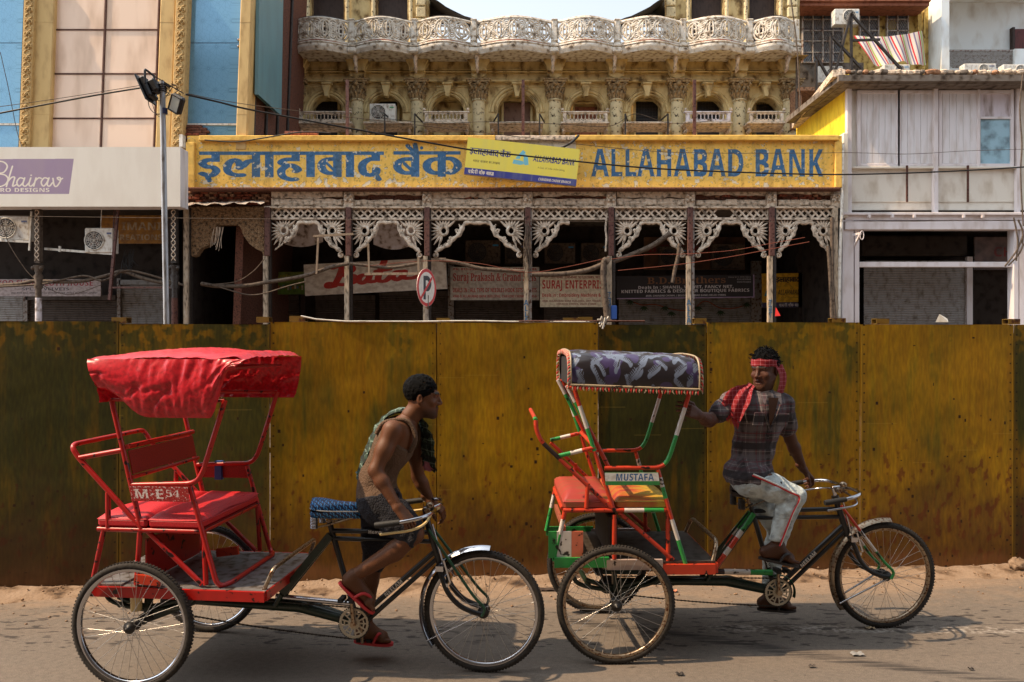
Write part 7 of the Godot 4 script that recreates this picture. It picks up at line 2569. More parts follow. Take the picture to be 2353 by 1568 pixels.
func second_rickshaw() -> void:
	var o := thing("cycle_rickshaw", "orange, green and white striped cycle rickshaw with a patterned grey canopy on the right", "cycle rickshaw", Vector3(0.612, 0, -5.04), deg_to_rad(4.6), "cycle rickshaws")
	var R := 0.0138
	var m := MB.new()
	for z in [-0.37, 0.37]:
		for q in side_frame(true, z): banded(m, q[0], R, q[1], q[2])
		banded(m, bend(v3([0.0, 0.90, z, -0.445, 1.325, z, -0.475, 1.40, z, -0.475, 1.45, z * 0.98]), 0.04), R, "rkr" if z > 0 else "r", [0.62, 0.8, 1.0])
		banded(m, v3([-0.29, 1.65, z, 0.45, 1.65, z]), R * 0.8, "r", [1.0])
	banded(m, v3([-0.475, 1.45, 0.363, -0.475, 1.45, -0.363]), R, "gr", [0.15, 1.0])
	m.tint = BAND.r
	m.tube(bend(v3([-0.31, 0.905, 0.37, 0.34, 0.905, 0.37, 0.34, 0.905, -0.37, -0.31, 0.905, -0.37, -0.31, 0.905, 0.32]), 0.05), R, 8)
	banded(m, v3([0.06, 0.905, 0.371, 0.30, 0.905, 0.371]), R * 1.04, "wg", [0.5, 1.0])
	m.tint = BAND.r
	m.tube(v3([-0.12, 1.29, 0.37, -0.12, 1.29, -0.37]), R, 8)
	for z in [-0.385, 0.385]: m.box(Vector3(0.45, 0.550, z), Vector3(0.32, 0.06, 0.025))
	m.box(Vector3(0.62, 0.550, 0), Vector3(0.025, 0.059, 0.744))
	m.tint = BAND.g
	for z in [-0.385, 0.385]: m.box(Vector3(-0.20, 0.595, z), Vector3(0.33, 0.06, 0.025))
	m.tint = Color(0.42, 0.33, 0.30)
	for z in [-0.385, 0.385]: m.box(Vector3(0.12, 0.580, z), Vector3(0.34, 0.06, 0.026))
	part("tube_frame", m, K.striped_paint, o)
	# mud flaps at the back
	m = MB.new()
	for z in [0.375]:
		m.tint = BAND.g; m.box(Vector3(-0.375, 0.70, z), Vector3(0.05, 0.16, 0.012))
		m.tint = BAND.w; m.box(Vector3(-0.305, 0.70, z), Vector3(0.088, 0.16, 0.012))
		m.tint = Color(0.6, 0.16, 0.09); m.box(Vector3(-0.225, 0.70, z), Vector3(0.07, 0.16, 0.012))
	m.tint = Color(0.35, 0.10, 0.06)
	m.box(Vector3(-0.30, 0.775, 0), Vector3(0.02, 0.04, 0.66))
	part("side_flaps", m, K.striped_paint, o)
	# name plate
	var p := Painter.new(256, 72, c8(214, 214, 212)).map(0, 0, 1, 0.28)
	p.text("MUSTAFA", 0.20, 0.02, 0.90, 0.18, c8(40, 92, 150), true, false, 0.1)
	p.rect(0, 0.19, 1, 0.28, c8(44, 130, 64))
	p.soil(94, 0.25, c8(120, 100, 90))
	m = MB.new()
	m.quad(Vector3(-0.055, 1.060, 0.391), Vector3(0.275, 1.060, 0.391), Vector3(0.262, 1.135, 0.391), Vector3(-0.060, 1.135, 0.391))
	var np := part("name_plate", MB.new().box(Vector3(0.105, 1.098, 0.386), Vector3(0.322, 0.074, 0.008)), K.green_paint, o, "white and green plate with blue lettering")
	part("painted_characters", m, imgmat("name_print", p.im, 0.5), np)
	# seat: worn orange to yellow rexine
	p = Painter.new(256, 256, c8(206, 84, 58)).map(0, 0, 1, 1)
	var sn := noise(95, 0.02, 4)
	for y in 256:
		for x in 256:
			var n := sn.get_noise_2d(x * 0.6, y * 2.0)
			var u := x / 255.0
			var c := c8(148, 52, 40).lerp(c8(170, 96, 34), smoothstep(0.35, 0.62, u + n * 0.3)).lerp(c8(180, 144, 40), smoothstep(0.60, 0.9, u + n * 0.35))
			c = c.lerp(c8(112, 100, 52), clampf(n * 0.9 - 0.02, 0.0, 0.5)).lerp(c8(150, 44, 40), clampf(-n * 0.8 - 0.12, 0.0, 0.5))
			p.im.set_pixel(x, y, c)
	var sm := imgmat("worn_rexine", p.im, 0.5)
	for q in [[-0.31, 0.0, 0.0], [0.008, 0.335, 0.48]]:
		var c := MB.new()
		var x0: float = q[0]
		var x1: float = q[1]
		c.grid(20, 26, func(u: float, v: float) -> Vector3:
			var zz := (v - 0.5) * 2.0
			var xx := (u - 0.5) * 2.0
			var e := pow(maxf(absf(xx), absf(zz)), 6.0)
			return Vector3(lerpf(x0, x1, u), 1.005 - 0.045 * e + 0.006 * sin(zz * 4.0), zz * 0.37))
		for i in c.t.size(): c.t[i] = Vector2(q[2] + c.t[i].x * 0.5, c.t[i].y)
		var k0 := c.t.size()
		c.cbox(Vector3((x0 + x1) * 0.5, 0.938, 0), Vector3(x1 - x0, 0.06, 0.74), 0.015)
		for i in range(k0, c.t.size()): c.t[i] = Vector2(q[2] + 0.5 * clampf((c.v[i].x - x0) / (x1 - x0), 0.0, 1.0), 0.3 + c.v[i].y * 0.3)
		part("seat_cushion", c, sm, o)
	part("seat_base", MB.new().box(Vector3(0.01, 0.905, 0), Vector3(0.63, 0.012, 0.70)), K.black_plastic, o)
	part("footboard", MB.new().box(Vector3(0.20, 0.588, 0), Vector3(0.83, 0.012, 0.742)), K.dark_zinc, o)
	part("front_guard", MB.new().tube(bend(v3([0.60, 0.57, 0.35, 0.645, 0.70, 0.31, 0.645, 0.70, -0.31, 0.60, 0.57, -0.35]), 0.06), 0.013, 10), K.dull_chrome, o)
	part("tool_box", MB.new().cbox(Vector3(0.0, 0.73, 0.0), Vector3(0.06, 0.26, 0.62), 0.01), K.dark_wood, o)
	# canopy: a padded roll of printed sheet with a fringe
	p = Painter.new(768, 512, c8(36, 32, 37)).map(0, 0, 3, 2)
	var rg := RandomNumberGenerator.new()
	rg.seed = 96
	for k in 40:
		p.disc(rg.randf() * 3.0, rg.randf() * 2.0, rg.randf_range(0.08, 0.2), rg.randf_range(0.08, 0.22), c8(60, 50, 88))
	for k in 85:
		var a := Vector2(rg.randf() * 3.0, rg.randf() * 2.0)
		var an := rg.randf_range(0.5, 1.2) * (1.0 if rg.randf() < 0.6 else -1.0)
		var d := Vector2(cos(an), sin(an))
		var L := rg.randf_range(0.16, 0.32)
		p.pen(cr2([a, a + d * L * 0.5 + Vector2(0.02, 0), a + d * L], 5), 0.042, 0.05, c8(104, 116, 138))
		for e in 6:
			var b := a + d * L * (0.2 + e * 0.15)
			p.pen([b, b + Vector2(-0.07, 0.06)], 0.008, 0.008, c8(104, 116, 138))
			p.pen([b + Vector2(0.01, 0.02), b + Vector2(0.06, 0.07)], 0.007, 0.007, c8(44, 38, 42))
	var cm := imgmat("canopy_print", p.im, 0.34)
	cm.texture_repeat = true
	var prof := v3([0, 1.668, 0.415, 0, 1.73, 0.425, 0, 1.795, 0.415, 0, 1.84, 0.385, 0, 1.862, 0.33, 0, 1.872, 0.2, 0, 1.876, 0.0, 0, 1.872, -0.2, 0, 1.862, -0.33, 0, 1.83, -0.39, 0, 1.74, -0.42, 0, 1.668, -0.415])
	prof = curve(prof, 4)
	m = MB.new()
	var cz := noise(97, 6.0, 3)
	m.grid(46, prof.size() - 1, func(u: float, v: float) -> Vector3:
		var q: Vector3 = prof[roundi(v * (prof.size() - 1))]
		var x := lerpf(-0.265, 0.505, u)
		var e := pow(absf(u * 2.0 - 1.0), 10.0)
		return Vector3(x, q.y - 0.022 * e * smoothstep(1.75, 1.86, q.y) + 0.007 * cz.get_noise_2d(x * 1.5, v * 3.0) - 0.03 * u, q.z * (1.0 - 0.03 * e)))
	for i in m.t.size(): m.t[i] = Vector2(m.t[i].x * 1.05, m.t[i].y * 1.0)
	part("canopy_cover", m, cm, o, "shiny grey, black and purple printed cover")
	m = MB.new()
	m.tint = Color(0.36, 0.29, 0.19)
	for z in [-0.42, 0.42]: m.tube(v3([-0.27, 1.668, z, 0.51, 1.638, z]), 0.008, 6)
	var edge_r := []
	var edge_f := []
	for q in prof:
		edge_r.append(Vector3(-0.267, q.y, q.z)); edge_f.append(Vector3(0.507, q.y - 0.03, q.z))
	m.tube(edge_r, 0.006, 6)
	m.tube(edge_f, 0.006, 6)
	for k in 46:
		var x := lerpf(-0.26, 0.50, k / 45.0)
		for z in [-0.42, 0.42]:
			var b := Vector3(x, 1.664 - 0.03 * k / 45.0, z)
			m.tint = Color(0.55, 0.03, 0.02) if k % 2 else Color(0.36, 0.29, 0.19)
			m.tube([b, b + Vector3(rg.randf_range(-0.006, 0.006), -0.014, 0.004), b + Vector3(rg.randf_range(-0.008, 0.008), -0.030, 0.004)], [0.004, 0.006, 0.002], 5)
	for k in prof.size():
		for q in [[-0.267, -1.0, 0.0], [0.507, 1.0, -0.03]]:
			var b := Vector3(q[0], prof[k].y + q[2], prof[k].z)
			m.tint = Color(0.55, 0.03, 0.02) if k % 2 else Color(0.36, 0.29, 0.19)
			m.tube([b, b + Vector3(0.016 * q[1], -0.008, 0.0), b + Vector3(0.020 * q[1], -0.028, rg.randf_range(-0.005, 0.005))], [0.004, 0.006, 0.002], 5)
	part("fringe", m, K.striped_paint, o, "red and cream tasselled fringe")
	m = MB.new()
	m.box(Vector3(0.12, 1.672, 0), Vector3(0.74, 0.012, 0.78))
	m.box(Vector3(-0.255, 1.74, 0), Vector3(0.006, 0.17, 0.76)); m.box(Vector3(0.49, 1.72, 0), Vector3(0.006, 0.17, 0.76))
	part("canopy_lining", m, K.black_cloth, o)
	wheel(o, "rear_wheel", Vector3(0, 0.355, 0.43), K.dull_chrome, 0.0)
	wheel(o, "rear_wheel", Vector3(0, 0.355, -0.43), K.dull_chrome, 0.0)
	for c in o.get_children(): c.transform = Transform3D(Basis(Vector3.UP, -0.06), Vector3.ZERO) * c.transform   # the body sits a little askew behind the bicycle
	bicycle(o, true)
	m = MB.new()
	m.grid(20, 6, func(u: float, v: float) -> Vector3:
		var an := lerpf(-0.35, 1.9, u)
		var w := (v - 0.5) * 2.0
		var r := 0.118 - 0.006 * w * w
		return Vector3(1.14 + cos(an) * r, 0.275 + sin(an) * r, 0.055 + w * 0.02))
	part("chain_guard", m, K.rod_green, o)

# ---------------------------------------------------------------- people: bodies meshed from smoothly joined tapered limbs
class SDF:
	var lo: Vector3
	var h: float
	var nx: int
	var ny: int
	var nz: int
	var f := PackedFloat32Array()
	func _init(a: Vector3, b: Vector3, cell: float) -> void:
		lo = a; h = cell
		nx = int((b.x - a.x) / cell) + 2; ny = int((b.y - a.y) / cell) + 2; nz = int((b.z - a.z) / cell) + 2
		f.resize(nx * ny * nz)
		f.fill(1.0)
	func span_of(a: Vector3, b: Vector3) -> Array:
		var p := ((a - lo) / h).floor()
		var q := ((b - lo) / h).ceil()
		return [maxi(0, int(p.x)), maxi(0, int(p.y)), maxi(0, int(p.z)), mini(nx - 1, int(q.x)), mini(ny - 1, int(q.y)), mini(nz - 1, int(q.z))]
	func blend(i: int, d: float, k: float) -> void:
		var o := f[i]
		if d - o > k: return
		if o - d > k:
			f[i] = d; return
		var e := maxf(k - absf(o - d), 0.0) / k
		f[i] = minf(o, d) - e * e * k * 0.25
	func cap(a: Vector3, b: Vector3, ra: float, rb: float, k := 0.03) -> SDF:
		var m := maxf(ra, rb) + k + h * 2.0
		var s := span_of(a.min(b) - Vector3.ONE * m, a.max(b) + Vector3.ONE * m)
		var ab := b - a
		var l2 := maxf(ab.length_squared(), 1e-9)
		for z in range(s[2], s[5] + 1):
			for y in range(s[1], s[4] + 1):
				var p := lo + Vector3(s[0], y, z) * h - a
				var i = (z * ny + y) * nx + s[0] - 1
				for x in range(s[0], s[3] + 1):
					i += 1
					var t := clampf(p.dot(ab) / l2, 0.0, 1.0)
					var d := (p - ab * t).length() - lerpf(ra, rb, t)
					p.x += h
					if d < m: blend(i, d, k)
		return self
	func ell(c: Vector3, r: Vector3, bs := Basis.IDENTITY, k := 0.03, carve := false) -> SDF:
		var big := maxf(r.x, maxf(r.y, r.z))
		var m := big + k + h * 2.0
		var s := span_of(c - Vector3.ONE * m, c + Vector3.ONE * m)
		var inv := bs.transposed()
		for z in range(s[2], s[5] + 1):
			for y in range(s[1], s[4] + 1):
				for x in range(s[0], s[3] + 1):
					var q := inv * (lo + Vector3(x, y, z) * h - c)
					var u := q / r
					var w := u / r
					var l := u.length()
					var d := l * (l - 1.0) / maxf(w.length(), 1e-6)
					var i := (z * ny + y) * nx + x
					if carve:
						var e := maxf(k - absf(-d - f[i]), 0.0) / k
						f[i] = maxf(f[i], -d) + e * e * k * 0.25
					elif d < m: blend(i, d, k)
		return self
	func cut(pt: Vector3, n: Vector3) -> SDF:   # removes what lies beyond the plane
		n = n.normalized()
		var i := 0
		for z in nz:
			for y in ny:
				var d := (lo + Vector3(0, y, z) * h - pt).dot(n)
				var st := n.x * h
				for x in nx:
					if d > f[i]: f[i] = d
					d += st
					i += 1
		return self
	func rough(ns: FastNoiseLite, amp: float) -> SDF:
		var i := 0
		for z in nz:
			for y in ny:
				for x in nx:
					if absf(f[i]) < amp * 2.5: f[i] += amp * ns.get_noise_3dv(lo + Vector3(x, y, z) * h)
					i += 1
		return self
	func mesh(m: MB, colour = null) -> MB:
		var id := PackedInt32Array()
		id.resize(f.size())
		id.fill(-1)
		var off := [0, 1, nx, nx + 1, nx * ny, nx * ny + 1, nx * ny + nx, nx * ny + nx + 1]
		var pos := [Vector3(0, 0, 0), Vector3(1, 0, 0), Vector3(0, 1, 0), Vector3(1, 1, 0), Vector3(0, 0, 1), Vector3(1, 0, 1), Vector3(0, 1, 1), Vector3(1, 1, 1)]
		var edge := [0, 1, 2, 3, 4, 5, 6, 7, 0, 2, 1, 3, 4, 6, 5, 7, 0, 4, 1, 5, 2, 6, 3, 7]
		var near := h * 1.8
		var made := []
		for z in nz - 1:
			for y in ny - 1:
				var i := (z * ny + y) * nx - 1
				for x in nx - 1:
					i += 1
					if absf(f[i]) > near: continue
					var v := [f[i], f[i + 1], f[i + off[2]], f[i + off[3]], f[i + off[4]], f[i + off[5]], f[i + off[6]], f[i + off[7]]]
					var inside := 0
					for q in v:
						if q < 0.0: inside += 1
					if inside == 0 or inside == 8: continue
					var c := Vector3.ZERO
					var n := 0
					for e in 12:
						var a: int = edge[e * 2]
						var b: int = edge[e * 2 + 1]
						if (v[a] < 0.0) != (v[b] < 0.0):
							c += pos[a].lerp(pos[b], v[a] / (v[a] - v[b])); n += 1
					var g := Vector3(v[1] + v[3] + v[5] + v[7] - v[0] - v[2] - v[4] - v[6], v[2] + v[3] + v[6] + v[7] - v[0] - v[1] - v[4] - v[5], v[4] + v[5] + v[6] + v[7] - v[0] - v[1] - v[2] - v[3])
					var p := lo + (Vector3(x, y, z) + c / n) * h
					if colour != null: m.tint = colour.call(p)
					id[i] = m.vert(p, g.normalized(), Vector2(p.x, p.y))
					made.append(Vector3i(x, y, z))
		m.tint = Color.WHITE
		var st := [1, nx, nx * ny]
		for q in made:
			var i: int = (q.z * ny + q.y) * nx + q.x
			for ax in 3:
				var u := (ax + 1) % 3
				var w := (ax + 2) % 3
				if q[u] == 0 or q[w] == 0: continue
				var j: int = i + st[ax]
				if (f[i] < 0.0) == (f[j] < 0.0): continue
				var a := id[i]
				var b := id[i - st[u]]
				var c := id[i - st[u] - st[w]]
				var d := id[i - st[w]]
				if a < 0 or b < 0 or c < 0 or d < 0: continue
				if f[i] < 0.0:
					m.face(a, c, b); m.face(a, d, c)
				else:
					m.face(a, b, c); m.face(a, c, d)
		return m

func bone_chain(s: SDF, p: Array, r: Array, k := 0.03) -> void:
	for i in p.size() - 1: s.cap(p[i], p[i + 1], r[i], r[i + 1], k)

# a hand: from the wrist along "along", back of the hand facing "back", thumb on the side "side"; the fingers curl by the given angle per joint
func hand(m: MB, w: Vector3, along: Vector3, back: Vector3, side: Vector3, curl: Array, thumb_out: float, sc := 1.0) -> void:
	along = along.normalized()
	side = (side - along * side.dot(along)).normalized()
	back = along.cross(side) * signf(along.cross(side).dot(back))
	var s := SDF.new(w - Vector3.ONE * 0.17 * sc, w + Vector3.ONE * 0.17 * sc, 0.0034)
	var L := 0.092 * sc
	for q in [0.030, 0.011, -0.010, -0.029]:
		s.cap(w + side * q * 0.55 * sc, w + along * L + side * q * sc, 0.017 * sc, 0.0125 * sc, 0.012)
	s.cap(w - along * 0.05 * sc, w, 0.026 * sc, 0.024 * sc, 0.02)
	var lens := [[0.042, 0.025, 0.020], [0.046, 0.029, 0.021], [0.043, 0.027, 0.020], [0.034, 0.021, 0.017]]
	var i := 0
	for q in [0.031, 0.0105, -0.0105, -0.030]:
		var p: Vector3 = w + along * L * (1.0 if i < 3 else 0.94) + side * q * sc
		var d = (along + side * q * 2.2).normalized()
		var ax := side
		var turn := -1.0 if d.cross(back).dot(side) > 0.0 else 1.0
		var an: float = curl[i] if curl.size() > 1 else curl[0]
		var r := 0.0092 * sc
		for e in 3:
			d = d.rotated(ax, an * turn * [0.8, 1.15, 0.8][e])
			var n: Vector3 = p + d * lens[i][e] * sc
			s.cap(p, n, r, r * 0.9, 0.005)
			r *= 0.9
			p = n
		i += 1
	var t0 := w + along * 0.022 * sc + side * 0.022 * sc - back * 0.006 * sc
	var td := (along * 0.75 + side * thumb_out - back * 0.45).normalized()
	var t1 := t0 + td * 0.042 * sc
	var t2 := t1 + (td + along * 0.5 - side * thumb_out * 0.5 - back * 0.2).normalized() * 0.032 * sc
	var t3 := t2 + (td + along * 0.9 - side * thumb_out * 0.9 - back * 0.3).normalized() * 0.026 * sc
	bone_chain(s, [t0, t1, t2, t3], [0.016 * sc, 0.0125 * sc, 0.0108 * sc, 0.0085 * sc], 0.01)
	s.mesh(m)

func foot(m: MB, ankle: Vector3, heel: Vector3, ball: Vector3, side: Vector3, sc := 1.0) -> void:
	var d := (ball - heel).normalized()
	side = (side - d * side.dot(d)).normalized()
	var up := side.cross(d)
	if up.y < 0: up = -up
	var a := ankle.min(ball).min(heel) - Vector3.ONE * 0.14
	var b := ankle.max(ball).max(heel) + Vector3.ONE * 0.14
	var s := SDF.new(a, b, 0.0052)
	s.cap(ankle + (ankle - heel) * 0.25, ankle, 0.036, 0.034, 0.03)
	s.cap(ankle, heel + up * 0.034, 0.034, 0.031, 0.03)
	s.cap(heel + up * 0.030, ball + up * 0.026, 0.030, 0.026, 0.03)
	s.cap(ankle + d * 0.02, ball + up * 0.030 - side * 0.01, 0.034, 0.022, 0.04)
	s.cap(ball + up * 0.022 - side * 0.026, ball + up * 0.022 + side * 0.026, 0.021, 0.019, 0.02)
	for k in 5:
		var q := (k - 2) * 0.0165
		var l = [0.050, 0.047, 0.041, 0.034, 0.026][k]
		var p := ball + up * 0.016 - side * q
		s.cap(p, p + d * l, 0.012 if k == 0 else 0.0095, 0.0105 if k == 0 else 0.0075, 0.006)
	s.mesh(m)

func slipper(parent: Node3D, heel: Vector3, ball: Vector3, side: Vector3, sole: Material, strap: Material) -> void:
	var d := (ball - heel).normalized()
	side = (side - d * side.dot(d)).normalized()
	var up := side.cross(d)
	if up.y < 0: up = -up; side = -side
	var L := heel.distance_to(ball) + 0.105
	var o := heel - d * 0.035 - up * 0.004
	var pl := PackedVector2Array()
	for k in 28:
		var an := TAU * k / 28.0
		var t := 0.5 - 0.5 * cos(an)
		pl.append(Vector2(t * L, sin(an) * lerpf(0.040, 0.052, smoothstep(0.3, 0.8, t)) * (1.0 - 0.12 * sin(t * PI))))
	var b := Basis(d, side, d.cross(side))
	var s := 1.0 if b.z.dot(up) > 0 else -1.0
	var z0 := -0.016 * s
	var sl := part("flip_flop", MB.new().prism(pl, minf(z0, 0.0), maxf(z0, 0.0), Transform3D(b, o)), sole, parent)
	var m := MB.new()
	var tip := ball + d * 0.028 + up * 0.022
	for e in [-1.0, 1.0]:
		m.tube(curve([heel + d * 0.09 + side * 0.046 * e - up * 0.002, heel + d * 0.11 + side * 0.043 * e + up * 0.045, ball - d * 0.015 + side * 0.022 * e + up * 0.052, tip], 6), 0.0085, 6)
	part("strap", m, strap, sl)

# a head: looks along "face"; skull centre c
func head(p: Node3D, body: MB, c: Vector3, fc: Vector3, tilt: Vector3, neck: Vector3, skin: Color, grin: bool, moustache: bool) -> Basis:
	var z := fc.normalized()
	var x := tilt.cross(z).normalized()
	var b := Basis(x, z.cross(x), z)
	var at_ := func(q: Vector3) -> Vector3: return c + b * q
	var s := SDF.new(c - Vector3.ONE * 0.16, c + Vector3.ONE * 0.15, 0.0040)
	s.ell(at_.call(Vector3(0, 0.035, -0.016)), Vector3(0.074, 0.086, 0.096), b)
	s.ell(at_.call(Vector3(0, -0.035, 0.028)), Vector3(0.058, 0.082, 0.062), b, 0.035)
	s.ell(at_.call(Vector3(0, -0.082, 0.042)), Vector3(0.042, 0.032, 0.040), b, 0.03)
	s.cap(at_.call(Vector3(-0.012, -0.106, 0.070)), at_.call(Vector3(0.012, -0.106, 0.070)), 0.017, 0.017, 0.02)
	s.cap(at_.call(Vector3(-0.056, -0.045, -0.002)), at_.call(Vector3(-0.018, -0.098, 0.062)), 0.016, 0.016, 0.03)
	s.cap(at_.call(Vector3(0.056, -0.045, -0.002)), at_.call(Vector3(0.018, -0.098, 0.062)), 0.016, 0.016, 0.03)
	for e in [-1.0, 1.0]:
		s.ell(at_.call(Vector3(0.032 * e, 0.006, 0.094)), Vector3(0.018, 0.0125, 0.014), b, 0.012, true)
		s.ell(at_.call(Vector3(0.044 * e, -0.026, 0.060)), Vector3(0.020, 0.017, 0.017), b, 0.02)
	s.cap(at_.call(Vector3(-0.045, 0.024, 0.070)), at_.call(Vector3(0, 0.024, 0.083)), 0.008, 0.009, 0.014)
	s.cap(at_.call(Vector3(0.045, 0.024, 0.070)), at_.call(Vector3(0, 0.024, 0.083)), 0.008, 0.009, 0.014)
	s.cap(at_.call(Vector3(0, 0.014, 0.086)), at_.call(Vector3(0, -0.030, 0.106)), 0.0075, 0.012, 0.012)
	for e in [-1.0, 1.0]: s.ell(at_.call(Vector3(0.013 * e, -0.035, 0.094)), Vector3(0.010, 0.009, 0.012), b, 0.008)
	s.cap(at_.call(Vector3(-0.020, -0.063, 0.080)), at_.call(Vector3(0.020, -0.063, 0.080)), 0.008, 0.008, 0.010)
	s.cap(at_.call(Vector3(-0.016, -0.078, 0.080)), at_.call(Vector3(0.016, -0.078, 0.080)), 0.0085, 0.0085, 0.010)
	s.cap(at_.call(Vector3(0, -0.063, 0.086)), at_.call(Vector3(0, -0.064, 0.087)), 0.007, 0.007, 0.010)
	if grin: s.ell(at_.call(Vector3(0, -0.070, 0.093)), Vector3(0.020, 0.0055, 0.014), b, 0.004, true)
	for e in [-1.0, 1.0]:
		s.ell(at_.call(Vector3(0.077 * e, -0.006, -0.016)), Vector3(0.008, 0.031, 0.019), b.rotated(b.y, 0.35 * e), 0.008)
		s.ell(at_.call(Vector3(0.087 * e, -0.004, -0.010)), Vector3(0.006, 0.017, 0.009), b, 0.006, true)
	s.cap(at_.call(Vector3(0, -0.055, -0.022)), neck, 0.056, 0.058, 0.03)
	var lip := Color(skin.r * 0.75, skin.g * 0.52, skin.b * 0.52)
	var brow := Color(0.015, 0.012, 0.010)
	var inv := b.transposed()
	var paint := func(q: Vector3) -> Color:
		var u: Vector3 = inv * (q - c)
		if u.z > 0.07 and absf(u.y + 0.0705) < 0.0165 and absf(u.x) < 0.026 * (1.0 - absf(u.y + 0.0705) / 0.04): return lip
		if u.z > 0.045 and absf(u.y - 0.026 - 0.006 * (1.0 - absf(absf(u.x) - 0.03) / 0.02)) < 0.0062 and absf(u.x) > 0.010 and absf(u.x) < 0.052: return brow
		if moustache and u.z > 0.07 and u.y < -0.044 and u.y > -0.058 and absf(u.x) < 0.030: return brow
		var stub := smoothstep(-0.05, -0.09, u.y) * smoothstep(-0.03, 0.02, u.z) * (0.65 if moustache else 0.12)
		return skin.lerp(brow, stub)
	s.mesh(body, paint)
	var m := MB.new()
	for e in [-1.0, 1.0]: m.ball(at_.call(Vector3(0.032 * e, 0.006, 0.0655)), Vector3.ONE * 0.0098, 12)
	var ey := part("eyes", m, K.eye_white, p)
	m = MB.new()
	for e in [-1.0, 1.0]: m.ball(at_.call(Vector3(0.032 * e + 0.0005, 0.006, 0.0718)), Vector3.ONE * 0.0050, 10)
	part("irises", m, K.black_plastic, ey)
	m = MB.new()
	m.tint = skin * 0.6
	for e in [-1.0, 1.0]:   # upper lids
		m.tube([at_.call(Vector3(0.020 * e, 0.007, 0.0735)), at_.call(Vector3(0.027 * e, 0.0125, 0.0765)), at_.call(Vector3(0.037 * e, 0.0125, 0.0755)), at_.call(Vector3(0.045 * e, 0.007, 0.0690))], 0.0042, 5)
	part("eyelids", m, K.lid, ey)
	return b

func teeth(p: Node3D, c: Vector3, b: Basis) -> void:
	var m := MB.new()
	for k in 8:
		var x := (k - 3.5) * 0.0048
		m.cbox(c + b * Vector3(x, -0.0695, 0.0835 - x * x * 14.0), Vector3(0.0044, 0.007, 0.004), 0.001, b)
	part("teeth", m, K.eye_white, p)

func hair(p: Node3D, c: Vector3, b: Basis, puff: float, line: Array, sd: int) -> void:
	var s := SDF.new(c - Vector3.ONE * 0.15, c + Vector3.ONE * 0.20, 0.0045)
	s.ell(c + b * Vector3(0, 0.042 + puff * 0.4, -0.020), Vector3(0.082 + puff * 0.2, 0.088 + puff, 0.100 + puff * 0.2), b)
	s.cut(c + b * line[0], b * line[1])
	s.cut(c + b * line[2], b * line[3])
	s.rough(noise(sd, 34.0, 3), 0.004 + puff * 0.35)
	var m := s.mesh(MB.new())
	var rg := RandomNumberGenerator.new()
	rg.seed = sd
	for k in (420 if puff > 0.01 else 160):   # loose locks that break the outline
		var i := rg.randi() % m.v.size()
		var n := m.n[i]
		var q := m.v[i]
		if n.dot(b.y) < -0.2: continue
		var t := (b.y * rg.randf_range(-0.2, 0.6) + b.z * rg.randf_range(-0.6, 0.8) + b.x * rg.randf_range(-0.7, 0.7)).normalized()
		if puff < 0.01: t = (b.z * 0.8 - b.y * 0.5 + b.x * rg.randf_range(-0.3, 0.3) - n * 0.9).normalized()
		var l := rg.randf_range(0.006, 0.012) * (0.45 + puff * 32.0)
		m.tube([q - n * 0.004, q + n * l * 0.45 + t * l * 0.5, q + n * l * 0.5 + t * l * 1.3], [0.0034, 0.0028, 0.0008], 4)
	part("hair", m, K.hair, p)

func weave(col: Color, lines: Array, size := 128) -> ImageTexture:   # checked cloth: each line is [position, width, colour, strength]
	var im := Image.create(size, size, false, Image.FORMAT_RGB8)
	im.fill(col)
	for ax in 2:
		for l in lines:
			for e in int(l[1] * size):
				var q := int(l[0] * size) + e
				for t in size:
					var x := q % size if ax == 0 else t
					var y := t if ax == 0 else q % size
					im.set_pixel(x, y, im.get_pixel(x, y).lerp(l[2], l[3]))
	return ImageTexture.create_from_image(im)

func cloth(called: String, tex: ImageTexture, sc: float, rough := 0.9) -> StandardMaterial3D:
	var m := mk(called, Color.WHITE, rough, "", Vector3.ONE * sc)
	m.albedo_texture = tex
	return m

func riders() -> void:
	plainmat("eye_white", c8(104, 92, 82), 0.5)
	mk("hair", c8(7, 6, 6), 0.6, "grain", Vector3.ONE * 9.0, "fine", 0.3).metallic_specular = 0.2
	var lid := mk("lid", Color.WHITE, 0.6)
	lid.vertex_color_use_as_albedo = true
	var sk := mk("skin", Color.WHITE, 0.55, "grain", Vector3.ONE * 4.0, "fine", 0.05)
	sk.vertex_color_use_as_albedo = true
	sk.metallic_specular = 0.4
	sk.subsurf_scatter_enabled = true
	sk.subsurf_scatter_strength = 0.04
	mk("vest_brown", c8(96, 73, 54), 0.92, "grain", Vector3.ONE * 5.0, "bumpy", 0.6)
	mk("shorts_navy", c8(24, 24, 34), 0.9, "grain", Vector3.ONE * 5.0, "bumpy", 0.8)
	plainmat("rubber_red", c8(176, 40, 44), 0.6)
	plainmat("rubber_black", c8(34, 30, 30), 0.6)
	mk("jeans_pale", c8(190, 202, 204), 0.9, "blotch", Vector3.ONE * 1.6, "bumpy", 0.8)
	first_rider()
	second_rider()

func tone(c: Color) -> Callable:
	return func(_p: Vector3) -> Color: return c

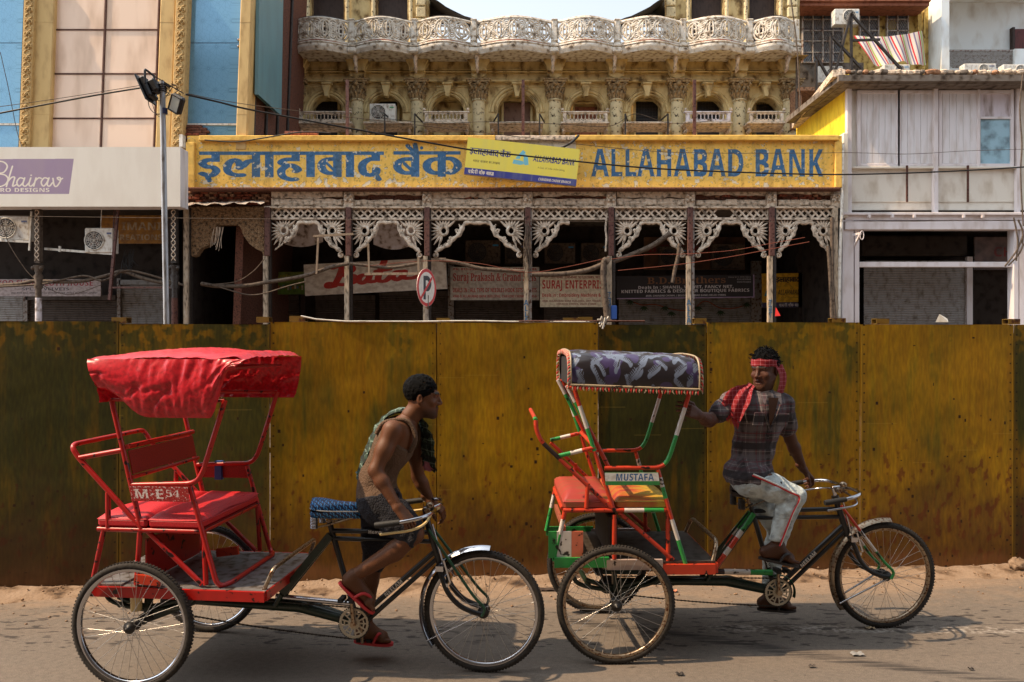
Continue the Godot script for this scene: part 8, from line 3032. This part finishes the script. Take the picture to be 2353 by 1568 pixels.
func limbs(inf: float, s: SDF, J: Dictionary, parts: Array, k := 0.035) -> void:   # the same skeleton for the body and, inflated, for its clothes
	for q in parts:
		match q:
			"torso":
				s.cap(J.hipn, J.hipf, 0.098 + inf, 0.098 + inf, k)
				s.ell(J.pelvis, Vector3(0.115, 0.10, 0.15) + Vector3.ONE * inf, J.tb, 0.05)
				s.ell(J.waist, Vector3(0.092, 0.13, 0.125) + Vector3.ONE * inf, J.tb, 0.06)
				s.ell(J.chest, Vector3(0.108, 0.16, 0.152) + Vector3.ONE * inf, J.tb, 0.06)
				s.cap(J.shn, J.shf, 0.050 + inf, 0.050 + inf, 0.06)
				s.cap(J.chest, J.neck, 0.085 + inf * 0.5, 0.052 + inf * 0.5, 0.05)
			"upn": bone_chain(s, [J.shn, J.shn.lerp(J.eln, 0.5), J.eln], [0.056 + inf, 0.047 + inf, 0.039 + inf], k)
			"upf": bone_chain(s, [J.shf, J.shf.lerp(J.elf, 0.5), J.elf], [0.056 + inf, 0.047 + inf, 0.039 + inf], k)
			"lon": bone_chain(s, [J.eln, J.eln.lerp(J.wrn, 0.3), J.wrn], [0.038 + inf, 0.041 + inf, 0.026 + inf], 0.02)
			"lof": bone_chain(s, [J.elf, J.elf.lerp(J.wrf, 0.3), J.wrf], [0.038 + inf, 0.041 + inf, 0.026 + inf], 0.02)
			"thn": bone_chain(s, [J.hipn, J.hipn.lerp(J.knn, 0.5), J.knn], [0.088 + inf, 0.074 + inf, 0.055 + inf], k)
			"thf": bone_chain(s, [J.hipf, J.hipf.lerp(J.knf, 0.5), J.knf], [0.088 + inf, 0.074 + inf, 0.055 + inf], k)
			"shn_": bone_chain(s, [J.knn, J.knn.lerp(J.ann, 0.3) + J.calfn, J.ann], [0.053 + inf, 0.056 + inf, 0.035 + inf], 0.02)
			"shf_": bone_chain(s, [J.knf, J.knf.lerp(J.anf, 0.3) + J.calff, J.anf], [0.053 + inf, 0.056 + inf, 0.035 + inf], 0.02)

func box_of(J: Dictionary, grow: float) -> Array:
	var a := Vector3.ONE * 1e9
	var b := -a
	for k in J:
		if J[k] is Vector3 and not str(k).begins_with("calf"):
			a = a.min(J[k]); b = b.max(J[k])
	return [a - Vector3.ONE * grow, b + Vector3.ONE * grow]

func first_rider() -> void:
	var o := thing("person", "man in a brown vest and dark shorts standing on the pedals of the red rickshaw", "person")
	var J := {
		"pelvis": at(872, 1146, 4.57), "waist": at(868, 1092, 4.57), "chest": at(906, 1022, 4.57), "neck": at(944, 957, 4.58),
		"shn": at(902, 990, 4.405), "shf": at(950, 996, 4.745), "eln": at(862, 1082, 4.33), "wrn": at(914, 1166, 4.285), "elf": at(960, 1094, 4.83), "wrf": at(990, 1152, 4.83),
		"hipn": at(872, 1158, 4.475), "hipf": at(872, 1158, 4.665), "knn": at(952, 1228, 4.40), "ann": at(810, 1326, 4.43), "knf": at(862, 1288, 4.70), "anf": at(840, 1446, 4.70),
		"calfn": Vector3(-0.005, -0.022, 0), "calff": Vector3(-0.018, 0, 0)}
	var up: Vector3 = (J.chest - J.waist).normalized()
	var fw := Vector3(0, 0, -1).cross(up).normalized()
	if fw.x < 0: fw = -fw
	J.tb = Basis(fw, up, fw.cross(up))
	var skin := Color(0.140, 0.052, 0.023)
	var bx := box_of(J, 0.20)
	var body := MB.new()
	var s := SDF.new(bx[0], bx[1], 0.0125)
	limbs(0.0, s, J, ["torso", "upn", "upf", "lon", "lof", "thn", "thf", "shn_", "shf_"])
	s.mesh(body, tone(skin))
	body.tint = skin
	hand_on(body, J.wrn, at(938, 1196, 4.275), Vector3(0, 0.3, 1), Vector3(0.7, 0, -0.7), [0.55, 0.62, 0.66, 0.62], 0.7, skin)
	hand_on(body, J.wrf, at(1003, 1163, 4.83), Vector3(0.3, 0.9, -0.3), Vector3(0, -0.4, 1), [0.7], 0.8, skin)
	var heel := at(792, 1343, 4.43)
	var ball := at(842, 1388, 4.43)
	foot_tinted(body, J.ann, heel, ball, Vector3(0, 0, 1), skin)
	var heelf := at(826, 1470, 4.70)
	var ballf := at(878, 1474, 4.70)
	foot_tinted(body, J.anf, heelf, ballf, Vector3(0, 0, 1), skin)
	var hc := at(972, 913, 4.585)
	var hb := head(o, body, hc, Vector3(1, -0.06, -0.06), Vector3(0.05, 1, 0), J.neck, skin, false, true)
	part("body", body, K.skin, o)
	hair(o, hc, hb, 0.006, [Vector3(0, 0.046, 0.088), Vector3(0, -0.82, 0.57), Vector3(0, 0.0, 0.099), Vector3(0, 0.1, 1)], 101)
	# vest: trunk only, cut low under the arms, two straps
	s = SDF.new(bx[0], bx[1], 0.012)
	limbs(0.014, s, J, ["torso"])
	s.cut(J.pelvis + Vector3(0, -0.045, 0), Vector3(0.25, -1, 0))
	s.cut(J.chest + up * 0.045, up + fw * 0.25)
	s.rough(noise(102, 12.0, 3), 0.006)
	var vs := part("vest", s.mesh(MB.new()), K.vest_brown, o)
	var m: MB
	for z in [0.088, -0.088]:
		var sd := Vector3(0, 0, z)
		m = MB.new()
		m.tube(curve([J.chest + up * 0.02 + fw * 0.110 + sd, J.chest + up * 0.10 + fw * 0.10 + sd, J.chest.lerp(J.neck, 0.80) + fw * 0.045 + sd, J.chest.lerp(J.neck, 0.86) - fw * 0.02 + sd, J.chest + up * 0.10 - fw * 0.105 + sd, J.chest + up * 0.02 - fw * 0.114 + sd], 5), 0.014, 6)
		part("strap", m, K.vest_brown, vs)
	# shorts
	s = SDF.new(bx[0], bx[1], 0.012)
	s.cap(J.hipn, J.hipf, 0.118, 0.118)
	s.ell(J.pelvis, Vector3(0.128, 0.11, 0.165), J.tb, 0.05)
	limbs(0.022, s, J, ["thn", "thf"])
	s.cut(J.pelvis + Vector3(0, 0.055, 0), Vector3(-0.3, 1, 0))
	s.cut(J.knn + (J.knn - J.hipn).normalized() * 0.03, J.knn - J.hipn + Vector3(0.12, 0, 0))
	s.rough(noise(103, 13.0, 3), 0.012)
	part("shorts", s.mesh(MB.new()), K.shorts_navy, o)
	slipper(o, heel, ball, Vector3(0, 0, 1), K.rubber_red, K.rubber_red)
	slipper(o, heelf, ballf, Vector3(0, 0, 1), K.rubber_red, K.rubber_red)
	# checked scarf over the far shoulder, hanging down chest and back
	var gm := cloth("green_scarf", weave(c8(40, 62, 52), [[0.1, 0.06, c8(150, 170, 160), 0.6], [0.35, 0.2, c8(18, 26, 26), 0.7], [0.62, 0.05, c8(150, 170, 160), 0.6], [0.8, 0.1, c8(18, 26, 26), 0.5]]), 7.0)
	var line := curve([at(822, 1096, 4.62), at(838, 1050, 4.62), at(857, 1002, 4.64), at(884, 960, 4.66), at(917, 943, 4.66), at(948, 948, 4.68), at(968, 968, 4.66), at(978, 1010, 4.66), at(984, 1050, 4.67), at(989, 1080, 4.68)], 6)
	var fn := noise(104, 9.0, 2)
	m = MB.new()
	var n := line.size() - 1
	m.grid(n, 10, func(u: float, v: float) -> Vector3:
		var q: Vector3 = line[roundi(u * n)]
		var w := (v - 0.5) * lerpf(0.20, 0.15, u)
		return q + Vector3(0.020 * fn.get_noise_2d(u * 3.0, v * 6.0) + w * (0.62 * smoothstep(0.58, 0.78, u) + 0.25 * smoothstep(0.4, 0.2, u)), 0.014 * sin(v * 16.0 + u * 6.0), w + 0.018 * fn.get_noise_2d(v * 7.0, u * 4.0)))
	var sc := part("scarf", m, gm, o, "dark green checked scarf")
	m = MB.new()
	var tail := at(985, 1062, 4.655)
	m.grid(6, 6, func(u: float, v: float) -> Vector3:
		return tail + Vector3((u - 0.5) * 0.062 + 0.004 * sin(v * 9.0), -0.055 * v + 0.006 * sin(u * 8.0), 0.012 * sin(u * 7.0)))
	part("pink_border", m, plainmat("pink_cloth", c8(150, 92, 104), 0.9), sc)

func hand_on(body: MB, wrist: Vector3, knuckles: Vector3, back: Vector3, side: Vector3, curl: Array, thumb: float, skin: Color) -> void:
	var k := body.c.size()
	hand(body, wrist, knuckles - wrist, back, side, curl, thumb)
	for i in range(k, body.c.size()): body.c[i] = skin

func foot_tinted(body: MB, an: Vector3, heel: Vector3, ball: Vector3, side: Vector3, skin: Color) -> void:
	var k := body.c.size()
	foot(body, an, heel, ball, side)
	for i in range(k, body.c.size()): body.c[i] = skin * 0.85

func second_rider() -> void:
	var o := thing("person", "young man in a checked shirt and red headscarf looking back from the striped rickshaw", "person")
	var J := {
		"pelvis": at(1720, 1090, 5.09), "waist": at(1732, 1030, 5.08), "chest": at(1744, 962, 5.07), "neck": at(1752, 900, 5.08),
		"shn": at(1684, 925, 5.05), "shf": at(1797, 930, 5.12), "eln": at(1630, 968, 4.92), "wrn": at(1604, 953, 4.75), "elf": at(1816, 1008, 5.22), "wrf": at(1846, 1078, 5.30),
		"hipn": at(1724, 1102, 4.99), "hipf": at(1728, 1104, 5.20), "knn": at(1826, 1140, 4.93), "ann": at(1782, 1258, 4.95), "knf": at(1790, 1222, 5.21), "anf": at(1768, 1374, 5.20),
		"calfn": Vector3(-0.016, 0, 0), "calff": Vector3(-0.018, 0, 0)}
	var up: Vector3 = (J.chest - J.waist).normalized()
	var across: Vector3 = (J.shf - J.shn).normalized()
	var fw := across.cross(up).normalized()
	if fw.z < 0: fw = -fw
	J.tb = Basis(fw, up, fw.cross(up))
	var skin := Color(0.092, 0.035, 0.018)
	var bx := box_of(J, 0.20)
	var body := MB.new()
	var s := SDF.new(bx[0], bx[1], 0.0125)
	limbs(0.0, s, J, ["torso", "upn", "upf", "lon", "lof", "thn", "thf", "shn_", "shf_"])
	s.mesh(body, tone(skin))
	hand_on(body, J.wrn, at(1589, 946, 4.70), Vector3(-0.2, 0.2, 1), Vector3(0, 1, 0), [0.5, 0.62, 0.7, 0.75], 0.9, skin)
	hand_on(body, J.wrf, at(1862, 1094, 5.33), Vector3(0.3, 0.9, 0.2), Vector3(0, -0.3, 1), [0.75], 0.8, skin)
	var heel := at(1756, 1280, 4.95)
	var ball := at(1812, 1292, 4.95)
	foot_tinted(body, J.ann, heel, ball, Vector3(0, 0, 1), skin)
	var heelf := at(1752, 1396, 5.20)
	var ballf := at(1806, 1398, 5.20)
	foot_tinted(body, J.anf, heelf, ballf, Vector3(0, 0, 1), skin)
	var hc := at(1757, 852, 5.08)
	var hb := head(o, body, hc, Vector3(-0.72, -0.05, 0.70), Vector3(-0.03, 1, 0), J.neck, skin, true, false)
	teeth(o, hc, hb)
	part("body", body, K.skin, o)
	hair(o, hc, hb, 0.016, [Vector3(0, 0.075, 0.08), Vector3(0, -0.92, 0.38), Vector3(0, 0.0, 0.098), Vector3(0, 0.2, 1)], 111)
	# shirt
	var sm := cloth("checked_shirt", weave(c8(78, 72, 75), [[0.0, 0.24, c8(34, 29, 32), 0.8], [0.30, 0.03, c8(170, 160, 156), 0.45], [0.42, 0.16, c8(98, 92, 96), 0.5], [0.64, 0.05, c8(96, 38, 46), 0.6], [0.78, 0.03, c8(170, 160, 156), 0.4], [0.86, 0.10, c8(74, 38, 46), 0.5]]), 5.5)
	s = SDF.new(bx[0], bx[1], 0.0115)
	limbs(0.021, s, J, ["torso"])
	var sn: Vector3 = J.shn.lerp(J.eln, 0.62)
	var sf: Vector3 = J.shf.lerp(J.elf, 0.66)
	s.cap(J.shn, sn, 0.072, 0.066, 0.04)
	s.cap(J.shf, sf, 0.072, 0.066, 0.04)
	s.cut(J.pelvis + Vector3(0, -0.035, 0), Vector3(0.12, -1, 0))
	s.cut(J.neck + Vector3(0, 0.012, 0), Vector3(0.0, 1, 0.1))
	s.rough(noise(112, 11.0, 3), 0.012)
	var sh := part("shirt", s.mesh(MB.new()), sm, o, "grey and maroon checked short-sleeved shirt")
	# open neck: a strip of bare chest, collar flaps, placket
	var m := MB.new()
	var ch := func(a: float, h_: float, out: float) -> Vector3: return J.chest + across * a + up * h_ + fw * out
	for e in [-1.0, 1.0]:
		m.tri(ch.call(0.012 * e, 0.20, 0.090), ch.call(0.075 * e, 0.185, 0.088), ch.call(0.060 * e, 0.115, 0.142))
		m.tri(ch.call(0.075 * e, 0.185, 0.086), ch.call(0.012 * e, 0.20, 0.088), ch.call(0.060 * e, 0.115, 0.138))
		m.tube(curve([ch.call(0.055 * e, 0.12, 0.134), ch.call(0.036 * e, 0.04, 0.142), ch.call(0.010, -0.05, 0.136), ch.call(0.012, -0.12, 0.122)], 5), 0.0065, 5)
	part("collar", m, sm, sh)
	m = MB.new()
	m.grid(4, 10, func(u: float, v: float) -> Vector3:
		var w := 0.034 * (1.0 - v) + 0.002
		return ch.call((u - 0.5) * 2.0 * w + 0.008 * v, lerpf(0.16, -0.06, v), 0.128 + 0.010 * sin(v * PI) + 0.002))
	m.tint = skin * 0.75
	for i in m.c.size(): m.c[i] = skin * 0.8
	part("open_neck", m, K.skin, sh)
	for q in [[-0.085, 0.02], [0.085, 0.02]]:
		m = MB.new()
		m.cbox(ch.call(q[0], q[1], 0.146), Vector3(0.075, 0.085, 0.006), 0.003, Basis(across, up, across.cross(up)))
		part("pocket", m, sm, sh)
	# pale jeans with a striped side seam
	s = SDF.new(bx[0], bx[1], 0.0115)
	s.cap(J.hipn, J.hipf, 0.112, 0.112)
	s.ell(J.pelvis, Vector3(0.120, 0.11, 0.150), J.tb, 0.05)
	limbs(0.014, s, J, ["thn", "thf", "shn_", "shf_"])
	s.cut(J.pelvis + Vector3(0, 0.0, 0), Vector3(-0.2, 1, 0))
	var jm := MB.new()
	s.rough(noise(113, 12.0, 3), 0.007)
	var legs := part("jeans", trim_legs(s, J).mesh(jm), K.jeans_pale, o, "pale jeans with a red side stripe")
	for q in [[0.0, plainmat("stripe_red", c8(186, 40, 48), 0.8)], [0.010, plainmat("stripe_white", c8(222, 220, 216), 0.8)]]:
		m = MB.new()
		var d: float = q[0]
		var pts := []
		for e in [[J.hipn, 0.112, Vector3(-0.02, 0.045, 0)], [J.hipn.lerp(J.knn, 0.35), 0.098, Vector3(0, 0.03, 0)], [J.hipn.lerp(J.knn, 0.8), 0.080, Vector3(0, 0.016, 0)], [J.knn, 0.074, Vector3(0.004, 0, 0)], [J.knn.lerp(J.ann, 0.3), 0.075, Vector3(-0.004, 0, 0)], [J.knn.lerp(J.ann, 0.7), 0.064, Vector3(-0.002, 0, 0)], [J.knn.lerp(J.ann, 0.93), 0.056, Vector3(0, 0, 0)]]:
			pts.append(e[0] + Vector3(0, 0, e[1]) + e[2] + Vector3(d * 0.7, d * 0.7, 0))
		m.tube(curve(pts, 6), 0.0052, 6)
		part("side_stripe", m, q[1], legs)
	slipper(o, heel, ball, Vector3(0, 0, 1), K.rubber_black, K.rubber_black)
	slipper(o, heelf, ballf, Vector3(0, 0, 1), K.rubber_black, K.rubber_black)
	# red checked headscarf: band, knot-end down the neck, long end over the shoulder
	var rm := cloth("red_scarf", weave(c8(128, 14, 25), [[0.0, 0.08, c8(206, 160, 164), 0.6], [0.5, 0.06, c8(110, 12, 24), 0.5]], 64), 36.0)
	m = MB.new()
	m.grid(40, 6, func(u: float, v: float) -> Vector3:
		var an := u * TAU
		var y := lerpf(0.036, 0.082, v) - 0.026 * (0.5 - 0.5 * cos(an)) + 0.003 * sin(an * 7.0)
		var r := 1.0 + 0.02 * sin(v * PI) + 0.012 * sin(v * 9.0 + an * 2.0)
		return hc + hb * Vector3(sin(an) * 0.083 * r, y, cos(an) * 0.106 * r - 0.014), true)
	var bd := part("headscarf", m, rm, o, "red and white checked scarf tied round the head")
	m = MB.new()
	var nape := curve([hc + hb * Vector3(0.078, 0.035, -0.050), hc + hb * Vector3(0.090, -0.02, -0.066), hc + hb * Vector3(0.088, -0.09, -0.066), hc + hb * Vector3(0.076, -0.155, -0.05)], 5)
	m.grid(nape.size() - 1, 6, func(u: float, v: float) -> Vector3:
		return nape[roundi(u * (nape.size() - 1))] + hb * Vector3(0.004 * sin(v * 9.0), 0, (v - 0.5) * 0.10 + 0.006 * sin(u * 9.0)))
	part("scarf_end", m, rm, bd)
	m = MB.new()
	var dr := curve([at(1729, 884, 5.07), at(1720, 890, 5.01), at(1706, 902, 4.955), at(1690, 924, 4.93), at(1676, 956, 4.935)], 6)
	var fn := noise(114, 8.0, 2)
	m.grid(dr.size() - 1, 12, func(u: float, v: float) -> Vector3:
		var q: Vector3 = dr[roundi(u * (dr.size() - 1))]
		var w := (v - 0.5) * lerpf(0.045, 0.155, smoothstep(0.15, 0.7, u))
		return q + Vector3(w * -0.80, w * 0.58, 0.012 * sin(v * 13.0 + u * 3.0) - 0.03 * (v - 0.5)) + Vector3(0, 0.008 * fn.get_noise_2d(u * 5.0, v * 5.0), 0))
	part("scarf_end", m, rm, bd)
	m = MB.new()
	for k in 18:
		var v := (k / 17.0 - 0.5) * 0.155
		var q: Vector3 = dr[dr.size() - 1] + Vector3(v * -0.80, v * 0.58, 0)
		m.tube([q, q + Vector3(-0.006, -0.02, 0.004), q + Vector3(-0.008 + 0.004 * sin(k * 2.0), -0.042, 0.0)], [0.003, 0.0025, 0.001], 4)
	part("scarf_fringe", m, plainmat("fringe_red", c8(176, 26, 38), 0.9), bd)

func trim_legs(s: SDF, J: Dictionary) -> SDF:   # the trouser legs end above the ankles, each at its own height
	var i := 0
	var mid: float = (J.ann.z + J.anf.z) * 0.5
	var yn: float = J.ann.y + 0.045
	var yf: float = J.anf.y + 0.05
	for z in s.nz:
		for y in s.ny:
			for x in s.nx:
				var p := s.lo + Vector3(x, y, z) * s.h
				var d := (yn if p.z > mid else yf) - p.y
				if p.y < 0.9 and d > s.f[i]: s.f[i] = d
				i += 1
	return s
